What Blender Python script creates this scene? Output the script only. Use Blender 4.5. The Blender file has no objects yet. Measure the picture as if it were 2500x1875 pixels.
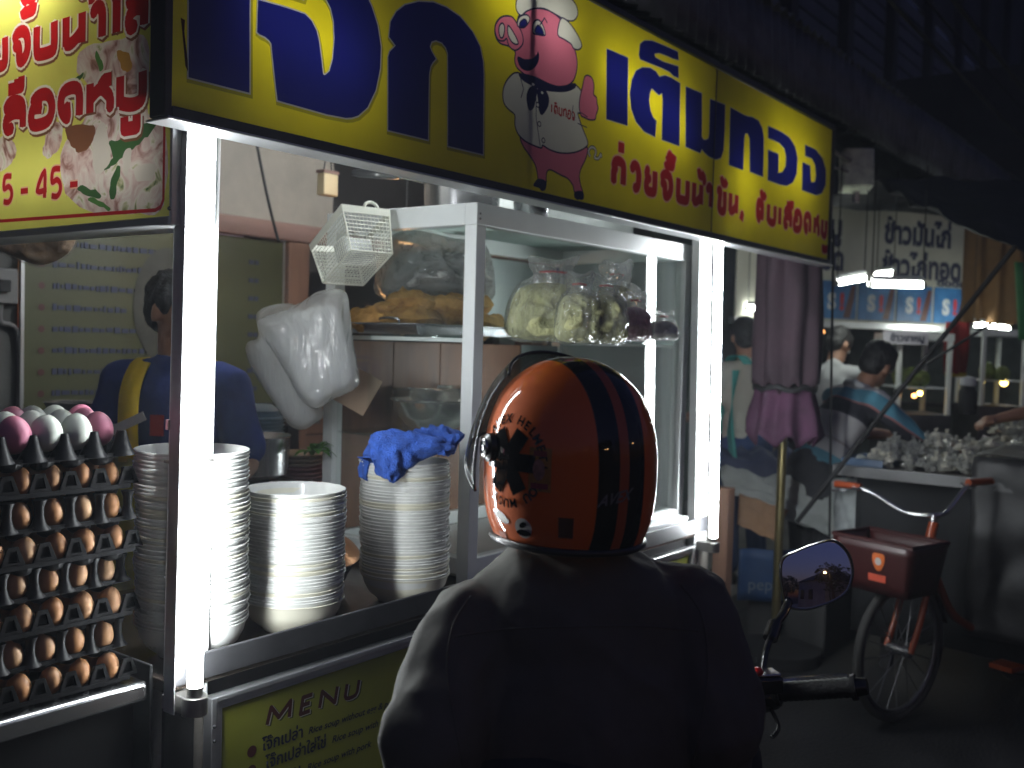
import bpy, bmesh, math, random
from math import sin, cos, pi, radians, sqrt, atan2
from mathutils import Vector, Matrix
from mathutils.geometry import delaunay_2d_cdt
random.seed(7)
S = bpy.context.scene
COL = S.collection

# ------------------------------------------------------------------ camera
cam_d = bpy.data.cameras.new('camera')
cam = bpy.data.objects.new('camera', cam_d); COL.objects.link(cam); S.camera = cam
cam_d.sensor_width = 36.0; cam_d.sensor_fit = 'HORIZONTAL'; cam_d.lens = 35.38
cam_d.clip_start = 0.05; cam_d.clip_end = 400
rt = Vector((0.60205, -0.79796, 0.02826)); dn = Vector((-0.01608, -0.04751, -0.99874)); fw = Vector((0.79830, 0.60084, -0.04144))
m = Matrix((rt, -dn, -fw)).transposed().to_4x4(); m.translation = Vector((0, 0, 1.5)); cam.matrix_world = m
cam_d.dof.use_dof = True; cam_d.dof.focus_distance = 2.0; cam_d.dof.aperture_fstop = 3.8

# ------------------------------------------------------------------ dusk sky
world = bpy.data.worlds.new('World'); S.world = world; world.use_nodes = True
nt = world.node_tree; bg = nt.nodes['Background']
sky = nt.nodes.new('ShaderNodeTexSky'); sky.sky_type = 'NISHITA'; sky.sun_disc = False
sky.sun_elevation = radians(-0.5); sky.sun_rotation = radians(20)
tint = nt.nodes.new('ShaderNodeMix'); tint.data_type = 'RGBA'; tint.blend_type = 'MULTIPLY'; tint.inputs['Factor'].default_value = 1.0
tint.inputs['B'].default_value = (.50, .56, 1.45, 1)      # evening blue against the cool lamps
nt.links.new(sky.outputs[0], tint.inputs['A']); nt.links.new(tint.outputs['Result'], bg.inputs['Color']); bg.inputs['Strength'].default_value = 0.13

S.view_settings.view_transform = 'Standard'; S.view_settings.look = 'None'
S.view_settings.exposure = 0.32; S.view_settings.gamma = 1.0; S.view_settings.use_curve_mapping = False
S.render.engine = 'CYCLES'
try:
    S.cycles.use_denoising = True; S.cycles.denoiser = 'OPENIMAGEDENOISE'
except Exception: pass
S.cycles.max_bounces = 10; S.cycles.transparent_max_bounces = 16; S.cycles.sample_clamp_indirect = 4.0
S.cycles.caustics_reflective = False; S.cycles.caustics_refractive = False

# ------------------------------------------------------------------ materials
MATS = {}
def mat(name, col, rough=0.5, metal=0.0, var=0.12, vs=6.0, bump=0.0, bs=60.0, coat=0.0, emit=0.0, alpha=1.0, trans=0.0, col2=None, aniso=None):
    if name in MATS: return MATS[name]
    M = bpy.data.materials.new(name); M.use_nodes = True; MATS[name] = M
    n = M.node_tree; b = n.nodes['Principled BSDF']
    tc = n.nodes.new('ShaderNodeTexCoord'); src = tc.outputs['Object']
    if aniso:
        mp = n.nodes.new('ShaderNodeMapping'); mp.inputs['Scale'].default_value = aniso; n.links.new(src, mp.inputs['Vector']); src = mp.outputs['Vector']
    if var or col2:
        no = n.nodes.new('ShaderNodeTexNoise'); no.inputs['Scale'].default_value = vs; no.inputs['Detail'].default_value = 6; no.inputs['Roughness'].default_value = 0.65
        n.links.new(src, no.inputs['Vector'])
        mx = n.nodes.new('ShaderNodeMix'); mx.data_type = 'RGBA'
        cr = n.nodes.new('ShaderNodeMapRange'); cr.inputs['From Min'].default_value = 0.3; cr.inputs['From Max'].default_value = 0.7
        n.links.new(no.outputs['Fac'], cr.inputs['Value']); n.links.new(cr.outputs['Result'], mx.inputs['Factor'])
        a = [max(0, c * (1 - var)) for c in col]; d = col2 or [min(1, c * (1 + var)) for c in col]
        mx.inputs['A'].default_value = (*a, 1); mx.inputs['B'].default_value = (*d, 1)
        n.links.new(mx.outputs['Result'], b.inputs['Base Color'])
        rr = n.nodes.new('ShaderNodeMapRange'); rr.inputs['To Min'].default_value = max(0.02, rough * 0.8); rr.inputs['To Max'].default_value = min(1, rough * 1.25)
        n.links.new(no.outputs['Fac'], rr.inputs['Value']); n.links.new(rr.outputs['Result'], b.inputs['Roughness'])
    else:
        b.inputs['Base Color'].default_value = (*col, 1); b.inputs['Roughness'].default_value = rough
    b.inputs['Metallic'].default_value = metal
    if bump:
        nb = n.nodes.new('ShaderNodeTexNoise'); nb.inputs['Scale'].default_value = bs; nb.inputs['Detail'].default_value = 5
        n.links.new(src, nb.inputs['Vector'])
        bp = n.nodes.new('ShaderNodeBump'); bp.inputs['Strength'].default_value = bump; bp.inputs['Distance'].default_value = 0.01
        n.links.new(nb.outputs['Fac'], bp.inputs['Height']); n.links.new(bp.outputs['Normal'], b.inputs['Normal'])
    if coat: b.inputs['Coat Weight'].default_value = coat; b.inputs['Coat Roughness'].default_value = 0.03
    if trans: b.inputs['Transmission Weight'].default_value = trans
    if alpha < 1: b.inputs['Alpha'].default_value = alpha
    if emit:
        b.inputs['Emission Color'].default_value = (*col, 1); b.inputs['Emission Strength'].default_value = emit
    return M

def lamp_mat(name, col, strength):
    M = bpy.data.materials.new(name); M.use_nodes = True; n = M.node_tree
    n.nodes.clear(); e = n.nodes.new('ShaderNodeEmission'); o = n.nodes.new('ShaderNodeOutputMaterial')
    e.inputs['Color'].default_value = (*col, 1); e.inputs['Strength'].default_value = strength
    n.links.new(e.outputs[0], o.inputs['Surface']); MATS[name] = M; return M

def print_mat(name, col, tl=0.5, rough=0.35, gl=0.06):
    """a thin printed vinyl skin: diffuse from the front, lets the lamps of the box through from behind"""
    if name in MATS: return MATS[name]
    M = bpy.data.materials.new(name); M.use_nodes = True; n = M.node_tree; MATS[name] = M
    n.nodes.clear(); o = n.nodes.new('ShaderNodeOutputMaterial')
    tc = n.nodes.new('ShaderNodeTexCoord'); no = n.nodes.new('ShaderNodeTexNoise'); no.inputs['Scale'].default_value = 9; no.inputs['Detail'].default_value = 7
    n.links.new(tc.outputs['Object'], no.inputs['Vector'])
    mx = n.nodes.new('ShaderNodeMix'); mx.data_type = 'RGBA'; mx.inputs['A'].default_value = (*[c * .88 for c in col], 1); mx.inputs['B'].default_value = (*[min(1, c * 1.1) for c in col], 1)
    n.links.new(no.outputs['Fac'], mx.inputs['Factor'])
    d = n.nodes.new('ShaderNodeBsdfDiffuse'); t = n.nodes.new('ShaderNodeBsdfTranslucent'); g = n.nodes.new('ShaderNodeBsdfGlossy'); g.inputs['Roughness'].default_value = rough
    n.links.new(mx.outputs['Result'], d.inputs['Color']); n.links.new(mx.outputs['Result'], t.inputs['Color'])
    m1 = n.nodes.new('ShaderNodeMixShader'); m1.inputs[0].default_value = tl
    n.links.new(d.outputs[0], m1.inputs[1]); n.links.new(t.outputs[0], m1.inputs[2])
    m2 = n.nodes.new('ShaderNodeMixShader'); m2.inputs[0].default_value = gl
    n.links.new(m1.outputs[0], m2.inputs[1]); n.links.new(g.outputs[0], m2.inputs[2]); n.links.new(m2.outputs[0], o.inputs['Surface'])
    return M

def film_mat(name, col=(.8, .82, .82), clear=0.5, rough=0.15, tl=0.35, bump=0.4, bs=25, gloss=0.0):
    """thin crinkled plastic film or sheet glass"""
    if name in MATS: return MATS[name]
    M = bpy.data.materials.new(name); M.use_nodes = True; n = M.node_tree; MATS[name] = M
    n.nodes.clear(); o = n.nodes.new('ShaderNodeOutputMaterial')
    tr = n.nodes.new('ShaderNodeBsdfTransparent'); tr.inputs['Color'].default_value = (.97, .985, .98, 1)
    d = n.nodes.new('ShaderNodeBsdfDiffuse'); t = n.nodes.new('ShaderNodeBsdfTranslucent'); g = n.nodes.new('ShaderNodeBsdfGlossy'); g.inputs['Roughness'].default_value = rough
    d.inputs['Color'].default_value = (*col, 1); t.inputs['Color'].default_value = (*col, 1)
    m0 = n.nodes.new('ShaderNodeMixShader'); m0.inputs[0].default_value = tl; n.links.new(d.outputs[0], m0.inputs[1]); n.links.new(t.outputs[0], m0.inputs[2])
    m1 = n.nodes.new('ShaderNodeMixShader'); m1.inputs[0].default_value = clear; n.links.new(m0.outputs[0], m1.inputs[1]); n.links.new(tr.outputs[0], m1.inputs[2])
    fr = n.nodes.new('ShaderNodeFresnel'); ge = n.nodes.new('ShaderNodeNewGeometry'); mi = n.nodes.new('ShaderNodeMapRange')
    mi.inputs['To Min'].default_value = 1.45; mi.inputs['To Max'].default_value = 1 / 1.45    # a thin sheet reflects alike from both sides
    n.links.new(ge.outputs['Backfacing'], mi.inputs['Value']); n.links.new(mi.outputs['Result'], fr.inputs['IOR'])
    m2 = n.nodes.new('ShaderNodeMixShader'); n.links.new(fr.outputs[0], m2.inputs[0]); n.links.new(m1.outputs[0], m2.inputs[1]); n.links.new(g.outputs[0], m2.inputs[2])
    n.links.new(m2.outputs[0], o.inputs['Surface'])
    if bump:
        tc = n.nodes.new('ShaderNodeTexCoord'); no = n.nodes.new('ShaderNodeTexNoise'); no.inputs['Scale'].default_value = bs; no.inputs['Detail'].default_value = 3; no.inputs['Distortion'].default_value = 1.2
        n.links.new(tc.outputs['Object'], no.inputs['Vector'])
        bp = n.nodes.new('ShaderNodeBump'); bp.inputs['Strength'].default_value = bump; bp.inputs['Distance'].default_value = 0.02
        n.links.new(no.outputs['Fac'], bp.inputs['Height'])
        for q in (d, t, g, fr): n.links.new(bp.outputs['Normal'], q.inputs['Normal'])
        if gloss:
            ad = n.nodes.new('ShaderNodeMath'); ad.operation = 'ADD'; ad.use_clamp = True; ad.inputs[1].default_value = gloss; n.links.new(fr.outputs[0], ad.inputs[0]); n.links.new(ad.outputs[0], m2.inputs[0]); bp.inputs['Distance'].default_value = .05; no.inputs['Scale'].default_value = bs; mp = n.nodes.new('ShaderNodeMapping'); mp.inputs['Scale'].default_value = (1, 1, .45); n.links.new(tc.outputs['Object'], mp.inputs['Vector']); n.links.new(mp.outputs['Vector'], no.inputs['Vector'])
    return M

# ------------------------------------------------------------------ mesh building
class MB:
    def __init__(s): s.v = []; s.f = []; s.mi = []
    def add(s, vs, fs, mi=0):
        b = len(s.v); s.v += [tuple(p) for p in vs]; s.f += [[b + i for i in f] for f in fs]; s.mi += [mi] * len(fs); return s
    def box(s, x0, x1, y0, y1, z0, z1, M=None, mi=0):
        vs = [(x, y, z) for x in (x0, x1) for y in (y0, y1) for z in (z0, z1)]
        if M: vs = [M @ Vector(p) for p in vs]
        return s.add(vs, [(0, 1, 3, 2), (4, 6, 7, 5), (0, 4, 5, 1), (2, 3, 7, 6), (0, 2, 6, 4), (1, 5, 7, 3)], mi)
    def tube(s, pts, r, n=8, cap=True, mi=0, closed=False):
        pts = [Vector(p) for p in pts]; N = len(pts); rs = r if isinstance(r, (list, tuple)) else [r] * N
        vs = []; up = None
        for i, p in enumerate(pts):
            if closed: t = pts[(i + 1) % N] - pts[i - 1]
            else: t = pts[min(i + 1, N - 1)] - pts[max(i - 1, 0)]
            t.normalize()
            if up is None: up = Vector((0, 0, 1)) if abs(t.z) < .9 else Vector((1, 0, 0))
            a = (up - t * up.dot(t)); a.normalize(); b = t.cross(a); up = a
            for k in range(n):
                w = 2 * pi * k / n; vs.append(p + (a * cos(w) + b * sin(w)) * rs[i])
        fs = []
        for i in range(N if closed else N - 1):
            j = (i + 1) % N
            for k in range(n): fs.append((i * n + k, i * n + (k + 1) % n, j * n + (k + 1) % n, j * n + k))
        if cap and not closed: fs += [tuple(range(n))[::-1], tuple(range((N - 1) * n, N * n))]
        return s.add(vs, fs, mi)
    def lathe(s, prof, n=24, M=None, mi=0, a0=0, a1=2 * pi):
        full = abs(a1 - a0 - 2 * pi) < 1e-6; vs = []; c = n if full else n + 1
        for r, z in prof:
            for k in range(c):
                w = a0 + (a1 - a0) * k / n; vs.append(Vector((r * cos(w), r * sin(w), z)))
        if M: vs = [M @ p for p in vs]
        fs = []
        for i in range(len(prof) - 1):
            for k in range(n):
                k2 = (k + 1) % c
                fs.append((i * c + k, i * c + k2, (i + 1) * c + k2, (i + 1) * c + k))
        return s.add(vs, fs, mi)
    def disc(s, r, z, n=24, M=None, mi=0):
        vs = [Vector((r * cos(2 * pi * k / n), r * sin(2 * pi * k / n), z)) for k in range(n)]
        if M: vs = [M @ p for p in vs]
        return s.add(vs, [tuple(range(n))], mi)
    def grid(s, fn, nu, nv, mi=0, cu=False, cv=False):
        vs = [fn(i / (nu if cu else nu - 1), j / (nv if cv else nv - 1)) for i in range(nu) for j in range(nv)]; fs = []
        for i in range(nu if cu else nu - 1):
            for j in range(nv if cv else nv - 1):
                i2 = (i + 1) % nu; j2 = (j + 1) % nv
                fs.append((i * nv + j, i2 * nv + j, i2 * nv + j2, i * nv + j2))
        return s.add(vs, fs, mi)
    def ell(s, c, r, nu=16, nv=10, M=None, mi=0):
        c = Vector(c); r = (r, r, r) if not isinstance(r, (tuple, list)) else r
        vs = [Vector((0, 0, -r[2]))]
        for j in range(1, nv):
            t = -pi / 2 + pi * j / nv
            for i in range(nu): vs.append(Vector((r[0] * cos(t) * cos(2 * pi * i / nu), r[1] * cos(t) * sin(2 * pi * i / nu), r[2] * sin(t))))
        vs.append(Vector((0, 0, r[2])))
        if M: vs = [M @ p for p in vs]
        vs = [p + c for p in vs]; fs = []
        for i in range(nu): fs.append((0, 1 + (i + 1) % nu, 1 + i))
        for j in range(nv - 2):
            for i in range(nu):
                a = 1 + j * nu + i; b = 1 + j * nu + (i + 1) % nu; fs.append((a, b, b + nu, a + nu))
        L = len(vs) - 1; o = 1 + (nv - 2) * nu
        for i in range(nu): fs.append((o + i, o + (i + 1) % nu, L))
        return s.add(vs, fs, mi)
    def cap(s, p0, p1, r0, r1, n=12, mi=0):
        p0 = Vector(p0); p1 = Vector(p1); t = p1 - p0; L = t.length; t.normalize() if L > 1e-6 else None
        pts = []; rs = []
        for k in (0, .35, .7, 1): pts.append(p0 - t * r0 * cos(k * pi / 2) * .999); rs.append(max(1e-4, r0 * sin(k * pi / 2)))
        for k in (0, .3, .65, 1): pts.append(p1 + t * r1 * sin(k * pi / 2) * .999); rs.append(max(1e-4, r1 * cos(k * pi / 2)))
        return s.tube(pts, rs, n, True, mi)
    def prism(s, poly, h0, h1, fr, mi=0):
        """poly: 2-D points; fr(u, v, h) -> 3-D"""
        n = len(poly); vs = [fr(u, v, h0) for u, v in poly] + [fr(u, v, h1) for u, v in poly]
        fs = [tuple(range(n))[::-1], tuple(range(n, 2 * n))] + [(i, (i + 1) % n, n + (i + 1) % n, n + i) for i in range(n)]
        return s.add(vs, fs, mi)
    def mesh(s, name):
        me = bpy.data.meshes.new(name); me.from_pydata(s.v, [], s.f); me.validate(); return me

def obj(name, mb, mats, parent=None, smooth=40, bev=0, loc=None, kind=None, label=None, sub=0, solid=0):
    me = mb.mesh(name) if isinstance(mb, MB) else mb
    mats = mats if isinstance(mats, (list, tuple)) else [mats]
    if not me.materials:
        for q in mats: me.materials.append(q)
    if isinstance(mb, MB):
        if any(mb.mi) and len(mb.mi) == len(me.polygons): me.polygons.foreach_set('material_index', mb.mi)
        bm = bmesh.new(); bm.from_mesh(me); bmesh.ops.recalc_face_normals(bm, faces=bm.faces); bm.to_mesh(me); bm.free()
        if smooth:
            me.polygons.foreach_set('use_smooth', [True] * len(me.polygons))
            if smooth < 180: me.set_sharp_from_angle(angle=radians(smooth))
    o = bpy.data.objects.new(name, me); COL.objects.link(o)
    if parent: o.parent = parent
    if loc: o.location = loc
    if solid:
        q = o.modifiers.new('thickness', 'SOLIDIFY'); q.thickness = solid; q.offset = 0
    if bev:
        q = o.modifiers.new('edge', 'BEVEL'); q.width = bev; q.segments = 2; q.limit_method = 'ANGLE'; q.angle_limit = radians(50); q.harden_normals = False
    if sub:
        q = o.modifiers.new('soft', 'SUBSURF'); q.levels = sub; q.render_levels = sub
    if kind: o['kind'] = kind
    if label: o['label'] = label
    return o
def tag(o, label, cat, group=None):
    o['label'] = label; o['category'] = cat
    if group: o['group'] = group
    return o
def thing(name, label, cat, loc=(0, 0, 0), rz=0, group=None, rot=None):
    o = bpy.data.objects.new(name, None); COL.objects.link(o); o.empty_display_size = .05
    o.location = loc; o.rotation_euler = rot or (0, 0, rz); return tag(o, label, cat, group)
ORD = ['topmost', 'second', 'third', 'fourth', 'fifth', 'sixth', 'seventh', 'eighth', 'ninth', 'tenth', 'eleventh', 'twelfth', 'thirteenth', 'fourteenth', 'fifteenth', 'sixteenth', 'seventeenth', 'eighteenth', 'nineteenth', 'twentieth']
TENS = {2: 'twenty', 3: 'thirty', 4: 'forty', 5: 'fifty'}
def ordinal(k):
    k = int(k)
    if k <= 20: return ['first'] [0] if k == 1 else ORD[k - 1]
    if k % 10 == 0: return TENS[k // 10][:-1] + 'ieth'
    return TENS[k // 10] + '-' + (['first'] + ORD[1:])[k % 10 - 1]
def each(name, mb_list, mats, parent, **kw): return [obj(name, q, mats, parent, **kw) for q in mb_list]
def bxs(*bs): return [MB().box(*b) for b in bs]
def copy_tree(o, parent=None):
    c = o.copy(); COL.objects.link(c)
    if parent: c.parent = parent
    for ch in list(o.children): copy_tree(ch, c)
    return c
def spline(pts, k=6, closed=False):
    pts = [Vector(p) for p in pts]; N = len(pts); out = []
    for i in range(N if closed else N - 1):
        if closed: a, b, c, d = pts[i - 1], pts[i], pts[(i + 1) % N], pts[(i + 2) % N]
        else: a, b, c, d = pts[max(i - 1, 0)], pts[i], pts[i + 1], pts[min(i + 2, N - 1)]
        for j in range(k):
            t = j / k
            out.append(.5 * ((2 * b) + (c - a) * t + (2 * a - 5 * b + 4 * c - d) * t * t + (3 * b - a - 3 * c + d) * t ** 3))
    if not closed: out.append(pts[-1])
    return out
def rotz(a): return Matrix.Rotation(a, 4, 'Z')
def place(x, y, z, a=0): return Matrix.Translation((x, y, z)) @ Matrix.Rotation(a, 4, 'Z')
from mathutils import noise as NZ
def nz(x, y, z=0.0): return NZ.noise(Vector((x, y, z)))

WORK = bpy.data.scenes.new('workbench')
def bake(o):
    WORK.collection.objects.link(o)
    with bpy.context.temp_override(scene=WORK, view_layer=WORK.view_layers[0]): dg = bpy.context.evaluated_depsgraph_get()
    dg.update()
    me = bpy.data.meshes.new_from_object(o.evaluated_get(dg)); bpy.data.objects.remove(o); return me
# flat lettering out of the built-in face
def text_mesh(body, size=1.0, bold=0.0, shear=0.0, align='LEFT', space=1.0):
    c = bpy.data.curves.new('lettering', 'FONT'); c.body = body; c.size = size; c.offset = bold; c.shear = shear; c.align_x = align; c.space_character = space; c.resolution_u = 3
    me = bake(bpy.data.objects.new('lettering', c)); bpy.data.curves.remove(c); return me
def text_on(name, body, size, mtl, parent, fr, bold=0, shear=0, align='LEFT', width=None, space=1.0):
    """fr(u, v) -> 3-D point on the surface that carries the print"""
    me = text_mesh(body, size, bold, shear, align, space)
    k = 1.0
    if width:
        xs = [v.co.x for v in me.vertices]; k = width / max(1e-6, max(xs) - min(xs))
    for v in me.vertices: v.co = fr(v.co.x * k, v.co.y)
    me.materials.clear(); me.materials.append(mtl)
    o = bpy.data.objects.new(name, me); COL.objects.link(o); o.parent = parent
    return o

# printed panels: shapes laid one over another are cut into one flat sheet
def offset_poly(p, d):
    n = len(p); A = sum(p[i][0] * p[(i + 1) % n][1] - p[(i + 1) % n][0] * p[i][1] for i in range(n)); s = 1 if A > 0 else -1; out = []
    for i in range(n):
        a, b, c = Vector(p[i - 1]), Vector(p[i]), Vector(p[(i + 1) % n])
        e1 = (b - a).normalized(); e2 = (c - b).normalized()
        n1 = Vector((e1.y, -e1.x)); n2 = Vector((e2.y, -e2.x)); q = n1 + n2
        if q.length < .3: q = n1
        else: q = q / max(.45, 1 + n1.dot(n2))
        out.append(tuple(b + q * d * s))
    return out
def stroke(pts, w):
    """a thick line as convex pieces"""
    out = []
    for i in range(len(pts) - 1):
        a, b = Vector(pts[i]), Vector(pts[i + 1]); t = b - a
        if t.length < 1e-6: continue
        t.normalize(); q = Vector((-t.y, t.x)) * w / 2
        out.append([tuple(a + q), tuple(a - q), tuple(b - q), tuple(b + q)])
    for p in pts[1:-1]:
        out.append([(p[0] + w / 2 * cos(k * pi / 4), p[1] + w / 2 * sin(k * pi / 4)) for k in range(8)])
    return out
def print_panel(items, fr, parent, base=None):
    """items: (name, material, [polygons]) from bottom to top, all in the panel's (u, v); returns the objects"""
    V = []; ED = []; sh = []
    for k, (nm, ml, polys) in enumerate(items):
        for p in polys:
            n = len(p); b = len(V); V += [Vector((q[0], q[1])) for q in p]; ED += [(b + i, b + (i + 1) % n) for i in range(n)]
            xs = [q[0] for q in p]; ys = [q[1] for q in p]; sh.append((k, p, min(xs), max(xs), min(ys), max(ys)))
    sh.reverse()
    r = delaunay_2d_cdt(V, ED, [], 0, 1e-5, False); vs, fs = r[0], r[2]
    first = {}; per = {}
    for k, (nm, ml, polys) in enumerate(items): first[k] = k if nm not in ('food_photo', 'pig_line', 'pig_spot', 'pig_button', 'pig_tie') else next(j for j in range(k + 1) if items[j][0] == nm and items[j][1] is ml)
    def inside(p, x, y):
        c = False; x1, y1 = p[-1]
        for x2, y2 in p:
            if (y1 > y) != (y2 > y) and x < (x2 - x1) * (y - y1) / (y2 - y1) + x1: c = not c
            x1, y1 = x2, y2
        return c
    P0 = items[0][2][0]; bx0 = min(q[0] for q in P0); bx1 = max(q[0] for q in P0); by0 = min(q[1] for q in P0); by1 = max(q[1] for q in P0)
    for f in fs:
        x = sum(vs[i].x for i in f) / len(f); y = sum(vs[i].y for i in f) / len(f)
        if not (bx0 < x < bx1 and by0 < y < by1): continue
        for k, p, a0, a1, c0, c1 in sh:
            if a0 <= x <= a1 and c0 <= y <= c1 and inside(p, x, y): per.setdefault(first[k], []).append(f); break
    res = []
    for k, (nm, ml, polys) in enumerate(items):
        if k not in per: continue
        used = {}; mb = MB()
        for f in per[k]:
            g = []
            for i in f:
                if i not in used: used[i] = len(mb.v); mb.v.append(tuple(fr(vs[i].x, vs[i].y)))
                g.append(used[i])
            mb.f.append(g); mb.mi.append(0)
        res.append(obj(nm, mb, ml, parent, smooth=0))
        if nm in ('food_photo', 'pig_spot', 'pig_line', 'pig_button', 'pig_tie'): res[-1]['kind'] = 'stuff'
    return res
# loopless Thai letter strokes in a unit cell
TH = {
 'ก': [[(0,0),(0,.5),(.14,.64),(0,.74),(.12,.93),(.5,1),(.86,.93),(1,.72),(1,0)]],
 'ว': [[(0,.80),(.25,1),(.72,.98),(1,.7),(1,.28),(.80,.02),(.45,0)]],
 'ย': [[(.1,1),(0,.85),(.1,.62),(.35,.58)],[(.1,.58),(0,.4),(0,.15),(.18,0),(.82,0),(1,.15),(1,1)]],
 'จ': [[(0,.8),(.25,1),(.75,.98),(1,.7),(1,.28),(.72,0),(.4,0),(.33,.5),(0,.54)]],
 'บ': [[(0,1),(0,.16),(.16,0),(.84,0),(1,.16),(1,1)]],
 'น': [[(0,1),(0,.02)],[(0,.1),(.3,.06),(.7,.22),(1,.42)],[(1,1),(1,0)]],
 'า': [[(0,.84),(.3,1),(.75,.98),(1,.75),(1,0)]],
 'ข': [[(0,.92),(.34,.98),(.3,.5),(.3,0),(1,0),(1,1)]],
 'ต': [[(.34,.5),(.36,0),(.08,.2),(0,.65),(.14,.93),(.36,1),(.54,.86),(.72,1),(.92,.93),(1,.72),(1,0)]],
 'ม': [[(0,1),(0,0)],[(0,.12),(.4,0),(.78,0),(1,.2),(1,1)]],
 'เ': [[(0,1),(0,0)]],
 'ล': [[(0,.75),(.22,1),(.72,1),(1,.75),(1,0)],[(1,.5),(.5,.58),(.1,.45),(0,.2),(.12,0),(.4,.06)]],
 'ส': [[(0,.75),(.22,1),(.72,1),(1,.75),(1,0)],[(1,.5),(.5,.58),(.1,.45),(0,.2),(.12,0),(.4,.06)],[(.7,.98),(1.05,1.2)]],
 'อ': [[(0,.8),(.26,1),(.75,1),(1,.7),(1,.28),(.74,0),(0,0),(0,.55),(.5,.56)]],
 'ด': [[(.32,.5),(.36,0),(.06,.24),(0,.65),(.2,.96),(.75,1),(1,.75),(1,0)]],
 'ห': [[(0,1),(0,0)],[(0,.45),(.5,.75),(.85,.55),(1,.35),(1,0)],[(.5,.8),(.7,1),(1.05,1)]],
 'ใ': [[(.5,0),(.5,1.05),(.1,1.2),(.3,1.42),(.7,1.36)]],
 ',': [[(.7,.12),(.6,.0),(.25,-.32)]],
 '4': [[(.78,0),(.78,1),(0,.3),(1,.3)]],
 '5': [[(.95,1),(.2,1),(.1,.55),(.6,.62),(.95,.45),(.95,.18),(.6,0),(.05,.05)]],
 '3': [[(.05,.9),(.4,1),(.85,.88),(.85,.66),(.45,.54),(.9,.42),(.92,.15),(.5,0),(.02,.08)]],
 '.': [[(.4,.0),(.6,.0)]],
 '-': [[(0,.36),(1,.36)]],
 'mai_tho': [[(0,.12),(.16,.2),(.24,.08),(.5,.1),(.6,.26)]],
 'plus': [[(0,.16),(.4,.16)],[(.2,.0),(.2,.32)]],
 'mai_tri': [[(0,.2),(.12,.06),(.22,.22),(.36,.06),(.55,.08),(.6,.28)]],
 'mai_han': [[(0,.2),(.05,.06),(.5,.08),(.55,.26)]],
 'nikhahit': [[(.1,.1),(.25,.2),(.3,.05),(.12,.06)]],
 'sara_uee': [[(0,.06),(.7,.06),(.7,.34)],[(.48,.1),(.48,.3)]],
 'sara_uu': [[(.1,-.1),(.1,-.36),(.55,-.36),(.55,-.1)]],
}
def glyph(ch, x0, x1, z0, h, w, sgn=1):
    """strokes of one letter standing in the cell x0..x1 (either order), base z0, height h"""
    out = []; a = x0 + sgn * w / 2; b = x1 - sgn * w / 2
    for ln in TH[ch]:
        pts = [(a + (b - a) * u, z0 + w / 2 + (h - w) * v) for u, v in ln]
        if len(pts) > 3: pts = [(q.x, q.y) for q in spline([(p[0], p[1], 0) for p in pts], 3)]
        out.append(pts)
    return out
def mark(ch, x, z, h, sgn=1):
    return [[(x + sgn * u * h, z + v * h) for u, v in ln] for ln in TH[ch]]

def swell(me, fn):
    """push every vertex along its normal by fn(x, y, z)"""
    n = len(me.vertices); co = [0.0] * (3 * n); no = [0.0] * (3 * n); me.vertices.foreach_get('co', co); me.vertices.foreach_get('normal', no)
    for i in range(0, 3 * n, 3):
        d = fn(co[i], co[i + 1], co[i + 2]); co[i] += no[i] * d; co[i + 1] += no[i + 1] * d; co[i + 2] += no[i + 2] * d
    me.vertices.foreach_set('co', co); me.update()
# a body grown as one skin from tapered limbs
def blob(name, mb, vox, mtl, parent=None, smooth=6, keep=None):
    me = mb.mesh(name); o = bpy.data.objects.new(name, me)
    r = o.modifiers.new('skin', 'REMESH'); r.mode = 'VOXEL'; r.voxel_size = vox
    q = o.modifiers.new('relax', 'SMOOTH'); q.factor = .5; q.iterations = smooth
    nm = bake(o)
    nm.name = name; nm.materials.clear()
    for ml in (mtl if isinstance(mtl, (list, tuple)) else [mtl]): nm.materials.append(ml)
    nm.polygons.foreach_set('use_smooth', [True] * len(nm.polygons))
    if keep: keep(nm)
    n = bpy.data.objects.new(name, nm); COL.objects.link(n)
    if parent: n.parent = parent
    return n

RT = Vector((0.60205, -0.79796, 0)).normalized(); FW = Vector((0.79830, 0.60084, 0)).normalized(); UPV = Vector((0, 0, 1))
def at(u, v, d):
    """the place in the street that the photograph shows at (u, v), d metres along the line of sight"""
    return Vector((0, 0, 1.5)) + (rt * ((u - 1250) / 2457.) + dn * ((v - 937.5) / 2457.) + fw) * d
def flat(c, yaw=0.0):
    """axes of an upright thing at c that faces the street corner: (right, up, back)"""
    e1 = RT * cos(yaw) + FW * sin(yaw); e3 = FW * cos(yaw) - RT * sin(yaw); c = Vector(c)
    return lambda a, b, h=0.0: c + e1 * a + UPV * b + e3 * h
def pillow(mb, outline, thick, fr, rings=9, wr=.15, seed=0.0, freq=14, mi=0, fv=1.0):
    """a filled bag or lump: outline (a, b) about its own middle, swollen to both sides, wrinkled"""
    n = len(outline); cx = sum(p[0] for p in outline) / n; cy = sum(p[1] for p in outline) / n
    for sgn in (1, -1):
        vs = []
        for j in range(rings + 1):
            s = 1 - j / rings
            for a, b in outline:
                x = cx + (a - cx) * s; y = cy + (b - cy) * s
                h = thick * sqrt(max(0, 1 - s ** 2.4)) * (1 + wr * 2 * nz(x * freq, y * freq * fv, seed + sgn)) + (thick * wr * nz(x * freq * 2.5, y * freq * 2.5 * fv, seed + 3 + sgn) if j else 0)
                vs.append(fr(x, y, -sgn * h))
        fs = [(j * n + i, j * n + (i + 1) % n, (j + 1) * n + (i + 1) % n, (j + 1) * n + i) for j in range(rings) for i in range(n)]
        mb.add(vs, fs, mi)
    return mb
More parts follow.
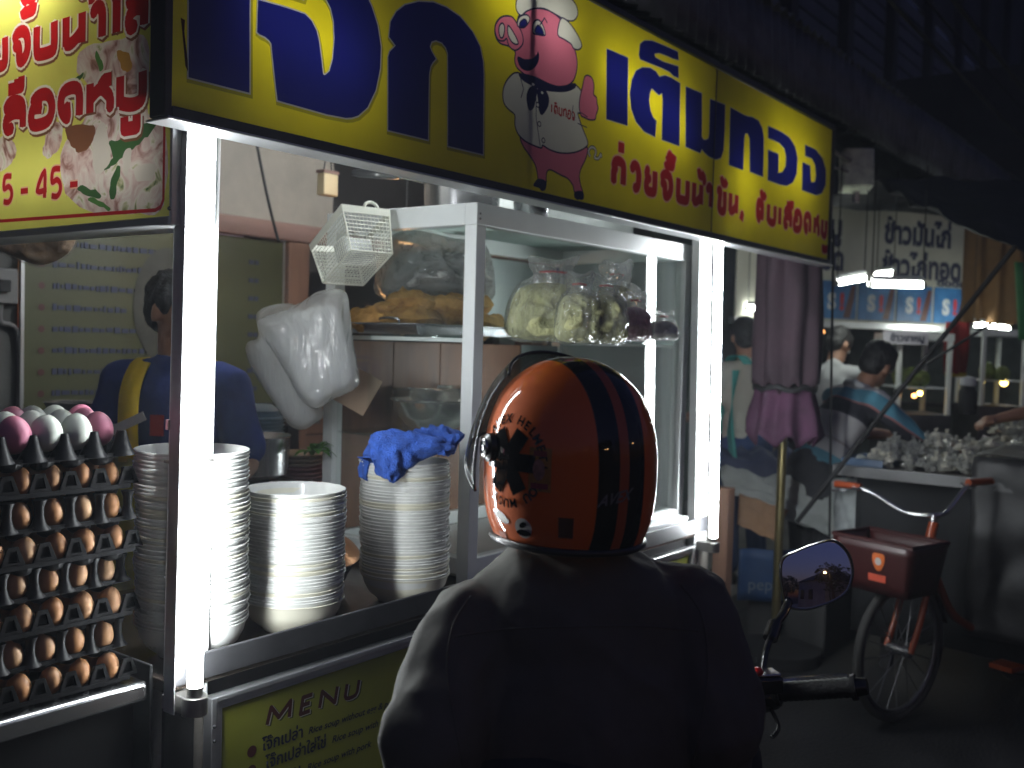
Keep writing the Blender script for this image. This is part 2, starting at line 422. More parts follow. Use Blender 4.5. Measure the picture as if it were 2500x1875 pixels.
def outl(pts, k=4):
    return [(c.x, c.y) for c in spline([(a, b, 0) for a, b in pts], k, True)]
def pix(pts, ox, oy, d, c0):
    """outline in the photograph -> metres about the middle c0 at distance d"""
    return [((u - ox) * d / 2457., -(v - oy) * d / 2457.) for u, v in pts]
# ================================================================== SETTING
asph = mat('asphalt', (.016, .016, .017), .5, var=.8, vs=1.1, bump=.7, bs=70)
o = obj('road', MB().add([(-40, -35, 0), (62, -35, 0), (62, 30, 0), (-40, 30, 0)], [(0, 1, 2, 3)]), asph, kind='structure')
conc = mat('concrete', (.16, .155, .145), .85, var=.3, vs=2.5, bump=.3, bs=40)
mb = MB().box(-4, 16, 2.35, 9.0, 0.002, .12); obj('pavement', mb, conc, kind='structure', bev=.01)

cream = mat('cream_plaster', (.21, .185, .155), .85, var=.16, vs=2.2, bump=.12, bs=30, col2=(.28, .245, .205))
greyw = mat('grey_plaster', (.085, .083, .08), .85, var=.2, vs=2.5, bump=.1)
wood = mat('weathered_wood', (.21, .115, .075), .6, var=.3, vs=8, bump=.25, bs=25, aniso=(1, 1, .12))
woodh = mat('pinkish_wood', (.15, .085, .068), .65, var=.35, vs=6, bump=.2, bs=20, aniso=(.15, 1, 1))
darkin = mat('dark_interior', (.03, .026, .024), .9, var=.4, vs=3, bump=.2)  # near-black colour stands in for the shade of the unlit interior
dark2 = mat('dark_render', (.06, .06, .065), .9, var=.4, vs=1.2, bump=.2)
shut = mat('shutter_paint', (.10, .11, .13), .6, var=.3, vs=2)

sh = thing('shophouse', 'dark shophouse with cream upper wall behind the yellow rice soup stall', 'building', (0, 0, 0))
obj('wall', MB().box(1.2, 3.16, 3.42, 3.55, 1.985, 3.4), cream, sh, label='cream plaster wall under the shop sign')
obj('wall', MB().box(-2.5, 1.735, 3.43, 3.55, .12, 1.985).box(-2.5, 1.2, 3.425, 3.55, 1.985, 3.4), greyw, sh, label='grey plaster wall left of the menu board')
obj('wall', MB().box(3.16, 4.75, 3.9, 4.05, .12, 3.4), darkin, sh, label='wall coloured black for shade at the back of the open kitchen')
obj('beam', MB().box(1.5, 4.75, 3.36, 3.415, 1.905, 1.98), woodh, sh, bev=.006)
obj('post', MB().box(2.87, 2.985, 3.37, 3.46, .12, 1.903), wood, sh, bev=.005)
obj('post', MB().box(4.66, 4.78, 3.37, 3.5, .12, 3.4), wood, sh, bev=.005)
for i in range(7):
    z0 = .13 + i * .155
    obj('plank', MB().box(2.99, 4.655, 3.44 + .004 * (i % 2), 3.465 + .004 * (i % 2), z0, z0 + .148), wood, sh, bev=.003)
obj('upper_wall', MB().box(-3, 60, 3.56, 3.8, 3.4, 14), dark2, sh)
for i in range(17):
    x = 1.2 + i * 1.45
    obj('pilaster', MB().box(x, x + .16, 3.45, 3.56, 3.4, 8.5), dark2, sh, bev=.01)
    if i < 16:
        sm = MB()
        for k in range(9): sm.box(x + .3, x + 1.3, 3.505, 3.53, 4.1 + k * .16, 4.235 + k * .16, Matrix.Translation((0, 0, 0)))
        w = obj('window', MB().box(x + .24, x + 1.36, 3.54, 3.558, 4.03, 5.6), mat('dark_glass', (.02, .02, .025), .15), sh)
        obj('shutter', sm, shut, w, bev=.004)
obj('slab', MB().box(-3, 60, 3.0, 3.555, 3.25, 3.398), dark2, sh, bev=.01)

# corrugated awning with a hanging fascia, sheet by sheet
tin = mat('corrugated_tin', (.13, .135, .15), .5, .4, var=.45, vs=4, bump=.15)
aw = thing('corrugated_awning', 'dark corrugated tin awning with a hanging fascia above the yellow sign', 'awning')
for i in range(13):
    x0 = .6 + i * .8; rnd = random.uniform(-.012, .012)
    def f(u, v, x0=x0, rnd=rnd):
        x = x0 + .79 * u; return (x, 2.02 + rnd + .016 * sin(x * 2 * pi / .10) + .01 * sin(v * 3 + x), 2.80 + .36 * v)
    obj('fascia_sheet', MB().grid(f, 57, 4), tin, aw, solid=.002)
    def g(u, v, x0=x0, rnd=rnd):
        x = x0 + .79 * u; return (x, 2.0 + 1.5 * v, 3.18 + rnd + .42 * v + .016 * sin(x * 2 * pi / .10))
    obj('roof_sheet', MB().grid(g, 57, 4), tin, aw, solid=.002)
for x in (1.0, 3.0, 5.0, 7.0, 9.0, 11.0):
    obj('bracket', MB().tube([(x, 2.06, 3.12), (x, 3.45, 3.5)], .022, 6).tube([(x, 2.08, 3.1), (x, 3.45, 2.75)], .018, 6), mat('black_iron', (.03, .03, .032), .55, .6), aw)
# cables along the street
cab = mat('black_rubber', (.007, .007, .008), .7, var=.2)
def cable(label, p0, p1, sag, r, n=24):
    pts = [Vector(p0).lerp(Vector(p1), i / n) - Vector((0, 0, sag * 4 * (i / n) * (1 - i / n))) for i in range(n + 1)]
    return tag(obj('overhead_cable', MB().tube(pts, r, 6), cab), label, 'cable')
for k, (y, z, r, sg) in enumerate([(1.5, 3.3, .012, .12), (1.35, 3.55, .016, .2), (1.1, 3.8, .014, .15), (.85, 4.0, .018, .25), (1.7, 3.75, .01, .1), (.6, 4.3, .014, .3)]):
    o = cable('%s black overhead cable counted from the awning, sagging along the dark shophouse fronts' % ORD[k].replace('topmost', 'first'), (-1, y, z + .1), (15, y + .25, z), sg, r); o['group'] = 'overhead cables along the street'

# dark opposite side of the street, seen in the mirror and on the helmet
def row(name, label, x0, x1, y0, y1, h, col):
    t = thing(name, label, 'building'); M = mat(col[0], col[1], .9, var=.3, vs=.6)
    obj('wall', MB().box(x0, x1, y0, y1, 0, h), M, t)
    obj('roof', MB().add([(x0 - .3, y0 - .3, h), (x1 + .3, y0 - .3, h), (x1 + .3, y1 + .3, h), (x0 - .3, y1 + .3, h), (x0 + .4, (y0 + y1) / 2, h + 1.4), (x1 - .4, (y0 + y1) / 2, h + 1.4)], [(0, 1, 5, 4), (1, 2, 5), (2, 3, 4, 5), (3, 0, 4), (0, 3, 2, 1)]), dark2, t, smooth=0)
    for i in range(int((x1 - x0) / 2.2)):
        for k in range(int(h / 3)):
            obj('window', MB().box(x0 + .7 + i * 2.2, x0 + 1.7 + i * 2.2, y1 - .04, y1 + .03, 1.2 + k * 2.9, 2.5 + k * 2.9), MATS['dark_glass'], t)
    return t
row('townhouse', 'low pale townhouse with a hipped roof across the road', -19, -12.5, -15, -10, 3.6, ('pale_house', (.30, .30, .32)))
row('townhouse', 'two storey dark townhouse across the road', -10, -3, -21, -15, 6.0, ('dark_house', (.1, .1, .1)))
lfm = mat('night_leaves', (.03, .05, .02), .8, var=.4); bark = mat('bark', (.06, .045, .03), .9, var=.3)
def tree(x, y, h, label):
    t = thing('street_tree', label, 'tree', (x, y, 0)); random.seed(int(x * 7 + y)); tk = MB(); tk.tube([(0, 0, 0), (.05, .03, h * .3), (-.04, .05, h * .55)], [.2, .15, .08], 10)
    cr = MB()
    for k in range(7):
        a = random.uniform(0, 6.28); e = Vector((cos(a) * h * .25, sin(a) * h * .25, h * random.uniform(.55, .9))); tk.tube([(-.02, .04, h * random.uniform(.35, .5)), e * .6 + Vector((0, 0, h * .22)), e], [.07, .05, .02], 6)
    for k in range(900):
        a = random.uniform(0, 6.28); z = random.uniform(-1, 1); r = random.uniform(.3, 1) ** .5; q = sqrt(1 - z * z); c = Vector((cos(a) * q * h * .36 * r, sin(a) * q * h * .36 * r, h * .68 + z * h * .3 * r))
        if nz(c.x * .8, c.y * .8, c.z * .8 + x) < -.12: continue
        u = Vector((random.gauss(0, 1), random.gauss(0, 1), random.gauss(0, 1))).normalized() * .16; w = u.orthogonal().normalized() * .09; cr.add([c - u, c + w, c + u, c - w], [(0, 1, 2, 3)])
    obj('trunk', tk, bark, t); o = obj('crown', cr, lfm, t, smooth=0); o['kind'] = 'stuff'
tree(-10.5, -9.5, 5.2, 'dark leafy tree across the road beside the pale townhouse'); tree(-17, -7.5, 4.2, 'smaller dark tree across the road at the end of the pale townhouse'); tree(1.5, -15, 6, 'tall dark tree across the road past the dark townhouse')
lmp = lamp_mat('street_lamp_light', (1.0, .55, .22), 120.0)
for k, (x, y, h) in enumerate(((-8.5, -7.5, 3.4), (-4.0, -12.0, 3.6), (-2.0, -9.0, 3.0), (3.0, -12.5, 4.0), (6.5, -9.5, 3.2), (-13, -3.5, 3.0))):
    t = thing('street_lamp', 'warm street lamp on a thin pole across the road', 'street lamp', (x, y, 0), group='street lamps across the road')
    obj('pole', MB().tube([(0, 0, 0), (0, 0, h)], .04, 8), MATS['black_iron'], t); obj('arm', MB().tube([(0, 0, h), (0, .5, h + .12)], .03, 8), MATS['black_iron'], t); obj('bulb', MB().ell((0, .5, h + .05), (.06, .09, .04), 10, 8), lmp, t)

es = thing('market_wall', 'dim back wall of the market lane with dark and pale panels behind the far stalls', 'building', (11.4, 1.0, 0))
random.seed(31); y = -3.0; k = 0
while y < 4.2:
    w = random.uniform(.5, 1.0); c = random.choice(((.16, .19, .17), (.05, .05, .05), (.22, .21, .18), (.08, .06, .05), (.10, .13, .12), (.20, .12, .07)))
    obj('wall_panel', MB().box(-.02, .03, y, y + w - .02, 0, random.uniform(2.2, 2.9)), mat('lane_panel_%d' % (k % 7), c, .8, var=.35, vs=3), es, bev=.004)
    obj('shelf', MB().box(-.30, -.021, y + .03, y + w - .06, .95, .98), dark2, es)
    y += w; k += 1
obj('wall', MB().box(.04, .25, -3.2, 4.4, 0, 4.5), dark2, es)

# thin haze volume added for a lens-like glow round the tubes
hz_ = bpy.data.materials.new('glow_haze'); hz_.use_nodes = True; n = hz_.node_tree; n.nodes.clear(); o_ = n.nodes.new('ShaderNodeOutputMaterial'); v_ = n.nodes.new('ShaderNodeVolumePrincipled')
v_.inputs['Density'].default_value = 0.006; v_.inputs['Color'].default_value = (.80, .88, 1.0, 1); v_.inputs['Anisotropy'].default_value = .45; n.links.new(v_.outputs[0], o_.inputs['Volume'])
obj('haze', MB().box(-42, 64, -37, 32, -1, 16), hz_, kind='stuff', smooth=0)

# ================================================================== SIGNS
GP = {'sara_o':[(1.117,2.122),(1.119,1.966),(1.256,1.967),(1.252,2.162)],'cho':[(1.273,2.149),(1.339,2.153),(1.391,2.154),(1.409,2.145),(1.423,2.129),(1.431,2.105),(1.437,2.076),(1.443,2.045),(1.447,2.044),(1.451,2.046),(1.461,2.056),(1.47,2.084),(1.473,2.126),(1.47,2.16),(1.461,2.185),(1.449,2.199),(1.426,2.212),(1.392,2.198),(1.386,2.183),(1.277,2.178),(1.269,2.198),(1.359,2.239),(1.47,2.263),(1.538,2.256),(1.569,2.233),(1.579,2.221),(1.598,2.187),(1.61,2.143),(1.609,2.095),(1.597,2.046),(1.573,2.003),(1.546,1.98),(1.527,1.972),(1.51,1.968),(1.455,1.965),(1.325,1.967),(1.315,2.024),(1.307,2.074),(1.301,2.079),(1.291,2.083),(1.279,2.084),(1.272,2.087)],'ko':[(1.639,1.966),(1.772,1.968),(1.77,2.075),(1.77,2.121),(1.774,2.138),(1.781,2.149),(1.792,2.16),(1.777,2.173),(1.77,2.183),(1.776,2.196),(1.791,2.203),(1.812,2.203),(1.827,2.195),(1.835,2.183),(1.84,2.074),(1.844,1.966),(1.978,1.968),(1.975,2.061),(1.972,2.163),(1.968,2.195),(1.955,2.229),(1.924,2.257),(1.876,2.28),(1.826,2.288),(1.779,2.287),(1.728,2.274),(1.684,2.254),(1.657,2.232),(1.639,2.205),(1.635,2.171),(1.657,2.157),(1.639,2.139),(1.634,2.127)],'sara_e':[(2.542,2.368),(2.664,2.371),(2.673,2.17),(2.552,2.166)],'maitaikhu':[(2.729,2.396),(2.734,2.43),(2.759,2.447),(2.805,2.458),(2.887,2.463),(2.979,2.466),(2.985,2.442),(2.945,2.437),(2.905,2.436),(2.856,2.433),(2.824,2.423),(2.83,2.412),(2.879,2.411),(2.986,2.42),(2.989,2.384),(2.954,2.383),(2.925,2.39),(2.87,2.39),(2.773,2.386),(2.737,2.385)],'to':[(2.847,2.166),(2.777,2.17),(2.724,2.191),(2.692,2.225),(2.682,2.269),(2.691,2.311),(2.714,2.344),(2.749,2.362),(2.801,2.373),(2.838,2.37),(2.861,2.358),(2.899,2.372),(2.944,2.373),(3.002,2.369),(3.006,2.261),(3.011,2.166),(2.891,2.165),(2.889,2.238),(2.888,2.291),(2.881,2.313),(2.863,2.301),(2.837,2.307),(2.815,2.313),(2.803,2.294),(2.8,2.273),(2.809,2.244),(2.829,2.224),(2.851,2.218)],'mo':[(3.043,2.367),(3.16,2.37),(3.172,2.225),(3.185,2.217),(3.204,2.219),(3.223,2.228),(3.228,2.247),(3.226,2.304),(3.225,2.364),(3.345,2.368),(3.348,2.28),(3.345,2.209),(3.327,2.179),(3.288,2.166),(3.235,2.167),(3.195,2.175),(3.175,2.184),(3.164,2.168),(3.056,2.171)],'tho':[(3.389,2.368),(3.506,2.364),(3.539,2.365),(3.584,2.371),(3.638,2.368),(3.676,2.347),(3.694,2.312),(3.698,2.236),(3.7,2.166),(3.577,2.167),(3.569,2.246),(3.564,2.289),(3.545,2.304),(3.522,2.3),(3.517,2.281),(3.516,2.225),(3.516,2.164),(3.394,2.164)],'o':[(3.729,2.365),(3.858,2.367),(3.946,2.36),(4.011,2.334),(4.043,2.292),(4.04,2.23),(4.0,2.187),(3.94,2.165),(3.862,2.16),(3.746,2.16),(3.739,2.275),(3.842,2.276),(3.846,2.202),(3.888,2.211),(3.916,2.238),(3.919,2.279),(3.899,2.308),(3.846,2.321),(3.735,2.321)],'ngo':[(4.12,2.36),(4.245,2.36),(4.328,2.338),(4.374,2.295),(4.378,2.23),(4.335,2.188),(4.266,2.171),(4.103,2.17),(4.099,2.284),(4.185,2.283),(4.202,2.216),(4.245,2.222),(4.257,2.255),(4.242,2.296),(4.201,2.317),(4.124,2.316)],'pig_hat':[(2.101,2.357),(2.097,2.372),(2.103,2.393),(2.117,2.414),(2.174,2.444),(2.25,2.466),(2.314,2.472),(2.348,2.459),(2.374,2.448),(2.384,2.428),(2.372,2.408),(2.351,2.398),(2.318,2.394),(2.27,2.396),(2.223,2.396),(2.177,2.384),(2.141,2.366),(2.12,2.35)],'pig_ear':[(2.299,2.387),(2.318,2.395),(2.352,2.387),(2.387,2.368),(2.408,2.348),(2.404,2.336),(2.389,2.328),(2.368,2.327),(2.355,2.336),(2.321,2.34),(2.289,2.345)],'pig_head':[(2.109,2.344),(2.141,2.368),(2.185,2.386),(2.238,2.396),(2.286,2.392),(2.319,2.378),(2.346,2.349),(2.372,2.328),(2.388,2.295),(2.386,2.266),(2.373,2.24),(2.345,2.22),(2.296,2.203),(2.233,2.2),(2.171,2.2),(2.127,2.207),(2.104,2.217),(2.098,2.234),(2.099,2.252),(2.07,2.259),(2.039,2.257),(2.021,2.264),(2.012,2.28),(2.016,2.302),(2.036,2.322),(2.063,2.333),(2.088,2.334),(2.103,2.323)],'pig_snout':[(2.065,2.333),(2.084,2.335),(2.107,2.322),(2.126,2.305),(2.132,2.285),(2.12,2.268),(2.097,2.255),(2.072,2.26),(2.062,2.276),(2.049,2.267),(2.028,2.264),(2.016,2.275),(2.013,2.293),(2.026,2.313),(2.043,2.326)],'pig_nostril_a':[(2.042,2.309),(2.051,2.303),(2.05,2.286),(2.044,2.274),(2.035,2.273),(2.029,2.285),(2.031,2.3)],'pig_nostril_b':[(2.066,2.309),(2.082,2.303),(2.105,2.285),(2.11,2.275),(2.096,2.271),(2.08,2.275),(2.067,2.288)],'pig_eye_a':[(2.105,2.326),(2.113,2.343),(2.131,2.354),(2.149,2.358),(2.158,2.352),(2.151,2.338),(2.132,2.322),(2.11,2.319)],'pig_eye_b':[(2.175,2.32),(2.174,2.34),(2.183,2.353),(2.198,2.359),(2.213,2.354),(2.226,2.34),(2.228,2.327),(2.196,2.321)],'pig_pupil_a':[(2.12,2.334),(2.135,2.344),(2.146,2.341),(2.143,2.331),(2.125,2.321),(2.115,2.324)],'pig_pupil_b':[(2.189,2.337),(2.198,2.345),(2.214,2.341),(2.222,2.328),(2.196,2.324),(2.184,2.325)],'pig_mouth':[(2.112,2.24),(2.14,2.24),(2.173,2.249),(2.195,2.264),(2.2,2.273),(2.203,2.262),(2.196,2.245),(2.178,2.228),(2.156,2.218),(2.134,2.217),(2.119,2.224)],'pig_jacket':[(2.112,2.201),(2.077,2.181),(2.057,2.155),(2.052,2.131),(2.059,2.111),(2.078,2.1),(2.105,2.091),(2.106,2.069),(2.116,2.05),(2.135,2.038),(2.165,2.03),(2.225,2.026),(2.233,2.035),(2.265,2.029),(2.314,2.028),(2.371,2.037),(2.413,2.05),(2.447,2.067),(2.455,2.083),(2.422,2.12),(2.399,2.153),(2.42,2.155),(2.411,2.174),(2.414,2.198),(2.414,2.216),(2.395,2.226),(2.369,2.228),(2.313,2.199),(2.241,2.186),(2.179,2.193)],'pig_scarf':[(2.12,2.197),(2.131,2.2),(2.156,2.204),(2.202,2.206),(2.248,2.203),(2.296,2.205),(2.345,2.218),(2.382,2.231),(2.378,2.22),(2.337,2.202),(2.281,2.19),(2.226,2.183),(2.172,2.184),(2.135,2.189)],'pig_tie_a':[(2.191,2.182),(2.169,2.173),(2.157,2.153),(2.16,2.132),(2.17,2.117),(2.186,2.128),(2.192,2.147),(2.199,2.173)],'pig_tie_b':[(2.203,2.176),(2.226,2.183),(2.246,2.176),(2.255,2.16),(2.248,2.139),(2.225,2.116),(2.212,2.129),(2.208,2.151)],'pig_hand':[(2.416,2.151),(2.406,2.173),(2.409,2.201),(2.42,2.232),(2.428,2.259),(2.444,2.269),(2.467,2.266),(2.479,2.249),(2.478,2.223),(2.494,2.217),(2.498,2.201),(2.505,2.188),(2.495,2.167),(2.491,2.154),(2.465,2.147),(2.434,2.148)],'pig_pants':[(2.131,2.038),(2.165,2.03),(2.225,2.026),(2.233,2.034),(2.265,2.029),(2.314,2.028),(2.371,2.037),(2.413,2.05),(2.454,2.067),(2.453,2.045),(2.441,2.023),(2.425,2.002),(2.417,1.977),(2.428,1.95),(2.436,1.935),(2.399,1.927),(2.385,1.949),(2.358,1.964),(2.325,1.968),(2.276,1.975),(2.257,1.967),(2.254,1.949),(2.253,1.937),(2.219,1.935),(2.214,1.952),(2.202,1.977),(2.174,1.999),(2.147,2.016)],'pig_hoof_a':[(2.219,1.94),(2.252,1.939),(2.251,1.921),(2.236,1.914),(2.225,1.92),(2.212,1.921),(2.199,1.922),(2.204,1.93)],'pig_hoof_b':[(2.399,1.93),(2.436,1.936),(2.442,1.921),(2.43,1.915),(2.419,1.916),(2.413,1.913),(2.397,1.918)],'pig_tail':[(2.455,2.038),(2.471,2.043),(2.461,2.055),(2.472,2.069),(2.492,2.071),(2.501,2.06),(2.495,2.044),(2.516,2.045),(2.527,2.059),(2.531,2.05),(2.516,2.038),(2.489,2.035),(2.469,2.03),(2.455,2.031)]}
yel = print_mat('yellow_vinyl', (.80, .70, .012), .5); blu = print_mat('blue_vinyl', (.008, .011, .15), .5); silv = print_mat('silver_edge', (.45, .46, .48), .4)
redv = print_mat('red_vinyl', (.42, .012, .015), .5); pnkv = print_mat('pink_edge', (.8, .45, .3), .45); pink = print_mat('pig_pink', (.75, .20, .30), .5); white = print_mat('print_white', (.72, .74, .66), .5)
navy = print_mat('navy_line', (.012, .014, .07), .4); grn = print_mat('yellow_shade', (.40, .36, .012), .5); dredv = print_mat('dark_red_print', (.30, .012, .02), .3)
dkalu = mat('dark_aluminium', (.075, .075, .08), .4, .7, var=.2); alu = mat('aluminium', (.62, .63, .64), .32, .85, var=.08, bump=.03); scr = mat('scratch_dark', (.06, .02, .01), .8)
Y0 = 1.6
sign = thing('shop_sign', 'long yellow light box sign with huge blue Thai letters and a pig chef', 'sign', (1.06, Y0, 1.885))
def fs(u, v): return (u - 1.06, 0.0, v - 1.885)
items = [('panel', yel, [[(1.078, 1.907), (4.43, 1.907), (4.43, 2.478), (1.078, 2.478)]])]
shadow = []
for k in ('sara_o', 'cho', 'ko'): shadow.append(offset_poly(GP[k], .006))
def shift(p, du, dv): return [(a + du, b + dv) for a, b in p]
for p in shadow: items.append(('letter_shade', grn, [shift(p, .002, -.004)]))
for k in ('sara_o', 'cho', 'ko'):
    items.append(('letter_edge', silv, [offset_poly(GP[k], .0032)])); items.append(('letter', blu, [GP[k]]))
for k in ('sara_e', 'maitaikhu', 'to', 'mo', 'tho', 'o', 'ngo'):
    items.append(('letter_edge', silv, [offset_poly(GP[k], .0022)])); items.append(('letter', blu, [GP[k]]))
# small red line
rw = .033; H = .100; Z = 1.972
cells = [('ก',2.588,2.676),('ว',2.694,2.768),('ย',2.786,2.871),('จ',2.885,2.978),('บ',2.998,3.097),('น',3.112,3.198),('า',3.214,3.276),('ข',3.296,3.385),('น',3.401,3.486),(',',3.492,3.548),
         ('ต',3.645,3.722),('ม',3.748,3.846),('เ',3.863,3.897),('ล',3.916,4.011),('อ',4.022,4.121),('ด',4.134,4.227),('ห',4.249,4.330),('ม',4.340,4.42)]
st = []
for n, (ch, a, b) in enumerate(cells):
    st.append(glyph(ch, a, b, Z + n * .0012, H, rw))
for ch, x in (('plus', 2.625), ('mai_han', 2.925), ('mai_tho', 3.15), ('mai_tho', 3.33), ('mai_tho', 3.68), ('sara_uee', 3.945), ('sara_uu', 4.37)):
    st.append(mark(ch, x, Z + (.006 if ch == 'sara_uu' else H + .012), .085))
st += [mark('mai_tri', 2.93, Z + H + .036, .08), mark('nikhahit', 3.185, Z + H + .002, .06)]
for gl in st: items.append(('small_letter_edge', pnkv, [q for ln in gl for q in stroke(ln, rw + .008)]))
for gl in st: items.append(('small_letter', redv, [q for ln in gl for q in stroke(ln, rw * .92)]))
# pig chef emblem
L = .0052
for nm, ml in (('tail', pink), ('pants', pink), ('hoof_a', navy), ('hoof_b', navy), ('head', pink), ('jacket', white), ('scarf', navy), ('tie_a', navy), ('tie_b', navy), ('hand', pink), ('hat', white), ('ear', white), ('snout', pink), ('nostril_a', white), ('nostril_b', white), ('eye_a', white), ('eye_b', white), ('pupil_a', blu), ('pupil_b', blu), ('mouth', navy)):
    p = GP['pig_' + nm]; q = [(c.x, c.y) for c in spline([(a, b, 0) for a, b in p], 3, True)]
    if nm == 'tail':
        ln = [(c.x, c.y) for c in spline([(a, b, 0) for a, b in p[1:10]], 3)]
        items.append(('pig_line', navy, stroke(ln, .011))); items.append(('pig_tail', white, stroke(ln, .006))); continue
    items.append(('pig_line', navy, [offset_poly(q, L / 2)])); items.append(('pig_' + nm.split('_')[0], ml, [offset_poly(q, -L / 2 * .7)]))
for c in ((2.205, 2.137), (2.215, 2.088), (2.236, 2.048)):
    items.append(('pig_button', navy, [[(c[0] + .009 * cos(t * pi / 5), c[1] + .008 * sin(t * pi / 5)) for t in range(10)]])); items.append(('pig_button', white, [[(c[0] + .006 * cos(t * pi / 5), c[1] + .005 * sin(t * pi / 5)) for t in range(10)]]))
items.append(('pig_line', navy, stroke([(2.196, 2.16), (2.200, 2.10), (2.222, 2.03)], .003) + stroke([(2.375, 2.17), (2.37, 2.145), (2.385, 2.13)], .003) + stroke([(2.125, 2.19), (2.14, 2.165), (2.13, 2.14)], .003) + stroke([(2.40, 2.125), (2.45, 2.122)], .003) + stroke([(2.415, 2.158), (2.45, 2.152)], .003) + stroke([(2.205, 2.348), (2.225, 2.372), (2.238, 2.362)], .004)))
for k in range(5): items.append(('pig_spot', white, [[(2.14 + k * .042 + .007 * cos(t), 2.185 - k * .004 + (.005 if k % 2 else -.004) + .004 * sin(t)) for t in (0, 1.2, 2.4, 3.6, 4.8)]]))
sw = .0075; s2 = []
for ch, a, b in (('เ', 2.268, 2.277), ('ต', 2.281, 2.300), ('ม', 2.304, 2.322), ('ท', 2.326, 2.344), ('อ', 2.348, 2.366), ('ง', 2.370, 2.386)):
    TH.setdefault('ท', [[(0,1),(0,0)],[(0,.7),(.4,.95),(.8,1),(1,.8),(1,0)]]); TH.setdefault('ง', [[(.1,1),(.7,.9),(1,.5),(.8,.1),(.3,0),(.1,.4)]])
    s2.append(glyph(ch, a, b, 2.128, .026, .005))
s2.append(mark('mai_han', 2.284, 2.157, .016))
for gl in s2: items.append(('tiny_letter', redv, [q for ln in gl for q in stroke(ln, .0055)]))
print_panel(items, fs, sign)
obj('scratch', MB().add([fs(a, b)[:1] + (-.001,) + fs(a, b)[2:] for a, b in ((1.100, 2.068), (1.109, 2.066), (1.108, 2.045), (1.112, 2.02), (1.116, 1.995), (1.117, 1.975), (1.111, 1.985), (1.108, 2.01), (1.104, 2.04))], [tuple(range(9))]), scr, sign)
# box and aluminium edging
each('frame', bxs((.002, .018, -.012, .036, .0, .60), (.0181, 3.386, -.012, .036, .0, .021), (.0181, 3.386, -.012, .036, .594, .612), (3.371, 3.386, -.0119, .0359, .0211, .5939)), dkalu, sign, bev=.003)
obj('lip', MB().box(.004, 3.384, -.022, .05, -.006, -.0005), alu, sign, bev=.002)
obj('panel_joint', MB().box(2.207, 2.211, -.0015, .004, .022, .593), dkalu, sign)
inw = mat('box_inside_grey', (.25, .25, .25), .7, var=.03); inw2 = mat('box_inside_white', (.75, .75, .74), .7, var=.03)
obj('box', MB().box(.10, 3.38, .22, .226, .062, .6).box(.10, .106, .037, .22, .062, .6).box(3.374, 3.38, .037, .22, .062, .6).add([(.106, .037, .018), (3.374, .037, .018), (3.374, .22, .070), (.106, .22, .070), (.106, .037, .022), (3.374, .037, .022), (3.374, .22, .074), (.106, .22, .074)], [(0, 1, 2, 3), (4, 7, 6, 5), (0, 4, 5, 1), (1, 5, 6, 2), (2, 6, 7, 3), (3, 7, 4, 0)]).box(.106, 3.374, .037, .22, .594, .60), inw, sign)
each('rib', bxs((1.10, 1.13, .006, .215, .07, .59), (2.195, 2.222, .006, .215, .07, .59)), dkalu, sign)
lampS = lamp_mat('sign_lamp_light', (1.0, .97, .88), 9.0)
for a, b in (((.12, .10, .28), (.50, .10, .20)), ((.92, .10, .52), (1.30, .09, .47)), ((1.46, .09, .44), (2.02, .10, .34)), ((2.52, .13, .16), (2.44, .11, .34)), ((2.72, .13, .42), (3.16, .13, .34))):
    obj('sign_tube', MB().tube([a, b], .013, 8), lampS, sign)

# ------------------------------------------------------------------ left side sign
LP = {'pale':[(2.012,2.087),(1.891,2.086),(1.777,2.069),(1.774,1.928),(1.72,1.913),(1.716,1.746),(1.82,1.735),(1.971,1.746),(2.076,1.793),(2.09,1.888),(2.009,1.936),(1.987,2.001),(2.034,2.044)],'pale2':[(2.362,1.937),(2.32,1.937),(2.286,1.907),(2.299,1.881),(2.36,1.863)],'grey':[(2.146,1.942),(2.091,1.939),(2.102,1.89),(2.144,1.871),(2.17,1.886)],'brown':[(2.073,1.931),(1.969,1.923),(1.971,1.89),(2.016,1.871),(2.054,1.891)],'brown2':[(2.06,1.867),(1.963,1.881),(1.951,1.845),(1.973,1.823),(2.048,1.838)],'white':[(1.963,1.907),(1.93,1.925),(1.905,1.871),(1.909,1.833),(1.956,1.823),(1.972,1.862)],'white2':[(1.817,1.822),(1.752,1.826),(1.756,1.8),(1.801,1.796)],'white3':[(1.893,1.93),(1.861,1.929),(1.86,1.888),(1.886,1.886)],'white4':[(1.859,1.852),(1.833,1.865),(1.833,1.83),(1.853,1.811)],'red':[(1.956,1.818),(1.912,1.818),(1.917,1.791),(1.95,1.789)],'meat':[(2.059,1.814),(2.018,1.836),(1.961,1.819),(1.961,1.794),(2.006,1.801)],'pink':[(1.798,1.873),(1.724,1.911),(1.723,1.855),(1.791,1.823)],'g1':[(1.905,1.773),(1.903,1.802),(1.88,1.83),(1.866,1.826),(1.879,1.789),(1.889,1.766)],'g2':[(2.029,1.799),(2.006,1.802),(1.938,1.781),(1.955,1.774),(2.006,1.785)],'g3':[(1.977,1.777),(1.905,1.752),(1.916,1.748),(1.983,1.77)],'g4':[(1.966,2.071),(1.953,2.069),(1.933,2.038),(1.949,2.035)],'g5':[(2.042,2.03),(2.011,2.036),(2.011,2.029),(2.034,2.024)],'veg':[(1.885,2.062),(1.843,2.053),(1.829,2.022),(1.863,2.02)],'g6':[(1.908,1.884),(1.849,1.887),(1.778,1.911),(1.744,1.905),(1.773,1.882),(1.823,1.864),(1.859,1.849),(1.901,1.835),(1.928,1.825),(1.896,1.853)],'g7':[(1.833,1.847),(1.793,1.873),(1.743,1.885),(1.752,1.84),(1.792,1.832)]}
XS = 1.15
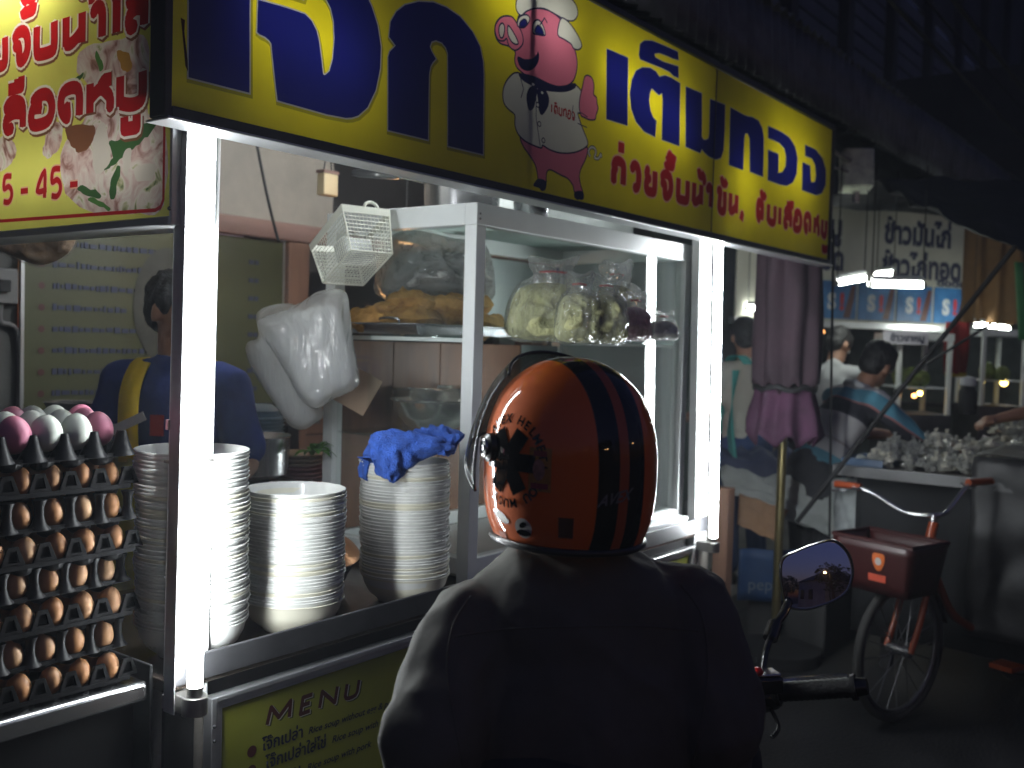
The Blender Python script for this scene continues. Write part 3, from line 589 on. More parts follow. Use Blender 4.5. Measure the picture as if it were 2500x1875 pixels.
ls = thing('side_sign', 'yellow side sign with dark red Thai words and food photo, on the stall side', 'sign', (XS, 1.68, 1.705))
def fl(u, v): return (0.0, u - 1.68, v - 1.705)
pale = print_mat('photo_pale', (.64, .52, .46), .45); pmeat = print_mat('photo_meat', (.50, .30, .27), .4); pbrown = print_mat('photo_brown', (.24, .10, .05), .4); pgreen = print_mat('photo_green', (.06, .15, .05), .4); pgreen2 = print_mat('photo_leaf', (.10, .26, .06), .4)
pw = print_mat('photo_white', (.72, .68, .60), .4); pred = print_mat('photo_sauce', (.30, .06, .03), .4); porange = print_mat('photo_orange', (.55, .30, .06), .4); pgrey = print_mat('photo_grey', (.36, .30, .30), .4); yel2 = print_mat('yellow_green_vinyl', (.72, .72, .15), .5)
W0 = print_mat('letter_white', (.80, .76, .68), .5)
food = print_mat('photo_food', (.6, .5, .45), .45); fn = food.node_tree; nn_ = [q for q in fn.nodes if q.type == 'TEX_NOISE'][0]; mm_ = [q for q in fn.nodes if q.type == 'MIX'][0]
nn_.inputs['Scale'].default_value = 15; nn_.inputs['Detail'].default_value = 3.5; nn_.inputs['Distortion'].default_value = 1.6
rp = fn.nodes.new('ShaderNodeValToRGB'); fn.links.new(nn_.outputs['Fac'], rp.inputs[0]); ee = rp.color_ramp.elements; ee[0].position = .28; ee[0].color = (.20, .085, .05, 1); ee[1].position = .74; ee[1].color = (.07, .15, .05, 1)
for p_, c_ in ((.37, (.42, .24, .21)), (.45, (.66, .50, .46)), (.54, (.74, .66, .60)), (.61, (.78, .74, .66)), (.67, (.52, .52, .30))): q_ = ee.new(p_); q_.color = (*c_, 1)
for sk_ in [q for q in fn.nodes if q.type in ('BSDF_DIFFUSE', 'BSDF_TRANSLUCENT')]: fn.links.new(rp.outputs[0], sk_.inputs['Color'])
it = [('panel', yel2, [[(1.684, 1.722), (2.62, 1.722), (2.62, 2.42), (1.684, 2.42)]])]
def rnd(p, k=3): return [(c.x, c.y) for c in spline([(a, b, 0) for a, b in p], k, True)]
def jit(p, seed, amp=.006):
    q = rnd(p, 5); return [(a + amp * nz(a * 60, b * 60, seed), b + amp * nz(a * 60, b * 60, seed + 9)) for a, b in q]
for n, (k, ml) in enumerate((('pale', food), ('pale2', food), ('grey', food), ('brown', pbrown), ('white', pw), ('white2', pw), ('g6', pgreen), ('white4', pw), ('g1', pgreen), ('g2', pgreen), ('g3', pgreen2), ('g4', pgreen2), ('g5', pgreen), ('veg', porange))):
    it.append(('food_photo', ml, [jit(LP[k], n)]))
it.append(('border_line', redv, stroke([(2.62, 1.750), (1.745, 1.737), (1.728, 1.742), (1.719, 1.756), (1.720, 2.40)], .0075)))
lw = .030; sl = []
for ch, a, b in (('ย',2.41,2.326),('จ',2.313,2.226),('บ',2.215,2.112),('น',2.094,2.001),('า',1.989,1.925),('ใ',1.910,1.866),('ส',1.859,1.777)): sl.append(glyph(ch, a, b, 2.086, .092, lw, -1))
sl += [mark('mai_han', 2.262, 2.196, .09, -1), mark('mai_tri', 2.262, 2.225, .085, -1), mark('mai_tho', 2.04, 2.20, .09, -1), mark('nikhahit', 2.0, 2.184, .07, -1)]
for ch, a, b in (('เ',2.40,2.366),('ล',2.351,2.244),('อ',2.231,2.121),('ด',2.112,2.009),('ห',1.998,1.893),('ม',1.887,1.779)): sl.append(glyph(ch, a, b, 1.936, .09, lw, -1))
sl += [mark('sara_uee', 2.325, 2.036, .085, -1), mark('sara_uu', 1.865, 1.938, .095, -1)]
for gl in sl: it.append(('letter_shade', pbrown, [[(a - .004, b - .005) for a, b in q] for ln in gl for q in stroke(ln, lw + .012)]))
for gl in sl: it.append(('letter_edge', W0, [q for ln in gl for q in stroke(ln, lw + .010)]))
for gl in sl: it.append(('letter', redv, [q for ln in gl for q in stroke(ln, lw * .95)]))
sn = []
for ch, a, b in (('3',2.405,2.365),('5',2.352,2.298),('.',2.292,2.276),('-',2.272,2.226),('4',2.200,2.146),('5',2.141,2.088),('.',2.078,2.062),('-',2.064,2.020)): sn.append(glyph(ch, a, b, 1.780, .072, .014, -1))
for gl in sn: it.append(('price_edge', pnkv, [q for ln in gl for q in stroke(ln, .019)])); it.append(('price_figure', redv, [q for ln in gl for q in stroke(ln, .0125)]))
print_panel(it, fl, ls)
each('frame', bxs((-.012, .09, -.004, .0035, .0, .73), (-.012, .09, .004, .95, .0, .0165), (-.012, .09, .004, .95, .716, .73), (-.012, .09, .942, .95, .017, .7155)), alu, ls, bev=.002)
obj('box', MB().box(.084, .09, .004, .94, .018, .714), inw2, ls)
each('rivet', [MB().ell((-.013, .0, z), .004, 8, 6) for z in (.03, .2)], dkalu, ls)
lampL = lamp_mat('side_fill_light', (1.0, .98, .92), 34.0)  # unseen tube added in the box for the bright upper left
obj('sign_tube', MB().tube([(.06, .42, .60), (.06, .90, .60)], .013, 8), lampL, ls); obj('sign_tube', MB().tube([(.07, .10, .14), (.07, .80, .14)], .013, 8), lamp_mat('side_fill_low', (1.0, .98, .92), 4.0), ls)  # second, weaker tube added low down to brighten the bottom

# ------------------------------------------------------------------ menu board on the front of the stall
mgreen = mat('menu_green_yellow', (.25, .26, .03), .45, var=.12, vs=4); mred = mat('menu_dark_red', (.06, .008, .010), .5); mblue = mat('menu_navy', (.008, .010, .030), .5); mlight = mat('menu_edge_grey', (.40, .39, .36), .5)
mn = thing('menu_board', 'olive yellow MENU board in aluminium frame below the counter edge', 'sign', (1.255, 1.70, .20))
obj('panel', MB().box(.03, 2.13, -.002, .006, .03, .53), mgreen, mn)
each('frame', bxs((0, .012, -.016, .012, .0, .5585), (.0125, .022, -.012, .012, .0, .548), (.0225, .032, -.008, .012, .0, .538), (2.128, 2.15, -.016, .012, .0, .5585)), alu, mn, bev=.0015)
each('frame', bxs((.0122, 2.1278, -.016, .012, .5486, .5584), (.0222, 2.1278, -.012, .012, .5383, .548), (.0322, 2.1278, -.008, .012, .5285, .538), (.0322, 2.1278, -.008, .012, .0, .03)), alu, mn, bev=.0015)
each('screw', [MB().ell((.006, -.017, z), .004, 8, 6) for z in (.50, .47)], dkalu, mn)
def fm(du, dv, d=.0035, sl=-.03):
    return lambda u, v: (u + du - 1.255, -d, v + dv - .20 + sl * u)
LT = {'M': [[(0, 0), (.06, 1), (.5, .22), (.94, 1), (1, 0)]], 'E': [[(1, 1), (0, 1), (0, 0), (1, 0)], [(0, .52), (.85, .52)]], 'N': [[(0, 0), (0, 1), (1, 0), (1, 1)]], 'U': [[(0, 1), (0, .25), (.12, .06), (.35, 0), (.65, 0), (.88, .06), (1, .25), (1, 1)]]}
mi_ = [('sheet', mgreen, [[(1.288, .232), (3.382, .232), (3.382, .725), (1.288, .725)]])]; tt = []
for ch, x0_, x1_ in (('M', 1.402, 1.476), ('E', 1.496, 1.536), ('N', 1.553, 1.612), ('U', 1.631, 1.682)):
    tt.append([[(x0_ + .006 + (x1_ - x0_ - .012) * p + .007 * q, .6575 + .036 * q - .03 * (x0_ - 1.4)) for p, q in ln] for ln in LT[ch]])
for gl in tt: mi_.append(('title_shade', mat('menu_shade', (.05, .055, .008), .5), [[(p + .006, q - .0045) for p, q in pl] for ln in gl for pl in stroke(ln, .0105)]))
for gl in tt: mi_.append(('title_edge', mlight, [[(p + .0022, q - .0015) for p, q in pl] for ln in gl for pl in stroke(ln, .0105)]))
for gl in tt: mi_.append(('title_letter', mred, [pl for ln in gl for pl in stroke(ln, .0098)]))
print_panel(mi_, lambda u, v: (u - 1.255, -.0028, v - .20), mn)
rows_ = [(1.395, .604, 'โจ๊กเปล่า', .115, 'Rice soup without egg & pork', 1.525, .293), (1.405, .562, 'โจ๊กเปล่าใส่ไข่', .175, 'Rice soup with egg only', 1.598, .245), (1.405, .520, 'โจ๊กหมู', .10, 'Rice soup with pork', 1.523, .205)]
for x, z, th, w, en, xe, we in rows_:
    text_on('thai_line', th, .036, mblue, mn, fm(x, z), bold=.0008, width=w)
    text_on('english_line', en, .022, mblue, mn, fm(xe, z - .002), bold=.0004, shear=.24, width=we)
    obj('bullet', MB().disc(.0125, .0, 16, Matrix.Translation((1.368 - 1.255, -.0035, z + .008 - .2)) @ Matrix.Rotation(pi / 2, 4, 'X')), mred, mn)
# ================================================================== THE STALL
steel = mat('stainless', (.52, .52, .53), .25, .95, var=.1, vs=5, bump=.03, bs=30)
refl_steel = mat('counter_top', (.20, .16, .135), .22, .75, var=.3, vs=6, bump=.05, bs=12)  # warm reflection put into the stainless top as a brown tint
dsteel = mat('dull_steel', (.16, .16, .17), .42, .85, var=.25, vs=5)
walu = mat('white_aluminium', (.84, .87, .86), .35, .0, var=.05, bump=.02)
pipe = mat('grey_pipe', (.30, .28, .25), .5, .5, var=.3, vs=9)
black = mat('black_shade', (.015, .015, .016), .7, var=.3)
ct = thing('food_stall', 'stainless food stall counter carrying the bowl stacks and the glass case', 'food stall', (1.15, 1.69, 0))
def C(*a): return MB().box(a[0] - 1.15, a[1] - 1.15, a[2] - 1.69, a[3] - 1.69, a[4], a[5])
obj('countertop', C(1.16, 3.50, 1.70, 2.40, .790, .815), refl_steel, ct, bev=.002)
obj('counter_lip', C(1.16, 3.52, 1.6905, 1.6985, .802, .857), mat('lip_steel', (.075, .075, .08), .5, .6, var=.3, vs=6), ct, bev=.003)
obj('counter_side', C(1.152, 1.159, 1.745, 2.40, .60, .84), mat('dark_sheet', (.04, .04, .042), .5, .4, var=.3), ct, bev=.002)
obj('side_panel', C(1.165, 1.175, 1.74, 2.39, .16, .60), black, ct)
obj('front_panel', C(1.18, 3.46, 1.735, 1.745, .12, .789), black, ct)
obj('back_panel', C(1.18, 3.46, 2.385, 2.395, .12, .79), black, ct)
for x in (1.195, 3.545):
    obj('post', MB().tube([(x - 1.15, .075, 0), (x - 1.15, .075, .80)], .024, 12), pipe, ct)
obj('post', MB().tube([(3.62 - 1.15, .07, 0), (3.60 - 1.15, .07, 1.0)], .03, 12), pipe, ct)
obj('post', MB().tube([(1.262 - 1.15, .045, 0), (1.262 - 1.15, .045, .755)], .013, 10), pipe, ct)
obj('post', MB().tube([(3.46 - 1.15, .74, 0), (3.46 - 1.15, .74, 2.4)], .018, 10), pipe, ct)
obj('roof', C(1.1, 4.4, 1.86, 2.75, 2.46, 2.475), mat('roof_sheet_grey', (.2, .2, .2), .6), ct)
for x in (1.4, 3.2):
    w = obj('wheel', MB().tube([(x - 1.15 + .13 * cos(t * pi / 10), .4, .13 + .13 * sin(t * pi / 10)) for t in range(20)], .03, 8, closed=True), black, ct)
    obj('hub', MB().tube([(x - 1.15, .37, .13), (x - 1.15, .43, .13)], .03, 10), steel, w)

# fluorescent battens on the two front posts
tubeM = lamp_mat('tube_light', (.92, .97, 1.0), 68.0)
chan = mat('batten_white', (.62, .63, .62), .4, var=.05)
endm = mat('tube_cap_metal', (.35, .34, .32), .35, .8)
def batten(label, xb, xt, y, z0, z1, w0, clip, wing=False):
    t = thing('tube_lamp', label, 'light', (xb, y, z0), group='fluorescent tubes on the stall posts')
    k = (xt - xb) / (z1 - z0)
    def ln(x, z): return (x + k * (z - 0), 0, 0)
    obj('channel', MB().add([(w0 + wx + k * z, yy, z) for z in (-.055, z1 - z0 + .05) for yy in (.06, .093) for wx in (-.004, .081 if wing else .097)], [(0, 1, 3, 2), (4, 6, 7, 5), (0, 4, 5, 1), (2, 3, 7, 6), (0, 2, 6, 4), (1, 5, 7, 3)]), chan, t, bev=.003)
    if wing: obj('side_wing', MB().add([(-.037 + d + k * z, yy, z) for z in (-.05, z1 - z0 + .04) for yy in (.0135, .047) for d in (0, .002)], [(0, 1, 3, 2), (4, 6, 7, 5), (0, 4, 5, 1), (2, 3, 7, 6), (0, 2, 6, 4), (1, 5, 7, 3)]), mat('grey_wing', (.40, .41, .40), .45, .2, var=.15), t); each('wing_bracket', bxs((-.036, .02, .047, .0555, -.046, -.02), (-.036, .02, .047, .0555, .5, .52)), endm, t)
    obj('tube', MB().tube([(k * z, 0, z) for z in (0, .3, .6, .9, z1 - z0)], .0148, 16), tubeM, t)
    obj('tube_cap', MB().tube([(-k * .022, 0, -.022), (0, 0, 0)], .0152, 16), endm, t)
    obj('holder', MB().tube([(0, 0, -.055), (0, 0, -.018)], .025, 18).box(-.02, .012 + w0 * 0, .002, .062, -.054, -.02), endm, t, bev=.002)
    if clip: obj('clip', MB().box(w0 - .006, w0 + .083, .056, .0595, .43, .436).box(w0 - .0065, w0 - .004, .056, .096, .43, .436), endm, t)
    return t
batten('upright white light tube on the left post, between the eggs and the bowls', 1.185, 1.196, 1.645, .812, 1.90, -.005, True, True)
batten('upright white light tube on the far post, right of the glass case', 3.462, 3.418, 1.64, .79, 1.905, -.028, True)

rl = thing('assumed_roof_tube', 'assumed light tube under the stall roof, unseen behind the big sign above the case', 'light', (2.75, 2.02, 2.41))  # tube assumed from the bright case and pots below, kept out of view
obj('tube', MB().tube([(-.6, 0, 0), (.6, 0, 0)], .0148, 12), lamp_mat('assumed_roof_light', (.92, .98, 1.0), 190.0), rl); obj('channel', MB().box(-.62, .62, -.03, .03, .016, .045), chan, rl)
# ------------------------------------------------------------------ bowls
mel = mat('white_melamine', (.70, .71, .68), .28, var=.04, vs=12, coat=.3)
melb = mat('cream_melamine', (.70, .68, .56), .3, var=.05, vs=12, coat=.3)
bowl_prof = [(.001, .004), (.062, .003), (.066, 0), (.070, .001), (.073, .006), (.096, .026), (.1075, .048), (.1120, .066), (.1168, .0722), (.1182, .0748), (.1165, .0760), (.1095, .0665), (.1045, .0490), (.093, .0300), (.068, .0105), (.001, .0095)]
def bowl_mesh(n): return MB().lathe(bowl_prof, n)
bm0 = bowl_mesh(48).mesh('bowl'); bm0.polygons.foreach_set('use_smooth', [True] * len(bm0.polygons)); bm0.set_sharp_from_angle(angle=radians(60)); bm0.materials.append(mel)
bm1 = bm0.copy(); bm1.materials.clear(); bm1.materials.append(melb)
def stack(x, y, z, n, pitch, lean, label, top, group, scale=1.0):
    random.seed(n * 7); px = py = 0.0; zz = z
    for i in range(n):
        o = bpy.data.objects.new('bowl', bm1 if random.random() < .16 else bm0); COL.objects.link(o)
        px = .6 * px + random.uniform(-.0018, .0018); py = .6 * py + random.uniform(-.0018, .0018)
        o.location = (x + px + lean[0] * i / n, y + py + lean[1] * i / n, zz)
        o.rotation_euler = (random.uniform(-.012, .012), random.uniform(-.012, .012), random.uniform(0, 6)); o.scale = (scale, scale, scale * .97)
        gap = pitch * random.choice((1, 1, 1, .8, 1.0, 1.15, 1.5 if i % 5 == 0 else 1)); zz += gap
        tag(o, top if i == n - 1 else '%s bowl, %s from the top of %s' % ('cream' if o.data is bm1 else 'white', ordinal(n - i), label), 'bowl', group)
    return zz
random.seed(11)
stack(1.305, 1.825, .816, 46, .0081, (-.012, -.01), 'the tall stack behind the left light tube', 'topmost white bowl of the tall stack behind the left light tube', 'bowls in the tall left stack', 1.0)
stack(1.575, 1.812, .816, 32, .0081, (.008, .006), 'the lowest, middle stack on the counter', 'empty white bowl on top of the lowest stack, its inside showing', 'bowls in the middle stack', 1.0)
ztop = stack(1.940, 1.795, .816, 37, .0083, (-.012, .0), 'the stack under the blue cloth', 'white bowl directly under the crumpled blue cloth', 'bowls in the stack under the blue cloth', 1.0)

# blue towel on the right stack
towel = mat('blue_towel', (.030, .095, .42), .95, var=.35, vs=40, bump=.8, bs=260)
def strip(pts, ws, wd, amp, seed, n=40, m=16):
    """a strip of cloth along pts, ws wide (start .. end) across wd, rumpled"""
    sp = spline(pts, 8); L = len(sp)
    def f(u, v):
        x = u * (L - 1); i = min(int(x), L - 2); p = sp[i].lerp(sp[i + 1], x - i); t = (sp[i + 1] - sp[i]).normalized()
        y = u * (len(ws) - 1); k = min(int(y), len(ws) - 2); w_ = ws[k] + (ws[k + 1] - ws[k]) * (y - k)
        up_ = t.cross(wd).normalized(); up_ = up_ if up_.dot(UPV * .7 - FW) > 0 else -up_
        q = (v - .5) * 2
        return p + wd * (q * w_ / 2 * (1 - .12 * abs(nz(u * 6, seed, 1)))) + up_ * (amp * (.7 * cos(q * 2.2) + 1.3 * nz(u * 7 + seed, q * 2.5, seed) + .6 * nz(u * 16, q * 6, seed + 3)) - .012 * q * q)
    return MB().grid(f, n, m)
fd = (FW * .95 + RT * .1).normalized()
tw = thing('cloth', 'crumpled blue towel lying on the bowl stack beside the glass case', 'cloth', (1.945, 1.80, ztop)); o_ = tw.location
def tw_part(name, pts, ws, wd, amp, seed): return obj(name, strip([at(*p) - o_ for p in pts], ws, wd, amp, seed), towel, tw, smooth=180, solid=.007)
tw_part('fold', [(1122, 1074, 2.62), (1105, 1062, 2.62), (1060, 1067, 2.62), (1000, 1074, 2.62), (945, 1078, 2.62), (912, 1091, 2.60), (898, 1124, 2.58), (888, 1167, 2.58)], (.10, .17, .20, .20, .17, .13, .08, .035), fd, .013, 2)
tw_part('fold', [(1095, 1083, 2.52), (1050, 1083, 2.50), (1000, 1087, 2.49), (965, 1102, 2.48), (950, 1134, 2.48), (945, 1170, 2.48)], (.06, .11, .14, .14, .11, .045), (RT * .75 - UPV * .45 + FW * .3).normalized(), .012, 5)
tw_part('fold', [(1118, 1078, 2.55), (1085, 1069, 2.54), (1045, 1064, 2.58), (1010, 1071, 2.60)], (.05, .10, .09, .04), (UPV * .5 + FW * .6).normalized(), .016, 9)

# ------------------------------------------------------------------ glass case
glass = film_mat('case_glass', (.75, .82, .80), .985, .02, .2, 0)
glass2 = film_mat('shelf_glass', (.35, .55, .48), .88, .04, .3, 0)
x0, x1, y0, y1, zb, zt = 2.157, 3.44, 1.76, 2.36, .845, 1.882
cs = thing('display_case', 'white aluminium framed glass case with fried dough and bagged noodles', 'display case', (x0, y0, .817))
def K(a, b, c, d, e, f): return MB().box(a - x0, b - x0, c - y0, d - y0, e - .817, f - .817)
w = .042
for (a, c) in ((x0, y0), (x1 - w, y0), (x0, y1 - w), (x1 - w, y1 - w)):
    obj('post', K(a, a + w, c, c + w, .817, zt - .0605), walu, cs, bev=.002)
obj('top_rail', K(x0, x1, y0, y0 + w, zt - .06, zt), walu, cs, bev=.002); obj('top_rail', K(x0, x0 + w, y0 + w + .001, y1 - w - .001, zt - .06, zt), walu, cs, bev=.002)
obj('top_rail', K(x1 - w, x1, y0 + w + .001, y1 - w - .001, zt - .06, zt), walu, cs, bev=.002); obj('top_rail', K(x0, x1, y1 - w, y1, zt - .06, zt), walu, cs, bev=.002)
obj('bottom_rail', K(x0 + w + .001, x1 - w - .001, y0 + .002, y0 + w - .002, .843, .889), walu, cs, bev=.002); obj('bottom_rail', K(x0 + .002, x0 + w - .002, y0 + w + .001, y1 - w - .001, .843, .889), walu, cs, bev=.002)
obj('bottom_rail', K(x1 - w + .002, x1 - .002, y0 + w + .001, y1 - w - .001, .843, .889), walu, cs, bev=.002); obj('bottom_rail', K(x0 + w + .001, x1 - w - .001, y1 - w + .002, y1 - .002, .843, .889), walu, cs, bev=.002)
obj('front_pane', K(x0 + w + .001, x1 - w - .001, y0 + .018, y0 + .022, .8895, zt - .0605), glass, cs)
obj('side_pane', K(x0 + .018, x0 + .022, y0 + w + .001, y1 - w - .001, .8895, zt - .0605), glass, cs)
obj('side_pane', K(x1 - .022, x1 - .018, y0 + w + .001, y1 - w - .001, .8895, zt - .0605), film_mat('hazy_glass', (.70, .78, .75), .55, .1, .5, 0), cs)
obj('top_panel', K(x0 + w + .001, x1 - w - .001, y0 + w + .001, y1 - w - .001, zt - .008, zt - .006), print_mat('frosted_top', (.80, .88, .85), .72), cs)
obj('glass_shelf', K(x0 + .026, x1 - .026, y0 + .028, y1 - .028, 1.508, 1.514), glass2, cs)
obj('glass_shelf', K(x0 + .026, x1 - .026, y0 + .16, y1 - .028, 1.203, 1.209), glass2, cs)
obj('shelf_bracket', K(x0 + .023, x0 + w - .002, y0 + w + .002, y1 - w - .002, 1.496, 1.5075), walu, cs); obj('shelf_bracket', K(x1 - w + .002, x1 - .023, y0 + w + .002, y1 - w - .002, 1.496, 1.5075), walu, cs)
obj('floor_panel', K(x0 + .003, x1 - .003, y0 + w + .002, y1 - .045, .836, .842), mat('grey_sheet', (.45, .45, .44), .35, .5), cs)
for i in range(4):
    a = x0 + .045 + i * .236
    obj('back_board', K(a, a + .233, y1 - .03, y1 - .02 + .002 * (i % 2), .892, 1.49), mat('brown_board', (.23, .10, .048), .5, var=.4, vs=7, bump=.15, bs=22, aniso=(1, 1, .25)), cs, bev=.002)
obj('back_sheet', K(x0 + .993, x1 - w - .002, y1 - .032, y1 - .028, .892, 1.49), mat('pale_sheet_metal', (.40, .45, .44), .35, .3, var=.12, vs=3, bump=.08, bs=8, aniso=(1, 1, .2)), cs)
obj('back_sheet', K(x0 + .757, x1 - w - .002, y1 - .032, y1 - .028, 1.52, 1.81), MATS['pale_sheet_metal'], cs)
each('screw', [MB().ell((.013, -.001, zt - q), .003, 8, 6) for q in (.847, .861)], dkalu, cs)
tag(obj('drip_tray', MB().box(2.6, 3.38, 1.705, 1.755, .816, .872), walu, bev=.004), 'long pale metal drip tray in front of the glass case foot', 'tray')

# on the shelf: tray, fried dough, noodle bags
tr = MB().lathe([(.001, 0), (.9, 0), (1.0, .05), (1.06, .055), (1.06, .065), (.98, .062), (.88, .012), (.001, .012)], 4, Matrix.Translation((2.40, 2.12, 1.5145)) @ Matrix.Diagonal((.37, .225, .50, 1)) @ rotz(pi / 4))
ty = tag(obj('serving_tray', tr, steel, bev=.003), 'stainless serving tray with fried dough on the upper glass shelf', 'tray')
obj('handle', MB().tube(spline([(2.175, 2.06, 1.541), (2.165, 2.06, 1.56), (2.165, 2.13, 1.56), (2.175, 2.13, 1.541)], 5), .004, 8), steel, ty)
dough = mat('fried_dough', (.42, .19, .045), .7, var=.4, vs=22, bump=.7, bs=80, col2=(.64, .36, .10))
def slab(label, layers, seed):
    """flat fried sheets lying one on another; layers: (x, y, z, half length, half width, thickness, turn, tilt)"""
    mb = MB()
    for k, (x, y, z, L, W_, th, tn, tl_) in enumerate(layers):
        M = Matrix.Translation((x, y, z)) @ rotz(tn) @ Matrix.Rotation(tl_, 4, 'Y')
        o = outl([(L * cos(t) * (1 + .16 * nz(cos(t) * 2, sin(t) * 2, seed + k)) * (1.12 if abs(sin(2 * t)) > .7 else 1), W_ * sin(t) * (1 + .16 * nz(cos(t) * 2, sin(t) * 2, seed + k + 7))) for t in (i * pi / 8 for i in range(16))], 3)
        pillow(mb, o, th, lambda a, b, h=0.0, M=M: M @ Vector((a, b, -h + .016 * nz(a * 9, b * 9, seed + k))), 9, .25, seed + k, 26)
    return tag(obj('fried_dough', mb, dough, smooth=180), label, 'fried dough', 'fried dough on the tray')
slab('curled golden fried dough piece, leftmost on the steel tray', [(2.20, 2.20, 1.560, .07, .075, .034, .4, -.25), (2.23, 2.18, 1.580, .05, .05, .022, .9, .3)], 1)
slab('large flat golden fried dough slab piled in the middle of the tray', [(2.31, 2.14, 1.560, .115, .105, .040, .3, .02), (2.33, 2.15, 1.610, .11, .09, .036, .6, .14)], 2)
slab('brown fried dough leaning over the slab at the corner post', [(2.40, 2.08, 1.585, .085, .09, .036, .8, .5)], 3)
slab('dark brown fried dough piled right of the corner post', [(2.54, 2.10, 1.560, .12, .115, .042, -.2, .03), (2.54, 2.12, 1.615, .105, .10, .038, .4, -.06)], 4)
clearbag = film_mat('clear_plastic', (.86, .87, .84), .78, .07, .4, .9, 26, .05)
milky = film_mat('milky_plastic', (.88, .89, .88), .60, .09, .6, .55, 13, .05)
noodle = mat('egg_noodles', (.66, .66, .34), .6, var=.35, vs=40, bump=.8, bs=120, aniso=(1, 1, .2))
pinkn = mat('pink_noodles', (.70, .42, .48), .6, var=.3, vs=30, bump=.5, bs=90)
pale_n = mat('white_noodles', (.62, .64, .60), .6, var=.2, vs=30, bump=.6, bs=90)
def food_bag(label, u, v, d, w, h, th, core, seed, tie=True, lean=0.0):
    c = at(u, v, d); t = thing('food_bag', label, 'plastic bag', c, group='bags of noodles on the upper shelf')
    fr0 = flat((0, 0, 0), random.uniform(-.5, .5))
    fr = lambda a, b, hh=0.0: fr0(a + lean * b, b, hh)
    o = outl([(-.5 * w, 0), (-.55 * w, .35 * h), (-.42 * w, .68 * h), (-.22 * w, .82 * h), (-.3 * w, 1.05 * h), (.05 * w, 1.0 * h), (.32 * w, 1.08 * h), (.2 * w, .84 * h), (.45 * w, .68 * h), (.55 * w, .3 * h), (.5 * w, 0), (0, -.02 * h)], 3)
    obj('film', pillow(MB(), o, th, fr, 8, .25, seed, 16), clearbag, t, smooth=180)
    i = outl([(-.46 * w, .03 * h), (-.50 * w, .35 * h), (-.38 * w, .64 * h), (0, .72 * h), (.40 * w, .62 * h), (.50 * w, .3 * h), (.46 * w, .03 * h)], 4)
    obj('contents', pillow(MB(), i, th * .8, fr, 8, .35, seed + 5, 30), core, t, smooth=180)
    if tie: obj('tie', MB().tube([fr(-.16 * w, .85 * h), fr(0, .86 * h, -.012), fr(.16 * w, .85 * h)], .003, 6), mat('red_band', (.5, .03, .03), .4), t)
    return t
random.seed(5)
food_bag('big clear bag of yellow noodles at the left, beside the fried dough', 1345, 832, 2.95, .25, .235, .08, noodle, 1)
food_bag('clear bag of yellow noodles in the middle, in front of the big bag', 1410, 836, 2.82, .125, .19, .06, noodle, 2)
food_bag('clear bag of yellow noodles right of the middle, its base creased', 1475, 838, 2.86, .125, .19, .06, noodle, 3)
food_bag('bag of pinkish noodles near the right post', 1548, 832, 3.0, .11, .14, .05, pinkn, 4)
food_bag('small bag of white noodles close to the right post of the case', 1618, 830, 3.12, .09, .085, .04, pale_n, 5)
food_bag('bag of pale noodles behind the pink one', 1500, 826, 3.12, .15, .23, .06, noodle, 6)
bigb = thing('plastic_sack', 'large crinkled clear sack behind the fried dough, glowing orange at its edge', 'plastic bag', at(1035, 735, 3.30))
fr = flat((0, 0, 0), .3)
obj('film', pillow(MB(), outl([(-.13, 0), (-.16, .09), (-.13, .19), (-.05, .23), (.10, .21), (.20, .20), (.24, .08), (.2, 0)], 4), .10, fr, 10, .5, 3, 22), film_mat('grey_film', (.55, .55, .56), .45, .1, .5, 1.0, 30), bigb, smooth=180)
obj('contents', pillow(MB(), outl([(-.11, .01), (-.12, .09), (-.08, .15), (.08, .17), (.18, .14), (.2, .02)], 4), .07, fr, 8, .5, 6, 30), mat('grey_crumple', (.55, .55, .56), .5, var=.6, vs=30, bump=.6), bigb, smooth=180)
# steel bowls on the lower shelf
def steel_bowl(label, x, y, z, r, h, group='steel bowls on the lower shelf'):
    o = obj('mixing_bowl', MB().lathe([(.001, 0), (r * .35, 0), (r * .62, h * .18), (r * .85, h * .5), (r * .97, h * .92), (r * 1.04, h * .96), (r * 1.045, h), (r * .955, h * .985), (r * .83, h * .52), (r * .6, h * .22), (.001, h * .05)], 40), mat('bright_steel', (.78, .76, .72), .22, .9, var=.08), loc=(x, y, z)); return tag(o, label, 'bowl', group)
steel_bowl('shiny steel bowl on the lower shelf, in front of the second one', 2.385, 2.10, 1.210, .135, .105)
steel_bowl('second steel bowl on the lower shelf, half hidden behind the first', 2.55, 2.24, 1.210, .15, .135)
# pots on top of the case
pt = thing('saucepan', 'steel saucepan with a black handle on top of the glass case', 'saucepan', (2.40, 2.02, 1.884))
obj('body', MB().lathe([(.001, 0), (.105, 0), (.115, .008), (.120, .13), (.125, .134), (.119, .136), (.112, .012), (.001, .008)], 40), steel, pt)
hd = obj('handle', MB().tube([(-.085, .085, .105), (-.125, .125, .115), (-.14, .145, .117)], .009, 10), steel, pt)
obj('grip', MB().tube([(-.135, .140, .117), (-.15, .16, .118), (-.21, .235, .120), (-.225, .253, .12)], [.011, .014, .013, .008], 10), mat('bakelite', (.012, .012, .013), .3, coat=.4), hd)
pt2 = tag(obj('steel_cup', MB().lathe([(.001, 0), (.05, 0), (.053, .004), (.06, .10), (.062, .102), (.058, .102), (.05, .008), (.001, .006)], 28), steel, loc=(2.545, 1.86, 1.883)), 'small steel cup on the case beside the saucepan', 'cup')
tag(obj('metal_box', MB().box(2.66, 3.42, 2.0, 2.34, 1.884, 2.30), mat('dented_white_sheet', (.60, .62, .60), .5, .1, var=.12, vs=7, bump=.25, bs=9), bev=.01), 'large dented pale metal box standing on the right of the glass case top', 'box')
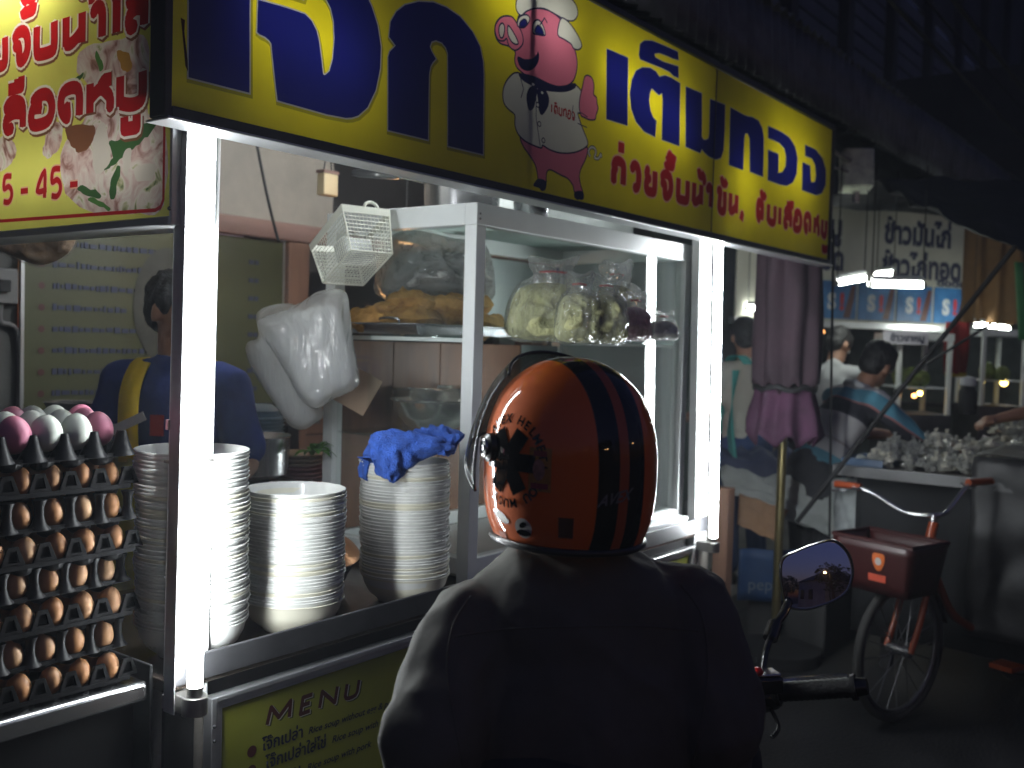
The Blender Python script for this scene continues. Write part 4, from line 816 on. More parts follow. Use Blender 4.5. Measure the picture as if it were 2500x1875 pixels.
tag(obj('wok_lid', MB().lathe([(.001, .05), (.08, .04), (.13, .012), (.142, 0), (.14, -.004), (.125, .006), (.001, .044)], 32, Matrix.Rotation(.25, 4, 'X')), mat('copper_lid', (.55, .26, .13), .3, .85, var=.2), loc=(1.86, 2.08, .925)), 'copper coloured pan lid behind the middle bowl stack', 'lid')
tag(obj('pan', MB().lathe([(.001, 0), (.07, 0), (.11, .03), (.12, .06), (.125, .06), (.1, .02), (.001, .008)], 32), black, loc=(1.83, 2.06, .816)), 'black pan under the copper lid behind the bowls', 'pan')
mb = MB()
def strp(u, v): return (3.465 + .03 * (u - .5) + .004 * sin(v * 9), 1.80 + .006 * sin(v * 14 + u * 3), 1.84 - v * .62)
tag(obj('blue_strap', mb.grid(strp, 5, 24), mat('blue_webbing', (.02, .05, .32), .8, bump=.3), solid=.003), 'blue cloth strip hanging between the glass case and the far post', 'strap')

# ------------------------------------------------------------------ basket and bags hung on the case corner
bk = thing('plastic_basket', 'white plastic mesh basket hung tilted on the case corner', 'basket', at(862, 605, 2.92))
ps, ta = radians(36), radians(26)
dp = FW * cos(ps) - RT * sin(ps); e1 = RT * cos(ps) + FW * sin(ps); e3 = dp * cos(ta) - UPV * sin(ta); e2 = UPV * cos(ta) + dp * sin(ta)
BW, BD, BH = .150, .225, .135
def bf(a, b, c):   # a across, b along the depth, c up; sides flare upward
    k = .86 + .14 * c
    return e1 * (BW * (a - .5) * k) + e3 * (BD * (b - .5) * k) + e2 * (BH * (c - .5))
wp = mat('basket_plastic', (.66, .67, .58), .45, var=.08)
def mesh_face(fn, nu, nv, skipb=0.0, rr=.0012):
    mb = MB()
    for i in range(nu + 1): mb.tube([fn(i / nu, 0), fn(i / nu, 1)], rr, 4, False)
    for j in range(nv + 1): mb.tube([fn(0, j / nv), fn(1, j / nv)], rr, 4, False)
    return mb
obj('mesh_side', mesh_face(lambda a, c: bf(a, 0, c * .86), 12, 10), wp, bk); obj('mesh_side', mesh_face(lambda a, c: bf(a, 1, c * .86), 12, 10), wp, bk)
obj('mesh_side', mesh_face(lambda a, c: bf(0, a, c * .86), 18, 10), wp, bk); obj('mesh_side', mesh_face(lambda a, c: bf(1, a, c * .86), 18, 10), wp, bk)
obj('mesh_bottom', mesh_face(lambda a, b: bf(a, b, 0), 12, 18), wp, bk)
ring = [(0, 0), (1, 0), (1, 1), (0, 1)]
rm = MB()
for i in range(4):
    a, b = ring[i], ring[(i + 1) % 4]
    q = [bf(a[0], a[1], .84), bf(b[0], b[1], .84), bf(b[0], b[1], 1.0), bf(a[0], a[1], 1.0)]; c = bf(.5, .5, .9)
    q2 = [p + (p - c).normalized() * .004 for p in q]
    rm.add(q + q2, [(0, 1, 2, 3), (4, 7, 6, 5), (0, 4, 5, 1), (1, 5, 6, 2), (2, 6, 7, 3), (3, 7, 4, 0)])
obj('rim', rm, wp, bk)
eg = MB()
for c in ring: eg.tube([bf(c[0], c[1], 0), bf(c[0], c[1], 1)], .003, 6)
for i in range(4): eg.tube([bf(*ring[i], 0), bf(*ring[(i + 1) % 4], 0)], .003, 6)
obj('edge', eg, wp, bk)
obj('handle_loop', MB().tube([bf(.62 + .14 * cos(t * pi / 8), 0, 1.0 + .13 * sin(t * pi / 8)) for t in range(9)], .0045, 8), wp, bk)
obj('hook', MB().tube(spline([bf(.1, .2, 1.0), bf(.1, .2, 1.12), bf(.12, .25, 1.2), bf(.3, .28, 1.15)], 5), .0022, 6), steel, bk)
obj('contents', MB().box(-.05, .05, -.03, .03, -.045, .02, Matrix((tuple(e1) , tuple(e3), tuple(e2))).transposed().to_4x4()), mat('grey_packets', (.35, .37, .36), .5, var=.4, vs=25), bk, bev=.01)

def hung_bag(label, pts, ox, oy, d, th, seed, mtl, fill=None):
    t = thing('plastic_bag', label, 'plastic bag', at(ox, oy, d), group='clear plastic bags hung below the basket')
    fr = flat((0, 0, 0), .25); o = outl(pix(pts, ox, oy, d, None), 7)
    fq = lambda a, b, h=0.0: fr(a, b, h + .014 * (.4 - abs(nz(a * 13 + seed, b * 3.5 + a * 5, seed))) + .003 * (.4 - abs(nz(a * 40 + b * 9, b * 12 - a * 9, seed + 2))))
    obj('film', pillow(MB(), o, th, fq, 26, .08, seed, 16, 0, .25), mtl, t, smooth=180)
    if fill: obj('contents', pillow(MB(), outl(pix(fill, ox, oy, d, None), 4), th * .35, fr, 9, .12, seed + 4, 20, 0, .2), mat('stacked_bags_white', (.72, .72, .71), .5, var=.08, vs=14, bump=.2, bs=18, aniso=(1, 1, .3)), t, smooth=180)
    return t
R7 = lambda p: [(500 + a / 2.37, 400 + b / 2.37) for a, b in p]
hung_bag('full milky plastic bag hanging in front under the basket', R7([(660, 735), (800, 730), (835, 860), (865, 1060), (890, 1190), (895, 1270), (840, 1320), (740, 1365), (650, 1420), (560, 1360), (490, 1240), (400, 1090), (330, 990), (318, 915), (440, 860), (560, 800)]), 770, 860, 2.84, .060, 2, milky,
         R7([(560, 850), (740, 820), (800, 980), (850, 1230), (740, 1320), (650, 1380), (560, 1310), (470, 1150), (370, 960)]))
hung_bag('long milky plastic bag hanging behind, lower and left', R7([(300, 870), (400, 815), (520, 815), (540, 900), (480, 960), (520, 1150), (620, 1300), (690, 1440), (640, 1500), (570, 1540), (490, 1510), (400, 1380), (300, 1230), (245, 1110), (250, 1040), (310, 1000)]), 680, 900, 2.93, .045, 7, milky,
         R7([(330, 1010), (420, 1020), (500, 1200), (640, 1440), (560, 1510), (480, 1470), (380, 1320), (270, 1110)]))
tag(obj('paper_card', MB().box(-.06, .06, -.001, .001, -.06, .06, Matrix.Translation(at(868, 950, 3.05)) @ rotz(-.65) @ Matrix.Rotation(.5, 4, 'Y')), mat('kraft_card', (.55, .40, .28), .8)), 'small brown card tucked behind the hanging bags', 'card')
# bag hanging under the side sign
hb = thing('plastic_bag', 'clear plastic bag of orange and white food hanging under the side sign', 'plastic bag', at(95, 555, 2.7))
fr = flat((0, 0, 0), .2); oo = outl(pix([(-20, 520), (80, 500), (175, 520), (188, 570), (165, 620), (105, 652), (50, 640), (-10, 610), (-60, 560)], 95, 555, 2.7, None), 4)
obj('film', pillow(MB(), oo, .06, fr, 9, .4, 4, 18), film_mat('thin_clear', (.9, .9, .88), .9, .08, .5, .6, 20), hb, smooth=180)
obj('contents', pillow(MB(), [(a * .94, b * .94) for a, b in oo], .055, fr, 9, .45, 8, 22), mat('orange_food', (.74, .42, .20), .6, var=.4, vs=14, bump=.4, col2=(.78, .64, .54)), hb, smooth=180)
# ================================================================== EGGS
tb = thing('steel_table', 'steel edged table left of the stall carrying the egg trays', 'table', (0, 1.69, 0))
obj('top', MB().box(-1.2, 1.112, 0, .75, .792, .832), steel, tb, bev=.008); obj('apron', MB().box(-1.2, 1.10, .03, .036, .30, .791), black, tb)
for x in (-1.15, 1.06):
    for y in (.05, .70): obj('leg', MB().box(x - .018, x + .018, y - .018, y + .018, 0, .799), dsteel, tb)
obj('shelf', MB().box(-1.15, 1.05, .08, .7, .25, .262), black, tb)
trayM = mat('black_tray_plastic', (.007, .007, .008), .42, var=.25, vs=20, bump=.05)
trayM.node_tree.nodes['Principled BSDF'].inputs['Specular IOR Level'].default_value = .22
PT = .0567; NC, NR = 6, 5
def tray_mesh(kind, tall=False):
    mb = MB(); W = NC * PT / 2 + .004; Dp = NR * PT
    mb.box(-W, W, -.004, Dp + .004, -.003, 0.0)
    for a in (-W, W - .004): mb.box(a, a + .004, -.004, Dp + .004, .0001, .005)
    mb.box(-W + .0041, W - .0041, -.004, 0, .0001, .005); mb.box(-W + .0041, W - .0041, Dp, Dp + .004, .0001, .005)
    for i in range(NC):
        for j in range(NR):
            x = (i - (NC - 1) / 2) * PT; y = (j + .5) * PT
            mb.lathe([(.024, -.0031), (.020, -.014), (.013, -.019), (.001, -.019)], 8, Matrix.Translation((x, y, 0)))
    for i in range(NC + 1):
        for j in range(NR + 1):
            x = (i - NC / 2) * PT; y = j * PT
            if j == 0:
                if kind:   # tab with a slot
                    for s in (-1, 1):
                        mb.add([(x + s * .021, -.003, .0051), (x + s * .012, -.003, .0051), (x + s * .0045, -.001, .036), (x + s * .0095, -.001, .036), (x + s * .021, .004, .0051), (x + s * .012, .004, .0051), (x + s * .0045, .004, .036), (x + s * .0095, .004, .036)],
                               [(0, 1, 2, 3), (4, 7, 6, 5), (0, 4, 5, 1), (1, 5, 6, 2), (2, 6, 7, 3), (3, 7, 4, 0)])
                    mb.box(x - .0095, x + .0095, -.001, .004, .030, .0375); mb.box(x - .0115, x + .0115, .0042, .006, .006, .036)
                    mb.box(x - .0115, x + .0115, -.0028, .004, .0051, .011)
                else: mb.lathe([(.020, .0), (.012, .010), (.008, .024), (.0085, .040), (.013, .052), (.001, .053)] if not tall else [(.0255, .0), (.019, .012), (.0125, .030), (.0085, .046), (.001, .046)], 10, Matrix.Translation((x, .006, 0)))
            else: mb.lathe([(.021, .0), (.014, .016), (.0085, .033), (.006, .036), (.001, .036)], 6, Matrix.Translation((x, y - (.004 if j == NR else 0), 0)))
    me = mb.mesh('egg_tray'); me.materials.append(trayM); return me
tA, tB, tC = tray_mesh(1), tray_mesh(0), tray_mesh(0, True)
for q in (tA, tB, tC): q.polygons.foreach_set('use_smooth', [True] * len(q.polygons)); q.set_sharp_from_angle(angle=radians(35))
eggM = [mat('brown_egg', (.46, .235, .105), .5, var=.18, vs=25), mat('tan_egg', (.52, .30, .15), .5, var=.15, vs=25), mat('orange_egg', (.44, .20, .075), .5, var=.18, vs=25)]
wegg = mat('white_egg', (.66, .70, .62), .45, var=.05); pegg = mat('pink_egg', (.60, .20, .30), .45, var=.12, vs=15)
def egg_mesh(ml):
    p = [(.001, -.0265)]
    for k in range(1, 12):
        t = -pi / 2 + pi * k / 12; z = .028 * sin(t); p.append((.0212 * cos(t) * (1 - .10 * sin(t)), z + .0015))
    p.append((.001, .0295)); mb = MB().lathe(p, 18); me = mb.mesh('egg'); me.materials.append(ml); me.polygons.foreach_set('use_smooth', [True] * len(me.polygons)); return me
EM = [egg_mesh(q) for q in eggM]; WE = egg_mesh(wegg); PE = egg_mesh(pegg)
random.seed(21); X0, Y1, ZT = .9055, 1.715, 1.268; STEP = .0605
ordn = ['topmost', 'second', 'third', 'fourth', 'fifth', 'sixth', 'seventh', 'lowest']
for k in range(8):
    z = ZT - STEP * k; o = bpy.data.objects.new('egg_tray', tA if k % 2 else (tB if k else tC)); COL.objects.link(o)
    ox = X0 + random.uniform(-.010, .010); oy = Y1 + random.uniform(-.008, .008); o.location = (ox, oy, z); o.rotation_euler = (random.uniform(-.004, .004), random.uniform(-.012, .012), random.uniform(-.025, .025))
    tag(o, 'black plastic egg tray, %s of the stack of eight' % (ordn[k] if k else 'topmost, holding white and pink eggs'), 'egg tray', 'stacked egg trays')
    if k == 0: continue
    for i in range(NC):
        for j in range(3):
            if random.random() < .05 and j: continue
            e = bpy.data.objects.new('egg', random.choice(EM)); COL.objects.link(e)
            e.location = (ox + (i - 2.5) * PT + random.uniform(-.002, .002), oy + (j + .34) * PT, z + .0225 + random.uniform(-.001, .0015)); s = random.uniform(.92, 1.04)
            e.scale = (s, s, s); e.rotation_euler = (random.uniform(-.15, .15), random.uniform(-.15, .15), 0)
            tag(e, '%s egg, %s from the right in the %s of the %s tray' % (e.data.materials[0].name.replace('_egg', '').replace('orange', 'reddish brown'), ordinal(NC - i), ('front row', 'second row', 'third row')[j], ordn[k]), 'egg', 'brown eggs in the %s tray' % ordn[k])
top = [(2, 0, PE, 'pink egg at the left frame edge, front row of the top tray'), (3, 0, WE, 'white egg nearest the front on the top tray, right of the pink edge egg'), (4, 0, WE, 'large white egg in the front row, between white and pink eggs'), (4.9, .25, PE, 'large pink egg at the right end of the front row'),
       (2.2, 1, WE, 'white egg in the second row at the frame edge'), (3.1, 1, WE, 'white egg in the second row behind the front white egg'), (4.05, 1, WE, 'white egg in the second row behind the large white egg'), (4.95, 1.15, PE, 'pink egg in the second row behind the large pink egg'),
       (2.9, 2, PE, 'pink egg in the back row at the left, standing highest'), (4.35, 2, WE, 'small white egg in the back row'), (5.25, 1.9, PE, 'pink egg in the back row at the right end'), (3.6, 2, WE, 'white egg in the back row left of the small white egg')]
for i, j, me, lb in top:
    e = bpy.data.objects.new('egg', me); COL.objects.link(e); e.location = (X0 + (i - 2.5) * PT, Y1 + (j + .5) * PT, ZT + .044 + .004 * j); e.scale = (1.36, 1.36, 1.22)
    e.rotation_euler = (random.uniform(-.2, .2), random.uniform(-.2, .2), 0); tag(e, lb, 'egg', 'white and pink eggs on the top tray')

# ================================================================== KITCHEN BEHIND
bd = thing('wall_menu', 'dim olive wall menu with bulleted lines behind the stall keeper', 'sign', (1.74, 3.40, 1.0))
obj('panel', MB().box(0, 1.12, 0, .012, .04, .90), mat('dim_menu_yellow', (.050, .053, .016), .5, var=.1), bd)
each('edge', bxs((-.012, 0, -.004, .014, .03, .912), (1.12, 1.132, -.004, .014, .03, .912)), alu, bd)
for k in range(8):
    z = .80 - k * .075; obj('bullet', MB().disc(.012, 0, 12, Matrix.Translation((.06, -.004, z)) @ Matrix.Rotation(pi / 2, 4, 'X')), mred, bd)
    random.seed(k + 40); x = .10; mb = MB()
    for q in range(random.randint(12, 24)):
        wd = random.uniform(.008, .03); hh = random.uniform(.005, .010); mb.box(x, x + wd, -.004, -.002, z - hh, z + hh + random.uniform(0, .006)); x += wd + random.uniform(.003, .008)
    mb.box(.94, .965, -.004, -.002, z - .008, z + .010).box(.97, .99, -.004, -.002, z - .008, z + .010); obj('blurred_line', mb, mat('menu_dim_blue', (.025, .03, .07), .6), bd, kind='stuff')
ph = MB()
eggp = obj('photo', MB().disc(.15, 0, 28, Matrix.Translation((.56, -.0045, .60)) @ Matrix.Rotation(pi / 2, 4, 'X') @ Matrix.Diagonal((1, 1.5, 1, 1))), mat('photo_porridge', (.04, .04, .03), .6, var=.4, vs=9), bd)
obj('photo', MB().disc(.07, 0, 20, Matrix.Translation((.58, -.006, .58)) @ Matrix.Rotation(pi / 2, 4, 'X')), mat('photo_yolk', (.11, .07, .04), .6, var=.3, vs=9), bd)
for k in range(4):
    q = obj('photo_tile', MB().box(.04 + k * .27, .04 + k * .27 + .245, -.005, -.001, .05, .215), mat('photo_dark', (.03, .028, .026), .4, var=.5, vs=12), bd)
    obj('plate_print', MB().disc(.085, 0, 24, Matrix.Translation((.165 + k * .27, -.0065, .13)) @ Matrix.Rotation(pi / 2, 4, 'X')), mat('photo_plate', (.06, .065, .075), .4, var=.7, vs=14), q)
so = thing('wall_socket', 'grey wall socket box on the grey wall left of the menu', 'socket', (1.668, 3.43, 1.64)); obj('body', MB().box(-.05, .05, -.04, 0, -.06, .06), mat('socket_grey', (.13, .13, .13), .5), so, bev=.006); obj('plug', MB().box(-.025, .015, -.06, -.0401, -.02, .02), black, so, bev=.004)
obj('conduit', MB().tube(spline([(.0, -.02, -.06), (.0, -.02, -.12), (.06, -.02, -.17), (.06, -.02, -.5)], 6), .009, 8), mat('socket_grey', (.13, .13, .13), .5), so)
hb2 = thing('hanging_box', 'small pale box hung by a cord on the cream wall', 'box', at(800, 445, 3.75)); obj('body', MB().box(-.035, .035, -.02, .02, -.05, .03), mat('pale_box', (.45, .36, .22), .7), hb2, bev=.004); obj('lid', MB().box(-.038, .038, -.022, .022, .0305, .042), woodh, hb2); obj('cord', MB().tube([(-.02, 0, .042), (.0, 0, .16), (.02, 0, .042)], .003, 6), black, hb2)
cable('thin cord hanging down the cream wall', at(625, 340, 3.95), at(680, 590, 3.9), .02, .006)
bt = thing('kitchen_table', 'cluttered steel kitchen table behind the counter', 'table', (2.05, 2.70, .12)); obj('top', MB().box(0, 1.6, 0, .55, .84, .87), steel, bt, bev=.004)
for x in (.05, 1.55):
    for y in (.05, .5): obj('leg', MB().box(x - .02, x + .02, y - .02, y + .02, 0, .839), dsteel, bt)
bbl = mat('pale_blue_plastic', (.30, .44, .56), .4, var=.08); pkp = mat('pink_plate', (.62, .40, .42), .4); crm = mat('cream_plate', (.62, .55, .45), .4)
bbm = MB().lathe([(.001, .004), (.05, .003), (.055, 0), (.09, .025), (.108, .06), (.112, .062), (.105, .058), (.085, .028), (.001, .01)], 24).mesh('bowl'); bbm.materials.append(bbl); bbm.polygons.foreach_set('use_smooth', [True] * len(bbm.polygons))
bb = at(632, 1100, 3.35)
for k in range(19):
    o = bpy.data.objects.new('bowl', bbm); COL.objects.link(o); o.location = (bb.x, bb.y, .995 + k * .0125); o.scale = (.74,) * 3
    if k == 18: o.rotation_euler = (pi, 0, .2); o.location.z += .05
    tag(o, 'pale blue plastic bowl turned upside down on top of its stack' if k == 18 else 'pale blue plastic bowl, %s from the top of the stack behind the counter' % ordinal(19 - k), 'bowl', 'pale blue bowls behind the counter')
pm = MB().lathe([(.001, 0), (.06, 0), (.10, .012), (.102, .015), (.06, .006), (.001, .004)], 24).mesh('plate'); pm.materials.append(pkp); pm2 = pm.copy(); pm2.materials.clear(); pm2.materials.append(crm)
pp = at(728, 1100, 3.25)
for k in range(9):
    o = bpy.data.objects.new('plate', pm2 if k > 5 else pm); COL.objects.link(o); o.location = (pp.x, pp.y, 1.0 + k * .014); o.scale = (.9,) * 3
    tag(o, '%s plate, %s from the top of the low pile by the pale blue bowls' % ('cream' if k > 5 else 'pink', ordinal(9 - k)), 'plate', 'plates beside the blue bowls')
vg = thing('leafy_greens', 'bunch of green leaves on the kitchen table behind the case post', 'vegetable', at(770, 1105, 3.1)); random.seed(4)
lf = mat('green_leaf', (.06, .16, .025), .5, var=.4, vs=20)
for k in range(14):
    a = random.uniform(0, 6.28); e = random.uniform(.3, 1.2); d = Vector((cos(a) * cos(e), sin(a) * cos(e), sin(e))); sd = d.cross(Vector((0, 0, 1))).normalized(); l = random.uniform(.05, .085)
    obj('leaf', MB().grid(lambda u, v: d * (l * v) + sd * ((u - .5) * .035 * sin(pi * min(1, v * .9 + .1))) + Vector((0, 0, -.04 * v * v * v)), 3, 6), lf, vg, smooth=180, solid=.001)
ch2 = tag(obj('steel_pot', MB().lathe([(.001, 0), (.12, 0), (.13, .01), (.132, .12), (.138, .125), (.128, .122), (.001, .02)], 32), steel, loc=tuple(at(600, 1160, 3.1))), 'wide steel pot beneath the pale blue bowls', 'pot')
tag(obj('steel_basin', MB().lathe([(.001, 0), (.07, 0), (.095, .045), (.10, .05), (.092, .046), (.066, .006), (.001, .004)], 32), steel, loc=tuple(at(190, 1020, 3.1))), 'steel basin on the bench behind the eggs', 'basin')
tag(obj('steel_bench', MB().box(-.9, .75, -.3, .3, -.03, 0).box(-.85, -.80, -.25, .25, -1.05, -.0301).box(.65, .7, -.25, .25, -1.05, -.0301), dsteel, loc=tuple(at(170, 1022, 3.1))), 'dull steel bench behind the egg trays', 'bench')
kb = thing('assumed_bulb', 'assumed bare warm bulb hung in the kitchen behind the crinkled sack', 'light', at(990, 655, 3.75))  # unseen bulb, assumed from the orange glow at the sack's edge
obj('bulb', MB().ell((0, 0, 0), (.03, .03, .04), 14, 10), lamp_mat('assumed_bulb_light', (1.0, .50, .20), 40.0), kb); obj('holder', MB().tube([(0, 0, .04), (0, 0, .09)], .016, 10), black, kb); obj('flex', MB().tube([(0, 0, .09), (0, 0, .75)], .003, 6), black, kb)
kt = thing('bag_fill_tube', 'unseen fluorescent tube added behind the side sign to light the hanging bag', 'light', (1.42, 2.30, 2.12)); obj('tube', MB().tube([(0, -.28, 0), (0, .28, 0)], .013, 10), lamp_mat('bag_fill_light', (.95, 1, .95), 5.0), kt); obj('channel', MB().box(-.03, .03, -.3, .3, .02, .06), chan, kt)  # unseen tube added to brighten the hanging bag, set out of view
# ================================================================== PEOPLE
skinM = mat('tan_skin', (.36, .19, .12), .5, var=.12, vs=12); hairM = mat('black_hair', (.012, .011, .011), .55, var=.4, vs=40, bump=.4, bs=120)
eyeM = mat('eye_white', (.7, .68, .65), .25); pupM = mat('eye_dark', (.02, .015, .012), .2); lipM = mat('lip', (.30, .11, .09), .5)
navyT = mat('navy_shirt', (.018, .035, .16), .9, var=.25, vs=9, bump=.35, bs=22); darkT = mat('dark_trousers', (.03, .03, .035), .9, var=.25, vs=8, bump=.3, bs=20)
def person(label, x, y, z0, face, H, shirt, pants, lean=0.0, twist=0.0, head=0.0, nod=0.0, arms=None, vox=.011, sleeve=.55, extra=None, hair=True, group=None):
    """a standing figure; arms: {side: (elbow, hand)} in (right, forward, up) metres from the shoulder"""
    k = H / 1.70; t = thing('person', label, 'person', (x, y, z0), face - pi / 2, group)
    ax = Matrix.Translation((0, 0, .92 * k)) @ Matrix.Rotation(-lean, 4, 'X') @ Matrix.Rotation(twist, 4, 'Z') @ Matrix.Translation((0, 0, -.92 * k))
    U = lambda p: ax @ (Vector(p) * k)
    hm = ax @ Matrix.Translation(Vector((0, .02, 1.50)) * k) @ Matrix.Rotation(head, 4, 'Z') @ Matrix.Rotation(-nod, 4, 'X') @ Matrix.Scale(k, 4)
    Hh = lambda p: hm @ Vector(p)
    b = MB(); s = MB(); r3 = ax.to_3x3().to_4x4(); hr = hm.to_3x3().to_4x4()
    b.ell(Hh((0, .0, .105)), (.075, .094, .10), 16, 12, hr); b.cap(Hh((0, .03, .035)), Hh((0, .062, .02)), .056 * k, .040 * k); b.cap(U((0, .0, 1.36)), Hh((0, .0, .06)), .058 * k, .052 * k)
    b.cap(Hh((0, .092, .085)), Hh((0, .108, .058)), .010 * k, .014 * k); b.cap(Hh((-.03, .085, .105)), Hh((.03, .085, .105)), .012 * k, .012 * k)
    for q in (-1, 1): b.ell(Hh((q * .078, -.008, .07)), (.010, .020, .032), 8, 8, hr)
    b.cap(Hh((-.018, .092, .028)), Hh((.018, .092, .028)), .010 * k, .010 * k)
    for g, mbb in ((0.0, b), (.012, s)):
        mbb.ell(U((0, .005, 1.22)), ((.165 + g) * k, (.105 + g) * k, .20 * k), 18, 12, r3); mbb.ell(U((0, .01, 1.02)), ((.150 + g) * k, (.100 + g) * k, .19 * k), 18, 12, r3)
        mbb.cap(U((-.155, 0, 1.36)), U((.155, 0, 1.36)), (.058 + g) * k, (.058 + g) * k); mbb.cap(U((0, -.01, 1.30)), U((0, 0, 1.40)), (.09 + g) * k, (.062 + g) * k)
    s.ell(U((0, .01, .94)), (.178 * k, .125 * k, .10 * k), 18, 12, r3)
    b.ell((0, 0, .92 * k), (.16 * k, .11 * k, .12 * k), 16, 10)
    arms = arms or {}
    for q in (-1, 1):
        el, hd = arms.get(q, ((q * .05, -.01, -.28), (q * .06, .08, -.50)))
        sh = U((q * .185, 0, 1.355)); e = sh + Vector(el) * k; h = sh + Vector(hd) * k
        b.cap(sh, e, .050 * k, .040 * k); b.cap(e, h, .040 * k, .026 * k)
        d = (h - e).normalized(); sd = d.cross(Vector((0, 0, 1)));
        if sd.length < .1: sd = Vector((1, 0, 0))
        sd.normalize(); nn = sd.cross(d); pm_ = h + d * .045 * k; b.cap(h, pm_, .026 * k, .032 * k)
        for f in range(4):
            o = sd * ((f - 1.5) * .020 * k); L = (.034, .040, .037, .028)[f] * k; m1 = pm_ + d * .02 * k + o; m2 = m1 + (d * .9 - nn * .35) * L; m3 = m2 + (d * .5 - nn * .8) * L * .75
            b.cap(m1, m2, .0092 * k, .0085 * k, 8); b.cap(m2, m3, .0085 * k, .0075 * k, 8)
        tm = h + d * .02 * k - sd * q * .024 * k; b.cap(tm, tm + (d * .6 - sd * q * .7) * .045 * k, .011 * k, .009 * k, 8)
        s.cap(sh, sh.lerp(e, min(1, sleeve * 1.3)), .064 * k, .066 * k)
        if sleeve > .9: s.cap(e, e.lerp(h, .9), .056 * k, .04 * k)
    tr_ = MB(); tr_.ell((0, 0, .92 * k), (.172 * k, .122 * k, .12 * k), 16, 10)
    for q in (-1, 1):
        hp = Vector((q * .09, 0, .90)) * k; kn = Vector((q * .105, .03, .48)) * k; an = Vector((q * .11, -.01, .08)) * k
        b.cap(hp, kn, .08 * k, .055 * k); b.cap(kn, an, .055 * k, .036 * k); b.cap(an + Vector((0, 0, -.03)) * k, an + Vector((0, .14, -.05)) * k, .038 * k, .03 * k)
        tr_.cap(hp, kn, .098 * k, .074 * k); tr_.cap(kn, an + Vector((0, 0, .04)), .074 * k, .06 * k)
    body = blob('body', b, vox, skinM, t, 3)
    if hair:
        hb_ = MB(); hb_.ell(Hh((0, -.018, .128)), (.083, .095, .092), 16, 12, hr); hb_.ell(Hh((0, -.045, .075)), (.074, .062, .07), 14, 10, hr); hb_.ell(Hh((0, .045, .178)), (.06, .05, .03), 12, 8, hr)
        for q in (-1, 1): hb_.ell(Hh((q * .07, .02, .12)), (.016, .03, .05), 8, 8, hr)
        ho = blob('hair', hb_, .008, hairM, t, 2)
        swell(ho.data, lambda x, y, z: nz(x * 70, y * 70, z * 40) * .006)
    for q in (-1, 1):
        e = obj('eye', MB().ell(Hh((q * .031, .083, .088)), .0125 * k, 10, 8), eyeM, t, smooth=180); obj('pupil', MB().ell(Hh((q * .031, .0915, .088)), .0055 * k, 8, 6), pupM, e, smooth=180)
        obj('eyebrow', MB().cap(Hh((q * .016, .098, .112)), Hh((q * .046, .086, .113)), .004 * k, .003 * k, 6), hairM, t)
    obj('mouth', MB().cap(Hh((-.018, .101, .027)), Hh((.018, .101, .027)), .0045 * k, .0045 * k, 6), lipM, t, smooth=180)
    so_ = blob('shirt', s, vox, shirt, t, 5)
    swell(so_.data, lambda x, y, z: nz(x * 14, y * 14, z * 8) * .012)
    blob('trousers', tr_, vox * 1.2, pants, t, 4)
    for q in (-1, 1): obj('shoe', MB().cap((q * .11 * k, -.03 * k, .04 * k), (q * .115 * k, .13 * k, .035 * k), .046 * k, .04 * k), black, t, smooth=180)
    if extra: extra(t, U, Hh, k)
    return t
toward = atan2(-FW.y, -FW.x)
# stall keeper
ap = mat('yellow_apron', (.66, .46, .015), .7, var=.12, vs=10, bump=.25, bs=30); apd = mat('olive_apron', (.50, .44, .06), .8, var=.15, vs=10, bump=.2)
def apron(t, U, Hh, k):
    for q in (-1, 1):
        pts = [U(p) for p in ((q * .085, -.10, 1.37), (q * .088, -.045, 1.425), (q * .095, .045, 1.412), (q * .098, .11, 1.33), (q * .095, .13, 1.22), (q * .092, .128, 1.10))]
        sp = spline(pts, 6); mb = MB()
        vs = [p + Vector((dx, 0, 0)) for p in sp for dx in (-.030, .030)]; mb.add(vs, [(2 * i, 2 * i + 1, 2 * i + 3, 2 * i + 2) for i in range(len(sp) - 1)]); obj('apron_strap', mb, ap, t, solid=.004)
    obj('apron_bib', MB().grid(lambda u, v: U(((u - .5) * .34, .135 + .012 * cos((u - .5) * 3) - .055 * abs(u - .5) ** 2 * 4 + .004 * sin(v * 20 + u * 9), 1.12 - v * .5)), 14, 14), apd, t, solid=.004)
    obj('apron_hem', MB().tube([U(((u / 10 - .5) * .34, .14 - .055 * abs(u / 10 - .5) ** 2 * 4 + .012 * cos((u / 10 - .5) * 3), 1.122)) for u in range(11)], .007, 6), ap, t)
    obj('name_badge', MB().box(-.055, .055, -.002, .002, -.013, .013, Matrix.Translation(U((.085, .150, 1.225))) @ Matrix.Rotation(.45, 4, 'Y')), mat('badge_white', (.6, .6, .58), .5), t)
    obj('shirt_print', MB().box(-.02, .02, -.002, .002, -.03, .03, Matrix.Translation(U((.0, .128, 1.22)))), mat('red_print', (.4, .03, .03), .6), t)
kp = at(428, 900, 3.0)
person('stall keeper in navy T-shirt with yellow apron straps, face behind the light post', kp.x, kp.y, .12, toward - .10, 1.55, navyT, darkT, head=1.2, nod=.12, arms={-1: ((-.07, .02, -.26), (-.03, .22, -.36)), 1: ((.07, .02, -.26), (.05, .22, -.38))}, vox=.009, extra=apron, sleeve=.62)
dk = mat('dark_shirt', (.02, .02, .022), .9, var=.3)
p2 = at(8, 905, 3.3)
person('dark haired person bent over at the frame edge, far behind the eggs', p2.x, p2.y, .12 - .25, toward - 1.2, 1.62, dk, darkT, lean=.5, head=-.3, nod=.3, arms={-1: ((-.05, .2, -.2), (.0, .42, -.25)), 1: ((.05, .2, -.2), (.1, .42, -.25))})
